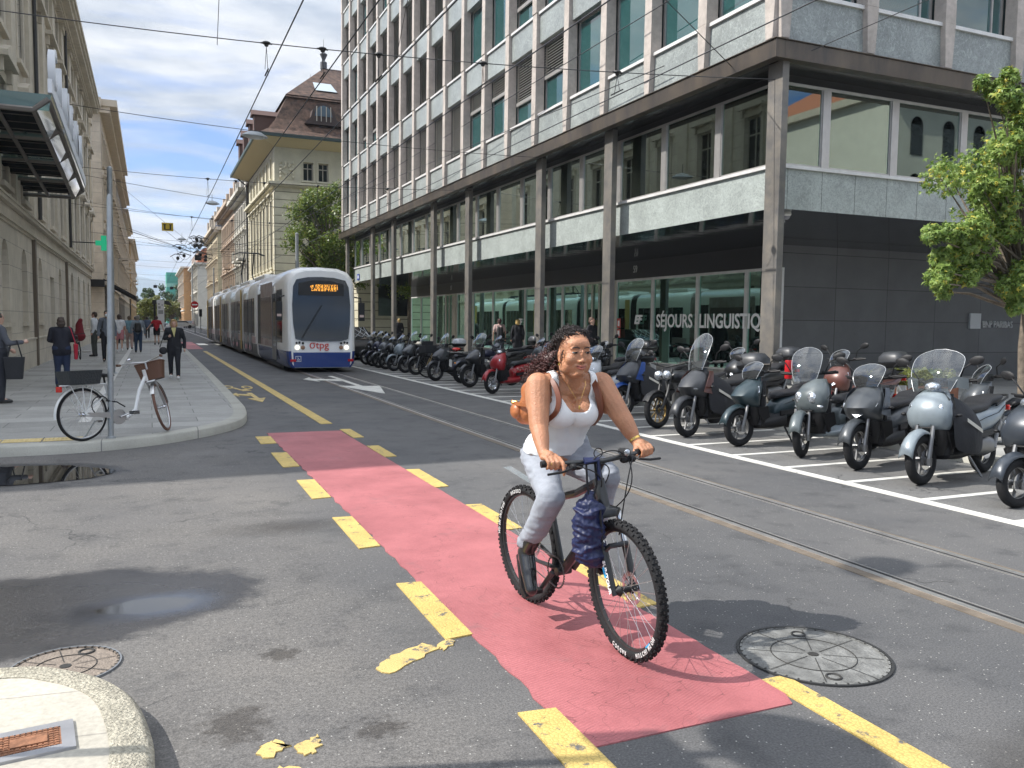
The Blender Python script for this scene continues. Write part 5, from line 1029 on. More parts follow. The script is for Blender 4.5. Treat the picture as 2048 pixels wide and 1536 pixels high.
    if screen:
        screen *= .9 if pos[1] < 12 else .75
        q = MB(); rr = []; n = 16; hw = sw
        for j in range(n+1):
            v = j/n; z = .98+screen*v; wv = hw*(.72+.30*math.sin(math.pi*min(1, v*1.05)*.75))*(1 if v < .7 else max(.05, 1-((v-.7)/.3)**2.4))**.5; xx = 1.06-.28*v*(screen/.5)**.8+ .05*math.sin(v*3)
            rr.append([Vector((xx-(u*wv/.25)**2*.055, u*wv, z)) for u in (-1, -.75, -.5, -.25, 0, .25, .5, .75, 1)])
        q.rings(rr, cap=False, close=False); so_ = obj('windscreen', q.xf(st), scr or M_scr, t, True, fix=False); q = MB(); edge = [r[0] for r in rr]+rr[-1][1:]+[r[-1] for r in rr[::-1]][1:]; q.tube(edge, .0032, 5); obj('screen_edge', q.xf(st), mat('screen_rim', (.35, .37, .38), .2), so_, True)
    if guards:
        for s in (-1, 1):
            q = MB(); q.rings([[Vector((1.0-.1*(i/4)**2, s*(.16+.17*i/4), 1.02+dz-abs(i-2)*.012)) for dz in (.0, .12)] for i in range(5)], cap=False, close=False); obj('hand_guard', q.xf(st), guards, t, True, fix=False)
    if topbox:
        q = MB(); q.rings([sell(-.42, 0, .93, 'z', .16, .19, p=4), sell(-.42, 0, .99, 'z', .2, .23, p=4), sell(-.42, 0, 1.02, 'z', .205, .235, p=4)]); q.tube([(-.3, -.1, .88), (-.55, -.1, .9)], .012); bx_ = obj('top_box', q, M_blk, t, True, 50)
        q = MB(); q.rings([sell(-.42, 0, 1.035, 'z', .205, .235, p=4), sell(-.42, 0, 1.12, 'z', .2, .23, p=4), sell(-.42, 0, 1.2, 'z', .15, .17, p=3), sell(-.42, 0, 1.215, 'z', .06, .08)]); obj('lid', q, topbox, bx_, True, 50)
    if backrest: q = MB(); q.ell((-.5, 0, 1.05), (.05, .16, .13)); obj('backrest', q, M_seat, t, True)
    if apron:
        q = MB(); rr = []
        for i in range(9):
            v = i/8; x = 1.05-.62*v; ztop = 1.0-.22*v; zb = .38-.08*math.sin(v*3.1); w0 = .23+.07*math.sin(v*3.1)
            rr.append([Vector((x, -w0*1.05, zb)), Vector((x+.03, -w0*1.12-.015*math.sin(i*2), zb+.18)), Vector((x, -w0*1.0, ztop-.18)), Vector((x-.02, -w0*.6, ztop)), Vector((x-.03, 0, ztop+.03)), Vector((x-.02, w0*.6, ztop)), Vector((x, w0*1.0, ztop-.18)), Vector((x+.03, w0*1.12+.015*math.sin(i*2), zb+.18)), Vector((x, w0*1.05, zb))])
        q.rings(rr, cap=False, close=False); ao = obj('leg_apron', q, M_cloth, t, True, 80, fix=False); mm = ao.modifiers.new('s', 'SUBSURF'); mm.levels = mm.render_levels = 1
        q = MB()
        for s in (-1, 1): q.add([(.93, s*.325, .66), (.62, s*.335, .52), (.62, s*.335, .56), (.93, s*.325, .70)], [(0, 1, 2, 3)])
        obj('reflective_strip', q, mat('strip_pale', (.55, .53, .46), .4), ao, fix=False)
    return t
def naked(label, pos, rz, tank, rimc, twin=True, spoke='spoke10', rev=False, group='parked scooters and motorbikes in the marked bays', rackred=False, steer=0):
    t = thing('motorcycle', label, 'motorcycle', (0, 0, 0), 0, group); ax = 1.36
    t.matrix_world = Matrix.Translation((pos[0], pos[1], .004)) @ Matrix.Rotation(rz, 4, 'Z') @ Matrix.Rotation(R_(5), 4, 'X') @ Matrix.Scale(.96, 4) @ Matrix.Translation((-ax if not rev else .02, 0, 0)); R = .31
    st = Matrix.Translation((ax, 0, 0)) @ Matrix.Rotation(R_(steer), 4, 'Z') @ Matrix.Translation((-ax, 0, 0))
    wheel_parts(t, R, .052, st @ Matrix.Translation((ax, 0, R)), spoke, rimc); wheel_parts(t, R, .068, Matrix.Translation((-.02, 0, R)), spoke, rimc)
    b = MB()
    for s in (-1, 1): b.tube([(ax, s*.1, R), (1.18, s*.1, .62), (1.05, s*.1, 1.0)], [.028, .024, .026])
    b.tube([(1.09, -.12, .92), (1.09, .12, .92)], .03); obj('fork', b.xf(st), mat('fork_black', (.03, .03, .03), .35, .5) if twin else M_chr, t, True)
    b = MB(); rr = [[Vector((ax+.01+math.cos(a)*(R+.03), u*.07, R+.01+math.sin(a)*(R+.035)-u*u*.03)) for u in (-1, 0, 1)] for a in [R_(30+i*16) for i in range(8)]]; b.rings(rr, cap=False, close=False); obj('front_fender', b.xf(st), M_blk if twin else tank, t, True, fix=False)
    b = MB(); b.rings([sell(1.02, 0, .84, 'x', .08, .07), sell(.9, 0, .86, 'x', .15, .12), sell(.7, 0, .86, 'x', .16, .12), sell(.5, 0, .8, 'x', .1, .07)]); obj('tank', b, tank, t, True, 60)
    b = MB(); b.rings([sell(.52, 0, .78, 'x', .1, .04), sell(.3, 0, .79, 'x', .14, .05), sell(0, 0, .84, 'x', .13, .05), sell(-.3, 0, .9, 'x', .07, .03)]); obj('seat', b, M_seat, t, True, 60)
    b = MB(); b.rings([sell(.85, 0, .45, 'x', .16, .16), sell(.6, 0, .45, 'x', .2, .18), sell(.4, 0, .42, 'x', .15, .13)]); b.tube([(.95, 0, .8), (.85, 0, .55), (.4, 0, .35)], .03); b.tube([(.4, .1, .36), (-.02, .1, R)], .028); b.tube([(.4, -.1, .36), (-.02, -.1, R)], .028); b.tube([(.6, -.16, .3), (.1, -.2, .33), (-.3, -.22, .46)], [.03, .05, .055], 10); b.tube([(1.0, -.12, .8), (.95, -.13, .4), (.7, -.15, .28)], .022); b.tube([(.4, .1, .3), (.38, .25, .02)], .014)
    obj('engine', b, M_gm, t, True, 50)
    for s in ((-1, 1) if twin else (0,)): q = MB(); q.ell((1.2, s*.1, .9), (.075, .085, .085)); obj('headlight', q, M_lamp, t, True)
    b = MB(); b.tube([(.95, -.36, 1.1), (1.02, -.18, 1.07), (1.06, 0, 1.04), (1.02, .18, 1.07), (.95, .36, 1.1)], .015)
    for s in (-1, 1): b.tube([(.98, s*.27, 1.09), (.92, s*.4, 1.12)], .02); b.tube([(1.05, s*.22, 1.1), (1.02, s*.38, 1.12)], .007)
    obj('handlebar', b.xf(st), M_blk, t, True)
    for s in (-1, 1): q = MB(); q.tube([(1.0, s*.24, 1.08), (1.04, s*.3, 1.25), (1.0, s*.36, 1.3)], .007); q.ell((1.0, s*.4, 1.31), (.018, .07, .045)); obj('mirror', q.xf(st), M_blk, t, True)
    b = MB(); rr = [[Vector((-.02+math.cos(a)*(R+.05), u*.09, R+.02+math.sin(a)*(R+.06)-u*u*.03)) for u in (-1, 0, 1)] for a in [R_(50+i*14) for i in range(9)]]; b.rings(rr, cap=False, close=False); obj('rear_fender', b, tank if rev else M_blk, t, True, fix=False)
    if rackred:
        b = MB(); b.ell((-.25, 0, 1.0), (.13, .11, .05)); obj('pillion_pad', b, M_lr, t, True); b = MB()
        for s in (-1, 1): b.tube([(.2, s*.1, .9), (-.5, s*.1, .93)], .01); b.tube([(-.5, -.1, .93), (-.5, .1, .93)], .01)
        obj('rack', b, M_chr, t); b = MB(); b.bx(-.42, -.41, -.08, .08, .5, .7); obj('number_plate', b, M_plate, t)
        for s in (-1, 1): b = MB(); b.ell((-.35, s*.16, .62), (.03, .03, .03), n=8, k=6); obj('indicator', b, M_am, t, True)
    return t
silver = paintm('paint_silver_blue', (.29, .34, .37)); dgrey = paintm('paint_dark_grey', (.07, .078, .085)); slate = paintm('paint_slate', (.045, .055, .07)); sage = paintm('paint_sage_grey', (.13, .155, .16)); teal = paintm('paint_dark_teal', (.03, .055, .065)); brown = paintm('paint_brown', (.16, .06, .045)); blue = paintm('paint_blue', (.01, .07, .32), .2); white_p = paintm('paint_white', (.62, .64, .66), 0); redp = paintm('paint_red', (.38, .012, .02), .1); blackp = paintm('paint_black', (.012, .013, .015)); mattgr = mat('matt_graphite', (.035, .037, .041), .42)
lgrey = paintm('paint_light_grey', (.13, .14, .15)); ndark = paintm('paint_night_blue', (.01, .014, .045)); M_gold = mat('rim_gold', (.24, .165, .06), .4, .7)
W_ = math.pi
moto('slate retro scooter with round chrome badge, cut off by the right edge of the photo', (7.50, 5.2), W_+.16, slate, 0, lights='single', topbox=None, R=.25, steer=-12, accent=None, backrest=True)
moto('silver blue scooter with big clear windscreen, hand guards and black leg apron', (7.60, 6.35), W_+.22, silver, .50, lights='single', apron=True, guards=paintm('guard_grey', (.13, .15, .16)), sw=.27, scale=1.02, rim='spoke5', R=.27)
moto('dark grey angular scooter with short smoked screen and thin red trim', (7.68, 7.30), W_+.27, dgrey, .30, M_smoke, 'v', sport=1, accent=slate, sw=.19, scale=1.0)
moto('sage grey scooter with twin round headlights, tall clear screen and front wheel turned', (7.70, 8.26), W_+.12, sage, .50, lights='twin_round', steer=26, apron=False, sw=.19, rimc=M_gm, scale=1.0, panel=silver, R=.28)
moto('low dark teal scooter with long bright headlamps and small screen', (7.56, 9.33), W_+.10, teal, .28, M_smoke, 'slant', sport=1, sw=.18, rim='spoke5')
moto('black scooter with brown side panels, tall clear screen and dark leg apron', (7.42, 10.36), W_+.28, mattgr, .60, lights='dark', sport=1, accent=brown, apron=True, topbox=mattgr, sw=.17, scale=1.03)
naked('black naked motorcycle with twin round headlights and gold wheels', (7.59, 11.42), W_+.18, blackp, M_gold, steer=6)
moto('black scooter with vivid blue side panels, blue fork fender and leg apron', (7.95, 13.1), W_+.25, mattgr, .55, lights='dark', sport=1, accent=blue, fender=blue, apron=True, sw=.18, scale=1.03)
moto('white scooter with round black top box half hidden behind the cyclist', (7.9, 14.5), W_+.2, white_p, .45, M_smoke, 'single', topbox=blackp, sw=.2)
moto('dark scooter with white round mirrors behind the cyclist\'s shoulder', (8.3, 15.5), W_+.3, blackp, .35, M_smoke, 'single', sw=.19, backrest=True)
moto('red and grey scooter with large black top box behind the cyclist\'s hair', (7.9, 16.6), W_+.25, redp, .5, lights='slant', topbox=blackp, sw=.19, seat=M_seat)
moto('small bright red scooter with bare headlamp and no windscreen', (7.45, 18.25), W_+.32, redp, 0, lights='single', rim='spoke10', rimc=M_chr, R=.28, steer=8, panel=redp)
moto('black touring scooter with wide bright headlamps and big swept windscreen', (7.6, 20.2), W_+.25, blackp, .55, lights='slant', sport=1, sw=.24, scale=1.02)
naked('dark blue moped parked backwards with spoked wheels and red pillion pad', (7.9, 21.6), .12, ndark, M_chr, False, 'wire', True, rackred=True)
moto('charcoal scooter with green sticker and tall narrow windscreen', (7.5, 22.7), W_+.25, mattgr, .6, lights='dark', sport=1, accent=dgrey, sw=.17)
moto('black scooter with white topped box beside the gold forked bicycle', (7.7, 25.3), W_+.2, blackp, .45, lights='slant', topbox=white_p, sw=.18)
moto('grey scooter with tall upright clear screen, sixth from the tram end of the row', (7.7, 26.5), W_+.25, dgrey, .62, lights='dark', sport=1, sw=.17)
moto('silver scooter with bright slanted headlamps, fifth from the tram end of the row', (7.6, 27.5), W_+.22, silver, .42, lights='slant', sw=.18)
moto('black scooter with chrome mirrors, fourth from the tram end of the row', (7.6, 28.6), W_+.25, blackp, .3, M_smoke, 'slant', sw=.18)
moto('dark scooter with silver nose, third from the tram end of the row', (7.6, 29.6), W_+.2, lgrey, .45, lights='v', sw=.18)
moto('night blue scooter with leaning clear screen, second from the tram end of the row', (7.65, 30.7), W_+.25, ndark, .55, lights='dark', sw=.18)
moto('black scooter with pale spoked wheels closest to the tram', (7.7, 31.9), W_+.25, blackp, .5, lights='dark', rim='spoke10', rimc=M_chr, sw=.18, R=.28)
moto('graphite scooter standing in the second row behind the silver one', (10.1, 7.9), W_-.5, dgrey, .3, M_smoke, 'slant', topbox=paintm('box_silver', (.5, .5, .5)), lean=3)
for y, c_, tb, lb in ((9.9, brown, mattgr, 'brown scooter with large black top box in the second row'), (12.4, blackp, mattgr, 'black scooter in the second row behind the gold-wheeled motorcycle'), (17.4, blackp, blackp, 'black scooter in the second row behind the red ones'), (20.9, dgrey, None, 'dark grey scooter in the second row behind the touring scooter'), (24.0, slate, mattgr, 'slate scooter in the second row by the far bays')):
    moto(lb, (9.75, y), W_+.1, c_, .3, M_smoke, 'slant', topbox=tb, z0=.134, sw=.17)
t = thing('strapped_canister', 'red cylinder strapped beside the grey scooter', 'canister', (8.55, 9.5, .93)); b = MB(); b.lathe([(.0, 0), (.05, .0), (.055, .02), (.055, .25), (.05, .27), (0, .27)], n=16); obj('body', b, mat('canister_red', (.45, .01, .015), .4), t, True); b = MB(); b.lathe([(.02, .27), (.02, .31)], n=10); obj('cap', b, M_blk, t)
# parked car with reflecting windscreen
t = thing('parked_car', 'dark parked car with a cage pattern reflected in its windscreen beyond the scooters', 'car', (8.35, 35.2, 0), R_(4))
b = MB(); cs = [(-.1, .3, .55, .8), (.1, .25, .78, .86), (1.0, .22, .92, .9), (1.25, .22, .95, .9)]; b.rings([sell(0, y, 0, 'z', 1, 1) for y in (0,)]*0 or [[Vector((sx*w_, y, z)) for sx, z in ((-1, z0), (-1.0, zt-.12), (-.92, zt), (.92, zt), (1, zt-.12), (1, z0))] for y, z0, zt, w_ in ((0, .3, .6, .75), (.12, .22, .72, .85), (.9, .2, .86, .88), (4.0, .2, .92, .88), (4.3, .25, .85, .8))]); body_ = obj('body', b, blackp, t, True, 40, bevel=.03)
b = MB(); b.rings([[Vector((sx*w_, y, z)) for sx, z in ((-1, .86), (1, .86), (.93, .9), (-.93, .9))] if k == 0 else [Vector((sx*w_, y, z)) for sx, z in ((-1, .86), (1, .86), (.84, zt), (-.84, zt))] for k, (y, zt, w_) in enumerate(((.95, .9, .82), (1.9, 1.42, .8), (3.1, 1.42, .8), (4.1, .95, .78)))]); obj('cabin', b, M_tg, t, True, 40)
b = MB()
for i in range(7):
    for sg in (-1, 1): x = -.9+i*.3; b.tube([(max(-.68, min(.68, x)), 1.08, .99), (max(-.62, min(.62, x+sg*.35)), 1.5, 1.22), (max(-.6, min(.6, x+sg*.5)), 1.85, 1.41)], .012, 4)
obj('reflected_lattice', b, mat('lattice_pale', (.5, .52, .53), .5), t)  # pale bars stand in for the cage pattern reflected in the windscreen
for s in (-1, 1): b = MB(); b.ell((s*.62, .07, .6), (.17, .06, .07)); obj('headlight', b, M_lamp, t, True)
for s in (-1, 1):
    for y in (.8, 3.4): b = MB(); b.torus((s*.8, y, .32), .24, .08, 'x', 24, 8); b.lathe([(.2, -.04), (.2, .04)], (s*.82, y, .32), 'x', 14); obj('wheel', b, M_tyre, t, True)
# ---------------- bodies from tapered capsules, fused by voxel remesh ----------------
def capsule(b, p0, p1, r0, r1, n=14, sq=1.0):
    p0, p1 = Vector(p0), Vector(p1); t = (p1-p0); L_ = t.length; t = t.normalized() if L_ > 1e-6 else Vector((0, 0, 1)); a = t.orthogonal().normalized(); c = t.cross(a); rr = []
    for i in range(1, 5): q = math.pi/2*(1-i/4.5); rr.append((p0-t*r0*math.sin(q), r0*math.cos(q)))
    rr.append((p0, r0)); rr.append((p1, r1))
    for i in range(1, 5): q = math.pi/2*(i/4.5); rr.append((p1+t*r1*math.sin(q), r1*math.cos(q)))
    b.rings([[o+(a*math.cos(2*math.pi*j/n)+c*math.sin(2*math.pi*j/n))*r for j in range(n)] for o, r in rr])
def shape(parts):
    b = MB()
    for q in parts:
        if q[0] == 'e': b.ell(q[1], q[2], q[3] if len(q) > 3 else None, 18, 12)
        else: capsule(b, *q)
    return b
def baked(name, parts, vox, it=5, xf=None, fac=.5):
    me = mesh(name, shape(parts), []); o = link('tmp', me); r = o.modifiers.new('r', 'REMESH'); r.mode = 'VOXEL'; r.voxel_size = vox
    s = o.modifiers.new('s', 'SMOOTH'); s.iterations = it; s.factor = fac
    dg = bpy.context.evaluated_depsgraph_get(); m2 = bpy.data.meshes.new_from_object(o.evaluated_get(dg)); bpy.data.objects.remove(o); bpy.data.meshes.remove(me); m2.name = name
    m2.polygons.foreach_set('use_smooth', [True]*len(m2.polygons))
    if xf is not None: m2.transform(xf)
    return m2
def blob(name, parts, m, par, vox=.02, it=5, xf=None, cut=None, disp=0, off=0, solid=0):
    me = baked(name, parts, vox, it, xf); me.materials.clear(); me.materials.append(m)
    if cut or disp or off:
        bm = bmesh.new(); bm.from_mesh(me); bm.normal_update()
        if disp:
            for v in bm.verts: v.co += v.normal*disp(v.co)
        if off:
            for v in bm.verts: v.co += v.normal*off
        if cut: bmesh.ops.delete(bm, geom=[v for v in bm.verts if cut(v.co)], context='VERTS')
        if cut:
            for _ in range(10):
                be = [v for v in bm.verts if v.is_boundary]; nw = {}
                for v in be:
                    nb = [e.other_vert(v) for e in v.link_edges if e.is_boundary]
                    if len(nb) == 2: nw[v] = v.co*.4+(nb[0].co+nb[1].co)*.3
                for v, c in nw.items(): v.co = c
        bm.to_mesh(me); bm.free()
        me.polygons.foreach_set('use_smooth', [True]*len(me.polygons))
    o = link(name, me, par)
    if solid: s = o.modifiers.new('s', 'SOLIDIFY'); s.thickness = solid; s.offset = 1
    return o
def skinmat(name, c, var=.1, rough=.48):
    if name in MATS: return MATS[name]
    m = mat(name, c, rough, var=var, vs=14, bump=.3, bs=120, coat=0); b = m.node_tree.nodes['Principled BSDF']
    b.inputs['Subsurface Weight'].default_value = .2; b.inputs['Subsurface Radius'].default_value = (.02, .008, .005); b.inputs['Subsurface Scale'].default_value = .5; return m
SK1 = skinmat('skin_light', (.52, .32, .24)); SK2 = skinmat('skin_tan', (.40, .19, .095))
def cloth(n, c, rough=.85, var=.15, vs=5): return mat(n, c, rough, var=var, vs=vs, bump=.5, bs=13, det=3)
def person(label, pos, rz, H=1.7, z0=.13, skin=None, hair=(.05, .03, .02), hairlen=0, top=(.1, .1, .1), bot=(.03, .03, .04), shoe=(.02, .02, .02), stride=.0, armL=None, armR=None, sleeve=2, legs=2, bulk=1.0, skirt=False, bare=False, group='pedestrians along the street', bag=None, head_turn=0, coat=0, name='person', lift=0):
    """local: x forward, y left; joints for H=1.7 scaled"""
    k = H/1.7; t = link('person', None, None, (pos[0], pos[1], z0), (0, 0, rz)); tag(t, label, 'person', group); S = Matrix.Scale(k, 4); skin = skin or SK1; B = bulk
    st = stride; aR, aL = (-st*.5, -.1, .09+abs(st)*.12), (st*.5, .1, .09); kR, kL = (-st*.12+.02, -.1, .49), (st*.32+.03, .09, .5); hR, hL = (0, -.09, .9), (0, .09, .9)
    sR, sL = (0, -.175*B, 1.40), (0, .175*B, 1.40)
    eR, wR = armR or ((-.03+st*.15, -.25*B, 1.12), (.05+st*.25, -.25*B, .88)); eL, wL = armL or ((-.03-st*.15, .25*B, 1.12), (.05-st*.25, .25*B, .88))
    hd = Matrix.Rotation(head_turn, 3, 'Z'); F = lambda x, y, z: tuple(hd @ Vector((x, y, 0))+Vector((0, 0, z)))
    def hand(w, e):
        w, e = Vector(w), Vector(e); d = (w-e).normalized(); p = w+d*.05; sd = Vector((1, 0, 0)) if abs(d.x) < .7 else Vector((0, 0, 1)); sd = (sd-d*sd.dot(d)).normalized(); out = [(tuple(w), tuple(p+d*.03), .026, .034)]
        for i in range(4): o_ = sd*(-.03+.02*i); out.append((tuple(p+o_+d*.03), tuple(p+o_*1.1+d*(.09-.01*abs(i-1.5))), .011, .009))
        out.append((tuple(p+sd*.03), tuple(p+sd*.055+d*.04), .012, .010)); return out
    head = [('e', F(.0, 0, 1.585), (.092, .074, .105), hd), ('e', F(.035, 0, 1.53), (.055, .05, .06), hd), ('e', F(.098, 0, 1.565), (.018, .012, .02), hd), ('e', F(.055, 0, 1.478), (.03, .028, .02), hd), ('e', F(.0, .076, 1.56), (.02, .012, .03), hd), ('e', F(.0, -.076, 1.56), (.02, .012, .03), hd), ('e', F(.07, 0, 1.605), (.03, .05, .015), hd)]
    legp = lambda r: [(hR, kR, .085*B+r, .058+r), (kR, aR, .056+r, .042+r), (hL, kL, .085*B+r, .058+r), (kL, aL, .056+r, .042+r)]
    tors = lambda r: [((0, 0, .95), (0, 0, 1.1), .125*B+r, .115*B+r), ((0, -.06, 1.1), (0, -.075, 1.33), .1*B+r, .105*B+r), ((0, .06, 1.1), (0, .075, 1.33), .1*B+r, .105*B+r), ((0, -.08, .95), (0, .08, .95), .1*B+r, .1*B+r), ((.0, -.1, 1.37), (0, .1, 1.37), .065+r, .065+r), (sR, (0, 0, 1.43), .05+r, .05+r), (sL, (0, 0, 1.43), .05+r, .05+r)]
    arm = lambda s, e, w, r, n: ([(s, e, .05+r, .041+r)] if n >= 1 else [])+([(e, w, .04+r, .032+r)] if n >= 2 else [])
    hs = lambda s, e: tuple((Vector(s)*.4+Vector(e)*.6))
    body = head+[((0, 0, 1.40), tuple(Vector(F(.01, 0, 1.5))), .055, .05)]+tors(-.012)+legp(-.012)+arm(sR, eR, wR, -.008, 2)+arm(sL, eL, wL, -.008, 2)+hand(wR, eR)+hand(wL, eL)+[(aR, tuple(Vector(aR)+V3(.1, 0, -.04)), .035, .03), (aL, tuple(Vector(aL)+V3(.1, 0, -.04)), .035, .03)]
    obj_b = blob('body', body, skin, t, .017, 3, S)
    tp = cloth('cloth_%02d%02d%02d' % tuple(int(c*99) for c in top), top); bt = cloth('cloth_%02d%02d%02d' % tuple(int(c*99) for c in bot), bot)
    tparts = tors(.008)
    for s, e, w_ in ((sR, eR, wR), (sL, eL, wL)): tparts += arm(s, e, w_, .012, 2) if sleeve == 2 else [(s, hs(s, e), .062, .06)] if sleeve == 1 else []
    if coat: tparts += [((0, -.07, 1.0), (0, -.08, coat), .125, .13), ((0, .07, 1.0), (0, .08, coat), .125, .13)]
    blob('jacket' if sleeve == 2 else 'shirt', tparts, tp, t, .02, 4, S)
    if skirt: blob('skirt', [((0, 0, .95), (0, 0, .62), .15, .2), ((0, -.05, .9), (0, -.08, .55), .13, .15), ((0, .05, .9), (0, .08, .55), .13, .15)], bt, t, .025, 4, S)
    elif legs == 2: blob('trousers', legp(.016)+[((0, -.08, .95), (0, .08, .95), .115*B, .115*B)], bt, t, .02, 4, S)
    else: blob('shorts', [(hR, tuple(Vector(hR)*.35+Vector(kR)*.65), .1, .09), (hL, tuple(Vector(hL)*.35+Vector(kL)*.65), .1, .09), ((0, -.08, .95), (0, .08, .95), .115, .115)], bt, t, .02, 4, S)
    for a in (aR, aL): blob('shoe', [((a[0]-.03, a[1], a[2]-.035), (a[0]+.15, a[1], a[2]-.05), .045, .036), ((a[0]-.02, a[1], a[2]-.05), (a[0], a[1], a[2]+.02), .04, .045)], cloth('shoe_%02d%02d%02d' % tuple(int(c*99) for c in shoe), shoe, .5), t, .016, 3, S)
    hp = [('e', F(-.022, 0, 1.615), (.096, .086, .092), hd), ('e', F(-.05, 0, 1.57), (.065, .08, .09), hd)]
    if hairlen: hp += [('e', F(-.03, .065, 1.55), (.06, .032, .06+hairlen), hd), ('e', F(-.03, -.065, 1.55), (.06, .032, .06+hairlen), hd), ('e', F(-.07, 0, 1.54), (.045, .08, .07+hairlen), hd), ('e', F(.045, 0, 1.675), (.05, .07, .03), hd)]
    if not bare:
        hm = mat('hair_%02d%02d%02d' % tuple(int(c*99) for c in hair), hair, .6, var=.4, vs=30, bump=.9, bs=45); ho = blob('hair', hp, hm, t, .014, 2, S)
        me = ho.data; 
        for v in me.vertices: v.co += v.normal*(noise.noise(v.co*22)*.014)
    # face marks
    for nm, c, r, mm in (('eye', (.085, .03, 1.588), (.008, .013, .006), 'eye_dark'), ('eye', (.085, -.03, 1.588), (.008, .013, .006), 'eye_dark'), ('mouth', (.083, 0, 1.515), (.008, .022, .006), 'lip_rose')):
        e = MB(); e.ell(F(*c), r, hd, 8, 6); obj(nm, e.xf(S), mat(mm, (.03, .02, .018) if nm == 'eye' else (.35, .12, .1), .4), t, True)
    if bag:
        kind, bc = bag; bm_ = cloth('bag_%02d%02d%02d' % tuple(int(c*99) for c in bc), bc, .6); q = thing(kind, label_bag(kind, label), 'bag', tuple(Vector((pos[0], pos[1], z0))), rz, None)
        if kind == 'backpack': parts = [((-.19, -.05, 1.0), (-.17, -.05, 1.28), .1, .08), ((-.19, .05, 1.0), (-.17, .05, 1.28), .1, .08)]; blob('pouch', parts, bm_, q, .02, 4, S); b = MB(); [b.tube([(-.16, s*.08, 1.32), (0, s*.1, 1.465), (.12, s*.1, 1.36), (.1, s*.13, 1.15), (-.08, s*.14, 1.02)], .016, 6, flat=.6) for s in (-1, 1)]; obj('straps', b.xf(S), bm_, q, True)
        else:
            s = -1 if kind.endswith('bag') and kind != 'tote_bag' else 1; s = -1
            b = MB(); b.rings([[Vector((x*kk, s*.3+y*kk*.4, z)) for x, y in ((-.2, -.1), (.2, -.1), (.2, .1), (-.2, .1))] for z, kk in ((.68, .8), (.9, .95), (1.05, 1.1))]); obj('pouch', b.xf(S), bm_, q, True, 30, bevel=.01); b = MB(); b.tube([(-.15, s*.3, 1.04), (-.06, s*.2, 1.42), (0, s*.17, 1.47), (.06, s*.2, 1.42), (.15, s*.3, 1.04)], .01, 6); obj('strap', b.xf(S), bm_, q, True)
    return t
def label_bag(kind, l):
    return {'b': 'black backpack worn by the ', 's': 'dark shoulder bag carried by the ', 't': 'red tote bag on the shoulder of the '}[kind[0]]+' '.join(l.split()[:8]).rstrip(',')
PI2 = math.pi/2
person('blonde woman in black jacket, yellow scarf and white shoes walking towards the camera', (.57, 23.56), -PI2-.05, 1.56, hair=(.42, .27, .12), hairlen=.05, top=(.012, .013, .018), bot=(.012, .012, .016), shoe=(.7, .7, .7), stride=.28, armR=((.02, -.25, 1.14), (.2, -.14, 1.2)), coat=.8, bulk=1.1)
b = MB(); b.prism([(.55-.05, 23.41, 1.47), (.55+.07, 23.41, 1.47), (.55+.02, 23.39, 1.22)], (0, .03, 0)); tag(obj('scarf', b, mat('scarf_yellow', (.5, .45, .2), .9)), 'pale yellow scarf at the neck of the blonde woman in black', 'scarf')
t = thing('handbag', 'dark leather handbag at the hip of the walking blonde woman', 'bag', (.3, 23.45, .75)); b = MB(); b.ell((0, 0, .12), (.10, .05, .10)); obj('pouch', b, M_seat, t, True); b = MB(); b.tube([(-.08, 0, .2), (.05, .02, .62), (.1, .02, .6)], .01); obj('strap', b, M_seat, t)
person('woman in dark navy jacket and jeans seen from behind near the wall', (-1.83, 21.1), PI2+.12, 1.58, hair=(.06, .04, .03), hairlen=.02, top=(.012, .013, .022), bot=(.018, .03, .07), stride=.05, armL=((.04, .26, 1.14), (.2, .16, 1.1)), armR=((.02, -.26, 1.14), (.2, -.18, 1.12)), coat=.86, bulk=1.15, bag=('tote_bag', (.42, .008, .03)))
person('man in white shirt with rolled sleeves and grey trousers standing side-on', (-2.08, 37.77), W_-.25, 1.82, hair=(.05, .03, .02), top=(.66, .68, .72), bot=(.05, .055, .05), armL=((-.05, .22, 1.14), (.02, .18, .92)), sleeve=2, bag=('shoulder_bag', (.015, .015, .015)))
person('man in grey jumper and black trousers with a white face mask', (-1.4, 32.6), -PI2, 1.84, hair=(.02, .017, .015), top=(.13, .15, .18), bot=(.012, .012, .014), stride=.15, bag=('backpack', (.015, .015, .015)))
b = MB(); b.ell((-1.4, 32.5, 1.79), (.06, .05, .055)); tag(obj('face_mask', b, mat('mask_white', (.7, .72, .74), .8), smooth=True), 'white face mask on the man in the grey jumper', 'mask')
person('person in white t-shirt and pink shorts walking away behind the pole', (-1.3, 42), PI2, 1.74, hair=(.05, .03, .02), top=(.66, .66, .68), bot=(.5, .2, .22), sleeve=1, legs=1, stride=.35, shoe=(.6, .6, .6))
person('person in teal shirt walking beside the one in pink shorts', (-.95, 45.5), PI2, 1.7, hair=(.12, .08, .05), top=(.14, .25, .3), bot=(.35, .25, .22), sleeve=1, stride=.3)
person('grey haired man in grey hoodie and jeans walking away', (-.52, 41.97), PI2, 1.72, hair=(.25, .23, .2), top=(.2, .235, .27), bot=(.03, .055, .1), stride=.12, bulk=1.1, bag=('backpack', (.012, .012, .014)))
person('person in red t-shirt and black shorts with arms held out', (.35, 53.8), PI2, 1.72, hair=(.05, .02, .02), top=(.33, .012, .02), bot=(.012, .01, .012), sleeve=1, legs=1, stride=.2, armL=((-.02, .33, 1.2), (.05, .47, 1.0)), armR=((-.02, -.3, 1.16), (.05, -.36, .95)))
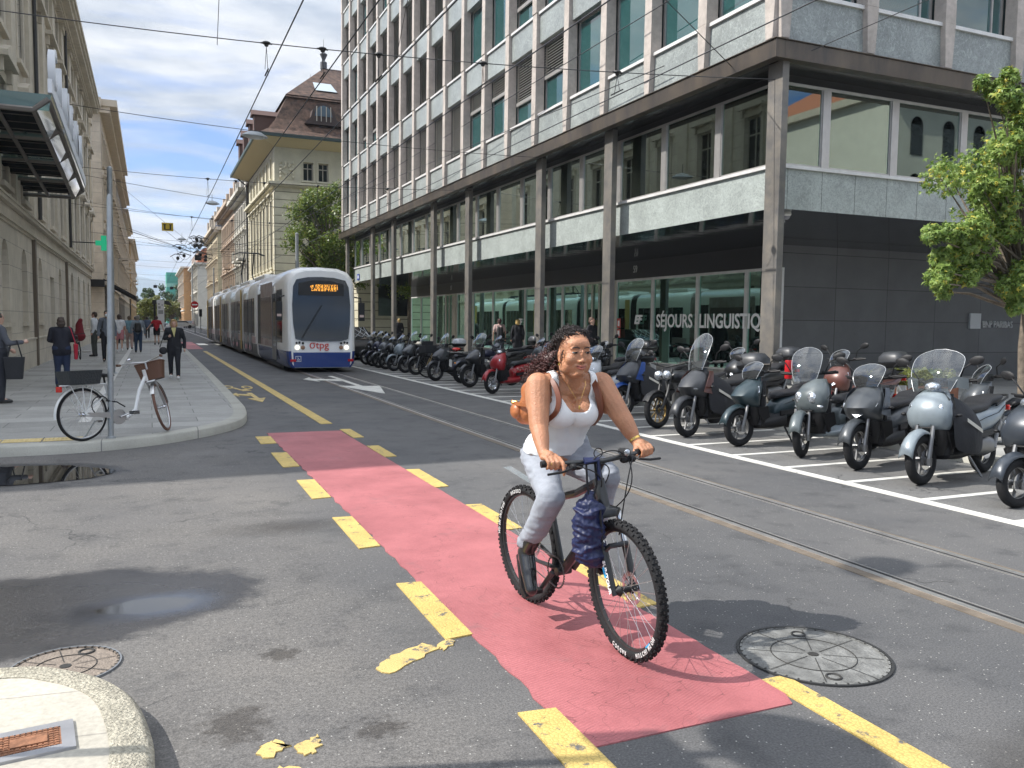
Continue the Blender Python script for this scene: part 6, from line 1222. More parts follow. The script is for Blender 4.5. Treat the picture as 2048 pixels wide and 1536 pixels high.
for lb, x, y, c, bt, h in (('dark coated person far along the left pavement', -1.7, 57.5, (.02, .02, .022), (.02, .02, .02), 1.7), ('person in black jacket with pale hood beside the far awning', -.9, 60, (.03, .03, .035), (.02, .02, .02), 1.72), ('distant walker in blue jacket near the crossing', -.2, 71, (.08, .11, .17), (.03, .03, .03), 1.7)):
    person(lb, (x, y), PI2, h, hair=(.06, .05, .05), top=c, bot=bt, stride=.25)
person('person in dark clothes standing by the far right house front', (9.3, 150), -PI2, 1.75, top=(.1, .03, .04), bot=(.03, .03, .04))
person('man in black standing inside the tall doorway of the cream building', (-3.75, 36.7), 0, 1.8, z0=.14, top=(.012, .012, .014), bot=(.012, .012, .014), hair=(.02, .02, .02))
person('person in grey jacket at the left edge raising one hand', (-2.52, 17.5), W_*.1, 1.66, hair=(.05, .04, .03), top=(.07, .075, .09), bot=(.02, .022, .03), armR=((.1, -.28, 1.12), (.34, -.2, 1.14)), armL=((.05, .27, 1.1), (.2, .22, 1.0)), bulk=1.15)
t = thing('tote_bag', 'black bag hanging from the forearm at the left edge', 'bag', (-2.26, 17.3, .58)); b = MB(); b.rings([[Vector((x*kk, y*kk, z)) for x, y in ((-.15, -.07), (.15, -.07), (.15, .07), (-.15, .07))] for z, kk in ((0, .85), (.25, 1), (.4, 1.1))]); obj('pouch', b, M_cloth, t, bevel=.01); b = MB(); b.tube([(-.1, 0, .4), (-.04, 0, .68), (.05, 0, .7), (.12, 0, .4)], .012); obj('strap', b, M_cloth, t)
person('person in pale pink top with dark backpack walking under the arcade', (13.6, 32.6), PI2*.8, 1.74, hair=(.06, .02, .02), top=(.5, .36, .34), bot=(.02, .02, .03), sleeve=1, bag=('backpack', (.02, .02, .022)), stride=.15)
person('blonde woman in long black coat walking under the arcade', (14.0, 31.6), PI2*.8, 1.72, hair=(.5, .34, .12), hairlen=.02, top=(.012, .012, .014), bot=(.02, .02, .025), coat=.6, stride=.15)
person('blond person in black far along the arcade', (13.5, 47.8), PI2, 1.74, hair=(.5, .36, .15), top=(.012, .012, .014), bot=(.012, .012, .014))
person('person in dark suit standing behind a column beside the shop door', (13.3, 24.0), -PI2*.7, 1.78, hair=(.1, .06, .04), top=(.014, .014, .02), bot=(.014, .014, .02))
t = thing('dress_stand', 'dress stand with a dark red dress outside the arched shopfronts', 'mannequin', (-2.95, 42.5, .13)); blob('dress', [((0, 0, .85), (0, 0, 1.25), .2, .15), ((-.05, 0, 1.2), (.05, 0, 1.45), .12, .1), ((0, 0, .75), (0, 0, .9), .26, .2)], cloth('dress_red', (.17, .012, .02)), t, .03, 4)
b = MB(); b.tube([(0, 0, 0), (0, 0, .8)], .02); b.tube([(0, 0, 1.5), (0, 0, 1.62)], .03); b.bx(-.45, .45, -.3, .3, 0, .06); obj('stand', b, M_alu, t)
# ---------------- bicycles ----------------
def spoked(par, R, tr, M, mrim, name='wheel', knob=False, mt=None, wr=.012, n=28, whub=.05, disc=False, letters=False):
    b = MB(); b.torus((0, 0, 0), R-tr, tr*.95 if not knob else tr*.9, 'y', 64, 12)
    if knob:
        random.seed(5)
        for i in range(84):
            for j, (ph, wd) in enumerate(((-.95, .8), (-.45, 1), (0, .9), (.45, 1), (.95, .8))):
                if (i+j) % 2: continue
                a = math.tau*i/84; cr, sr = math.cos(a), math.sin(a); rad = R-tr+tr*.9*math.cos(ph); yy = tr*.9*math.sin(ph)
                o = Vector((cr*rad, yy, sr*rad)); nr = Vector((cr*math.cos(ph), math.sin(ph), sr*math.cos(ph))); tg = Vector((-sr, 0, cr)); bn = nr.cross(tg)
                vs = [o+nr*h+tg*u*.008*wd+bn*v*.0065 for h in (-.002, .0065) for u, v in ((-1, -1), (1, -1), (1, 1), (-1, 1))]
                b.add(vs, [(0, 1, 2, 3), (4, 5, 6, 7), (0, 1, 5, 4), (1, 2, 6, 5), (2, 3, 7, 6), (3, 0, 4, 7)])
    w_ = obj(name, b.xf(M), mt or M_tyre, par, True, 50)
    k = MB(); Ri = R-2*tr; k.lathe([(Ri+.014, -wr), (Ri-.004, -wr*.8), (Ri-.008, 0), (Ri-.004, wr*.8), (Ri+.014, wr)], (0, 0, 0), 'y', 56, cap=False); obj('rim', k.xf(M), mrim, w_, True)
    k = MB()
    for i in range(n):
        a = math.tau*i/n; s = 1 if i % 2 else -1; a2 = a+(.5 if (i//2) % 2 else -.5); k.tube([(math.cos(a2)*.022, s*whub*.5, math.sin(a2)*.022), (math.cos(a)*Ri, 0, math.sin(a)*Ri)], .0014, 4, cap=False)
    obj('spokes', k.xf(M), mat('spoke_steel', (.5, .5, .5), .3, .8), w_)
    k = MB(); k.lathe([(.012, -whub-.01), (.03, -whub*.7), (.017, -whub*.4), (.017, whub*.4), (.03, whub*.7), (.012, whub+.01)], (0, 0, 0), 'y', 14)
    obj('hub', k.xf(M), M_blk if knob else M_chr, w_, True)
    if disc:
        k = MB(); k.lathe([(.062, .035), (.085, .035), (.085, .037), (.062, .037)], (0, 0, 0), 'y', 32, cap=False)
        for i in range(6): a = math.tau*i/6; k.tube([(.015*math.cos(a), .036, .015*math.sin(a)), (.066*math.cos(a+.4), .036, .066*math.sin(a+.4))], .004, 4)
        obj('brake_disc', k.xf(M), M_chr, w_)
    return w_
def bike_root(label, rear, head, lean=0, z=0, cat='bicycle', group=None):
    t = thing('bicycle', label, cat, (0, 0, 0), 0, group)
    t.matrix_world = Matrix.Translation((rear[0], rear[1], z)) @ Matrix.Rotation(head, 4, 'Z') @ Matrix.Rotation(R_(lean), 4, 'X'); return t
# --- mountain bike of the rider ---
HD = math.atan2(3.54-4.52, 2.19-2.10); BR, BW_ = .355, .984
MTB = bike_root('black mountain bike with knobbly tyres ridden by the woman along the red lane', (2.10, 4.52), HD, 2.0, .004)
M_mtb = mat('mtb_black', (.016, .017, .018), .4, coat=.3); M_cy = mat('cyan_decal', (.02, .35, .65), .4); M_ano = mat('stanchion', (.75, .75, .76), .12, 1)
spoked(MTB, BR, .027, Matrix.Translation((0, 0, BR)), mat('rim_black', (.02, .02, .02), .35), knob=True, disc=True)
sax = Matrix.Translation((.80, 0, .9)) @ Matrix.Rotation(R_(-5), 4, Vector((-.38, 0, .925))) @ Matrix.Translation((-.80, 0, -.9))
spoked(MTB, BR, .028, sax @ Matrix.Translation((BW_, 0, BR)), mat('rim_black', (.02,)*3), knob=True, disc=True)
BB = (.40, 0, .295); ST = (.25, 0, .74); HT, HB = (.765, 0, .875), (.815, 0, .74)
b = MB(); b.tube([BB, ST], .017); b.tube([(.27, 0, .68), (.55, 0, .77), HT], [.019, .022, .024]); b.tube([BB, (.6, 0, .5), HB], [.026, .029, .026]); b.tube([(.762, 0, .885), (.818, 0, .73)], .031, 14)
for s in (-1, 1): b.tube([BB, (.2, s*.055, .31), (0, s*.065, BR)], [.016, .011, .011]); b.tube([(.27, 0, .69), (.15, s*.05, .52), (0, s*.065, BR)], [.014, .01, .01])
b.lathe([(.024, -.045), (.024, .045)], BB, 'y', 14); obj('frame', b, M_mtb, MTB, True)
b = MB(); b.tube([(.26, 0, .72), (.232, 0, .85)], .014); b.rings([sell(.36, 0, .875, 'x', .015, .012), sell(.3, 0, .875, 'x', .025, .015), sell(.2, 0, .885, 'x', .065, .022), sell(.13, 0, .895, 'x', .07, .022), sell(.09, 0, .9, 'x', .03, .012)]); obj('saddle', b, M_blk, MTB, True, 60)
# fork
FH = (BW_, BR); b = MB(); b.tube([(.815, 0, .74), (.825, 0, .715)], .03)
b.rings([sell(.83, 0, .70, 'z', .026, .085), sell(.828, 0, .735, 'z', .03, .08), sell(.82, 0, .755, 'z', .022, .03)]); obj('fork_crown', b.xf(sax), M_mtb, MTB, True, 50)
b = MB(); c = MB()
for s in (-1, 1): b.tube([(.832, s*.065, .72), (.90, s*.065, .535)], .0155, 12); c.tube([(.893, s*.065, .56), (.955, s*.065, .40), (BW_+.005, s*.062, BR-.02)], [.021, .019, .014], 12)
c.tube([(.905, -.065, .545), (.93, -.05, .575), (.93, .05, .575), (.905, .065, .545)], .014, 8); obj('stanchions', b.xf(sax), M_ano, MTB, True); lw = obj('fork_lowers', c.xf(sax), M_mtb, MTB, True)
text_obj('fork_decal', 'SUNTOUR', mat('white_lettering', (.85,)*3), .036, sax @ frame((.915, -.0875, .5), Vector((.36, 0, -.93)), Vector((.93, 0, .36))), lw, .001, 1, bold=.001)
b = MB(); b.tube([(.925, -.087, .47), (.945, -.086, .42)], .008); obj('cyan_decal', b.xf(sax), M_cy, lw)
# cranks
CR = R_(-132); cx_, cz_ = math.cos(CR)*.165, math.sin(CR)*.165
b = MB(); b.lathe([(.085, -.052), (.088, -.05), (.088, -.047), (.085, -.045)], BB, 'y', 40, cap=False)
for i in range(36): a = math.tau*i/36; b.bx(BB[0]+.09*math.cos(a)-.004, BB[0]+.09*math.cos(a)+.004, -.0505, -.0465, BB[2]+.09*math.sin(a)-.004, BB[2]+.09*math.sin(a)+.004)
obj('chainring', b, mat('chain_steel', (.12, .12, .12), .4, .8), MTB)
b = MB(); b.tube([(BB[0], -.07, BB[2]), (BB[0]+cx_, -.085, BB[2]+cz_)], [.017, .012], 8, flat=.6); b.tube([(BB[0], .07, BB[2]), (BB[0]-cx_, .085, BB[2]-cz_)], [.017, .012], 8, flat=.6); obj('crank_arms', b, M_mtb, MTB, True)
for s, q in ((-1, 1), (1, -1)): b = MB(); b.bx(BB[0]+q*cx_-.045, BB[0]+q*cx_+.045, *sorted((s*.095, s*.185)), BB[2]+q*cz_-.012, BB[2]+q*cz_+.012); obj('pedal', b, M_blk, MTB, bevel=.004)
b = MB()
for u in (1, -1): b.tube([(BB[0], -.05, BB[2]+.088*u), (.03, -.045, BR+.04*u-(.0 if u > 0 else .05))], .004, 5)
b.tube([(.03, -.05, BR-.03), (.05, -.05, BR-.13), (.0, -.05, BR-.15)], .01, 6); b.lathe([(.05, -.04), (.04, -.03), (.028, -.022)], (0, 0, BR), 'y', 20); obj('drivetrain', b, mat('chain_steel', (.12,)*3), MTB)
# bars: centre .80,0,.985
BC = Vector((.795, .0, .985)); b = MB(); b.tube([(.765, 0, .885), (.752, 0, .93), tuple(BC)], [.02, .02, .022], 10); b.tube([BC+V3(-.03, -.33, .02), BC+V3(.0, -.16, .012), BC, BC+V3(.0, .16, .012), BC+V3(-.03, .33, .02)], .0135, 10); obj('handlebar', b.xf(sax), M_mtb, MTB, True)
for s in (-1, 1):
    b = MB(); b.tube([BC+V3(-.031, s*.335, .02), BC+V3(-.014, s*.215, .017)], .0175, 12); obj('grip', b.xf(sax), M_blk, MTB, True)
    b = MB(); b.tube([BC+V3(.0, s*.18, .01), BC+V3(.045, s*.2, -.005), BC+V3(.055, s*.26, -.015), BC+V3(.04, s*.335, -.02)], .0065, 6); b.ell(BC+V3(.012, s*.175, -.005), (.028, .022, .02), n=10, k=7); b.ell(BC+V3(-.0, s*.14, -.01), (.02, .03, .018), n=10, k=7); obj('brake_lever', b.xf(sax), M_blk, MTB, True)
b = MB()
def arcp(p, q, mid, n=14):
    p, q, m_ = Vector(p), Vector(q), Vector(mid); return [p*(1-i/n)**2+m_*2*(i/n)*(1-i/n)+q*(i/n)**2 for i in range(n+1)]
b.tube(arcp(BC+V3(.03, .17, 0), (.86, .05, .6), BC+V3(.17, .05, -.05)), .0035, 5); b.tube(arcp(BC+V3(.03, -.17, 0), (.62, .03, .72), BC+V3(.2, -.02, -.02)), .0035, 5)
b.tube(arcp(BC+V3(.02, .15, 0), (.6, -.02, .62), BC+V3(.16, .16, -.22)), .0035, 5); b.tube(arcp(BC+V3(.02, -.14, 0), (.66, .02, .75), BC+V3(.13, .1, .05)), .0035, 5); b.tube(arcp(BC+V3(.02, .14, .01), BC+V3(.03, -.1, .0), BC+V3(.1, .0, .12)), .0035, 5)
b.torus(tuple(BC+V3(.02, -.03, .05)), .025, .003, 'x', 18, 5); obj('cables', b.xf(sax), M_blk, MTB)
b = MB(); b.tube([BC+V3(-.02, .13, .035), BC+V3(.06, .12, .04)], [.018, .021], 14); b.bx(*[c for v in ((BC.x-.01, BC.x+.015), (.115, .14), (BC.z, BC.z+.03)) for c in v]); lo = obj('front_light', b.xf(sax), M_mtb, MTB, True); b = MB(); b.lathe([(.0, 0), (.018, 0)], (0, 0, 0), 'x', 14); b = MB(); b.ell(BC+V3(.06, .12, .04), (.006, .018, .018)); obj('lens', b.xf(sax), M_lamp, lo, True)
b = MB(); rr = [[Vector((.0+math.cos(a)*(BR+.06)*1.05-.05, u*.03, BR+.05+math.sin(a)*(BR+.05))) for u in (-1, 0, 1)] for a in [R_(95+i*9) for i in range(6)]]; b.rings([[Vector((.2-.09*i, u*.028, .73+.012*i-.0*abs(u))) for u in (-1, 0, 1)] for i in range(6)], cap=False, close=False); b.tube([(.25, 0, .72), (.15, 0, .74)], .008); obj('mudguard', b, glass('clear_mudguard', (.75, .8, .82), .1, 1.5, .3, (.4, .45, .48)), MTB, True, fix=False)
for a in (2.5, 5.4): b = MB(); b.torus((0, 0, BR), BR-.055, .008, 'y', 6, 6, a0=a, a1=a+.16, rz=.014); obj('rim_sticker', b.xf(sax @ Matrix.Translation((BW_, 0, 0))), M_cy, MTB)
def tyre_text(s, M, ang0, side, size=.03):
    r = BR-.034
    for i, c in enumerate(s):
        if c == ' ': continue
        a = ang0+side*i*size*.78/r; ca, sa = math.cos(a), math.sin(a); rad = Vector((ca, 0, sa)); tg = Vector((-sa, 0, ca))*side
        text_obj('tyre_lettering', c, mat('tyre_print', (.6, .6, .58), .6), size, M @ frame(rad*(r-size*.3)+V3(0, -.0262, 0), tg, rad if side > 0 else rad), par_, .0008, .8, bold=.0008)
par_ = [c for c in MTB.children if c.name.startswith('wheel')]
par_, pw0 = par_[1], par_[0]
FM = sax @ Matrix.Translation((BW_, 0, BR)); 
tyre_text('COUGAR', FM, R_(252), 1); tyre_text('HUTCHINSON', FM, R_(292), 1)
par_ = pw0; tyre_text('COUGAR', Matrix.Translation((0, 0, BR)), R_(96), -1 if 0 else 1); tyre_text('HUTCHINSON', Matrix.Translation((0, 0, BR)), R_(140), 1)
# carrier bag hanging from the bars
t = thing('drawstring_bag', 'navy blue nylon bag hanging from the handlebar of the mountain bike', 'bag', (0, 0, 0)); bc = MTB.matrix_world @ sax @ (BC+V3(.03, -.09, 0))
def crumple(c): return -abs(noise.noise(Vector((c.x*9+c.z*12, c.y*9, c.z*24))))*.034+noise.noise(c*60)*.006+.006
blob('pouch', [((bc.x, bc.y-.01, bc.z-.17), (bc.x+.005, bc.y-.02, bc.z-.24), .035, .075), ((bc.x-.01, bc.y-.02, bc.z-.25), (bc.x+.0, bc.y-.02, bc.z-.44), .082, .085), ((bc.x-.03, bc.y-.02, bc.z-.42), (bc.x+.03, bc.y-.02, bc.z-.47), .065, .065)], mat('navy_nylon', (.007, .013, .06), .5, var=.25, vs=12), t, .006, 2, disp=crumple)
b = MB(); b.tube([tuple(bc+V3(-.02, 0, .02)), tuple(bc+V3(-.02, -.02, -.1)), tuple(bc+V3(0, -.02, -.2))], .012, 8, flat=.4); b.tube([tuple(bc+V3(.03, 0, .02)), tuple(bc+V3(.035, -.02, -.1)), tuple(bc+V3(0.01, -.02, -.2))], .012, 8, flat=.4); b.tube([tuple(bc+V3(.02, -.085, -.22)), tuple(bc+V3(.03, -.1, -.42))], .006); obj('straps', b, mat('black_strap', (.012, .012, .014), .8), t)
b = MB(); b.tube([tuple(bc+V3(-.03, 0, .02)), tuple(bc+V3(.045, -.01, .025)), tuple(bc+V3(.05, -.02, -.08))], .022, 8, flat=.5); obj('cloth_knot', b, mat('navy_nylon', (.012, .022, .11)), t)

# --- white city bicycle leaning at the pole ---
CB = bike_root('white step-through bicycle with brown wicker basket and black crate parked at the kerb', (-.80, 11.80), math.atan2(12.50-11.80, .15+.80), -3, .13)
M_cbw = mat('bike_white', (.66, .67, .66), .3, coat=.4); M_cbs = mat('bike_silver', (.45, .45, .45), .3, .8); cR, cW = .34, 1.14
spoked(CB, cR, .02, Matrix.Translation((0, 0, cR)), M_cbs); cx2 = Matrix.Translation((.98, 0, .9)) @ Matrix.Rotation(R_(42), 4, Vector((-.32, 0, .95))) @ Matrix.Translation((-.98, 0, -.9))
spoked(CB, cR, .02, cx2 @ Matrix.Translation((cW, 0, cR)), M_cbs, mt=mat('brown_tyre', (.13, .065, .045), .8))
cbb = (.47, 0, .27); b = MB(); b.tube([cbb, (.40, 0, .45), (.33, 0, .72)], .018); b.tube([cbb, (.62, 0, .24), (.76, 0, .34), (.83, 0, .6), (.93, 0, .78)], [.03, .03, .028, .026, .024], 10); b.tube([(.95, 0, .72), (.91, 0, .87)], .024)
for s in (-1, 1): b.tube([cbb, (0, s*.06, cR)], .012); b.tube([(.36, 0, .6), (0, s*.06, cR)], .01)
obj('frame', b, M_cbw, CB, True)
b = MB()
for s in (-1, 1): b.tube([(.955, s*.055, .70), (1.05, s*.055, .5), (cW, s*.05, cR)], [.016, .014, .01])
b.tube([(.955, -.055, .70), (.955, .055, .70)], .02); obj('fork', b.xf(cx2), M_cbs, CB, True)
def guard(a0, a1, o, M=Matrix.Identity(4)):
    g_ = MB(); g_.rings([[o+Vector((math.cos(a)*(cR+.022), u*.028, math.sin(a)*(cR+.022)-abs(u)*.004)) for u in (-1, -.5, 0, .5, 1)] for a in [R_(a0+(a1-a0)*i/16) for i in range(17)]], cap=False, close=False); return g_.xf(M)
obj('rear_mudguard', guard(20, 185, V3(0, 0, cR)), M_cbw, CB, True, fix=False); obj('front_mudguard', guard(10, 150, V3(cW, 0, cR), cx2), M_cbs, CB, True, fix=False)
b = MB(); b.tube([(.33, 0, .72), (.32, 0, .80)], .013); b.rings([sell(.46, 0, .82, 'x', .02, .012), sell(.38, 0, .82, 'x', .035, .02), sell(.27, 0, .83, 'x', .09, .03), sell(.18, 0, .84, 'x', .09, .03)]); obj('saddle', b, M_blk, CB, True)
b = MB()
for s in (-1, 1): b.tube([(.3, s*.06, .72), (-.22, s*.07, .72), (-.28, 0, .72)], .007); b.tube([(-.02, s*.065, .72), (0, s*.07, cR)], .006); b.tube([(-.18, s*.065, .72), (0, s*.07, cR)], .006); b.tube([(.12, s*.06, .72), (0.05, s*.07, .45), (0, s*.07, cR)], .006)
obj('rear_rack', b, M_cbw, CB, True); b = MB(); b.bx(-.31, -.27, -.04, .04, .64, .71); obj('tail_lamp', b, M_lr, CB, bevel=.008)
t = thing('crate', 'black plastic crate on the rear rack of the white bicycle', 'crate', (0, 0, 0)); t.matrix_world = CB.matrix_world.copy(); cr = lambda z, k: [Vector((.0+x*k, y*k, z)) for x, y in ((-.23, -.14), (.2, -.14), (.2, .14), (-.23, .14))]
b = MB(); b.rings([cr(.725, .9), cr(.9, 1.06), cr(.9, 1.02), cr(.74, .87)], cap=False); b.add(cr(.735, .9), [(0, 1, 2, 3)]); obj('shell', b, mat('crate_black', (.02, .025, .028), .55, bump=.6, bs=50), t); b = MB(); b.add(cr(.895, 1.03), [(0, 1, 2, 3)]); obj('lid', b, mat('crate_net', (.05, .052, .055), .8, bump=.8, bs=90), t, fix=False)
b = MB(); b.tube([(.91, 0, .87), (.905, 0, .96)], .013); b.tube([(.70, -.27, .98), (.8, -.25, 1.0), (.9, -.12, .99), (.93, 0, .97), (.9, .12, .99), (.8, .25, 1.0), (.70, .27, .98)], .011); hb = obj('handlebar', b.xf(cx2), M_cbs, CB, True)
for s in (-1, 1): b = MB(); b.tube([(.70, s*.27, .98), (.6, s*.28, .975)], .017); obj('grip', b.xf(cx2), mat('grip_brown', (.10, .05, .03), .7), hb, True)
for s in (-1, 1): b = MB(); b.tube([(.86, s*.18, .99), (.83, s*.24, .95), (.74, s*.27, .94)], .006); obj('brake_lever', b.xf(cx2), M_cbs, hb)
b = MB(); b.ell((.84, .18, 1.04), (.035, .035, .022)); obj('bell', b.xf(cx2), M_chr, hb, True)
t = thing('wicker_basket', 'brown wicker basket on the front of the white bicycle', 'basket', (0, 0, 0)); t.matrix_world = CB.matrix_world @ cx2
bk = lambda z, k: sell(1.1+(z-.75)*.12, 0, z, 'z', .13*k, .18*k, 24, 5); b = MB(); b.rings([bk(.73, .78), bk(.8, .85), bk(.88, .94), bk(.965, 1.03), bk(.965, .97), bk(.76, .76)], cap=False); b.add(bk(.735, .78), [tuple(range(24))])
def wick():
    m, N, L, bb_ = nodes('wicker'); P = N.new('ShaderNodeTexCoord').outputs['Object']; c = N.new('ShaderNodeTexChecker'); c.inputs['Scale'].default_value = 75; L.new(P, c.inputs[0]); c.inputs[1].default_value = (.16, .07, .035, 1); c.inputs[2].default_value = (.06, .026, .014, 1)
    L.new(c.outputs[0], bb_.inputs['Base Color']); bb_.inputs['Roughness'].default_value = .6; bumpn(N, L, bb_, c.outputs['Fac'], .8, .006); return m
obj('weave', b, wick(), t, True, fix=False); b = MB(); rg_ = bk(.97, 1.0); b.tube(rg_+[rg_[0]], .012, 6); obj('rim', b, mat('wicker_rim', (.09, .04, .022), .6), t, True)
b = MB(); b.lathe([(.10, -.065), (.10, -.045), (.03, -.045)], cbb, 'y', 30); b.rings([[Vector((x, y, z)) for y, z in ((-.064, z0_), (-.05, z0_), (-.05, z1_), (-.064, z1_))] for x, z0_, z1_ in ((.0, .315, .365), (.3, .275, .345), (.47, .19, .35))]); obj('chain_guard', b, M_cbs, CB, True)
b = MB(); b.tube([(.47, -.08, .27), (.62, -.1, .31)], .011); b.bx(.59, .68, -.19, -.1, .30, .33); b.tube([(.47, .08, .27), (.32, .1, .23)], .011); b.bx(.27, .36, .1, .19, .21, .24); obj('cranks', b, M_cbs, CB); b = MB(); b.bx(.59, .68, -.19, -.1, .295, .335); obj('pedal', b, M_blk, CB)
b = MB(); b.torus((.22, -.05, .44), .12, .008, 'y', 24, 6); b.tube([(.3, -.05, .5), (.42, -.1, .47), (.52, -.12, .4)], .009); obj('lock', b, M_blk, CB)
b = MB(); b.tube([(.2, .05, .25), (.12, .2, .0)], .01); obj('kickstand', b, M_cbs, CB)
# --- gold-forked bicycle among the scooters, and one near the columns ---
def simple_bike(label, rear, head, mf, mk, basket=False, z=.004, R=.335, group=None):
    t = bike_root(label, rear, head, 4, z, group=group); W0 = 1.03
    spoked(t, R, .02, Matrix.Translation((0, 0, R)), M_blk, n=20); spoked(t, R, .02, Matrix.Translation((W0, 0, R)), M_blk, n=20)
    b = MB(); b.tube([(.42, 0, .28), (.3, 0, .78)], .016); b.tube([(.32, 0, .7), (.83, 0, .78)], .016); b.tube([(.42, 0, .28), (.85, 0, .7)], .018)
    for s in (-1, 1): b.tube([(.42, 0, .28), (0, s*.05, R)], .01); b.tube([(.32, 0, .7), (0, s*.05, R)], .009)
    obj('frame', b, mf, t, True); b = MB()
    for s in (-1, 1): b.tube([(.86, s*.045, .68), (W0, s*.05, R)], .013)
    b.tube([(.86, 0, .68), (.82, 0, .86)], .016); obj('fork', b, mk, t, True); b = MB(); b.tube([(.72, -.28, .97), (.82, 0, .95), (.72, .28, .97)], .012); obj('handlebar', b, M_blk, t, True)
    b = MB(); b.rings([sell(.44, 0, .86, 'x', .02, .012), sell(.3, 0, .87, 'x', .06, .025), sell(.2, 0, .87, 'x', .07, .025)]); b.tube([(.3, 0, .76), (.29, 0, .86)], .013); obj('saddle', b, M_blk, t, True)
    if basket: b = MB(); b.bx(.78, 1.18, -.2, .2, .74, .98); b.bx(.88, 1.12, -.16, .16, .98, 1.1); o = tag(obj('crate', b, M_cloth, bevel=.02), 'black carrier box on the front of the gold forked bicycle', 'box'); o.matrix_world = t.matrix_world.copy()
    return t
GP = W_+.25; simple_bike('black bicycle with gold fork and wheel struts standing among the scooters', (7.7-1.03*math.cos(GP), 24.1-1.03*math.sin(GP)), GP, M_mtb, mat('fork_sand', (.45, .33, .15), .4), True)
simple_bike('pale bicycle leaning beside a column behind the touring scooter', (11.0, 25.3), 2.2, M_cbs, M_cbs, z=.13)
simple_bike('dark bicycle against the wall beyond the woman with the red bag', (-2.6, 36.0), -1.4, M_mtb, M_mtb, z=.13)
# ---------------- the cyclist ----------------
RD = link('person', None, None, (2.1, 4.1, 0)); tag(RD, 'smiling woman with dark curly hair in white tank top riding the mountain bike', 'person'); RX = Matrix.Translation((-2.1, -4.1, 0))
SKR = skinmat('skin_rider', (.44, .205, .11), .16, .5)
MW = MTB.matrix_world @ sax
gR, gL = MW @ (BC+V3(-.022, -.275, .018)), MW @ (BC+V3(-.022, .275, .018))
hipR, hipL, kneeR, kneeL = V3(2.025, 4.26, .93), V3(2.235, 4.25, .93), V3(1.945, 3.92, .775), V3(2.25, 3.87, .88)
ankR, toeR = V3(1.925, 4.19, .41), V3(1.90, 4.06, .235); ankL, toeL = V3(2.26, 4.02, .47), V3(2.27, 3.9, .38)
sR, sL = V3(1.915, 4.04, 1.365), V3(2.285, 4.01, 1.365); eR, eL = V3(1.875, 3.94, 1.155), V3(2.37, 3.88, 1.16)
fwd = V3(.0915, -.9958, 0); lft = V3(.9958, .0915, 0); up = V3(0, 0, 1)
def griphand(g, e, s):
    """g grip centre, s=-1 right hand"""
    axis = ((MW @ (BC+V3(-.014, s*.215, .017)))-(MW @ (BC+V3(-.031, s*.335, .02)))).normalized()*(1)   # towards the stem
    w_ = g-fwd*.075+up*.038+axis*-.005; palm = g-fwd*.012+up*.03; out = [(tuple(e), tuple(e*.55+w_*.45), .050, .044), (tuple(e*.55+w_*.45), tuple(w_), .044, .028), (tuple(w_), tuple(g-fwd*.03+up*.034), .027, .03)]
    out += [(tuple(palm+axis*.028-fwd*.02), tuple(palm+axis*.026+fwd*.004), .019, .015), (tuple(palm-axis*.032-fwd*.02), tuple(palm-axis*.03+fwd*.004), .018, .014), (tuple(palm-fwd*.02), tuple(palm+fwd*.004), .02, .017)]
    for i, (u, ln, ext) in enumerate(((.034, 1.0, s < 0), (.012, 1.08, False), (-.011, 1.0, False), (-.033, .84, False))):
        o = g+axis*u; k = o+up*.027+fwd*.006; a = o+fwd*.032*ln+up*.012; c = o+fwd*.030*ln-up*.014*ln; d = o+fwd*.006-up*.026*ln
        if ext: a = o+fwd*.042+up*.006; c = o+fwd*.055-up*.03; d = o+fwd*.052-up*.052
        out += [(tuple(k), tuple(a), .0112, .0102), (tuple(a), tuple(c), .0102, .0092), (tuple(c), tuple(d), .0092, .0078)]
    th = g+axis*.045; out += [(tuple(g-fwd*.028+up*.022+axis*.03), tuple(th-fwd*.01+up*.004+axis*.012), .016, .012), (tuple(th-fwd*.01+up*.004+axis*.012), tuple(th+fwd*.014-up*.012+axis*.018), .0115, .0095)]
    return out, w_
hRp, wR = griphand(gR, eR, -1); hLp, wL = griphand(gL, eL, 1)
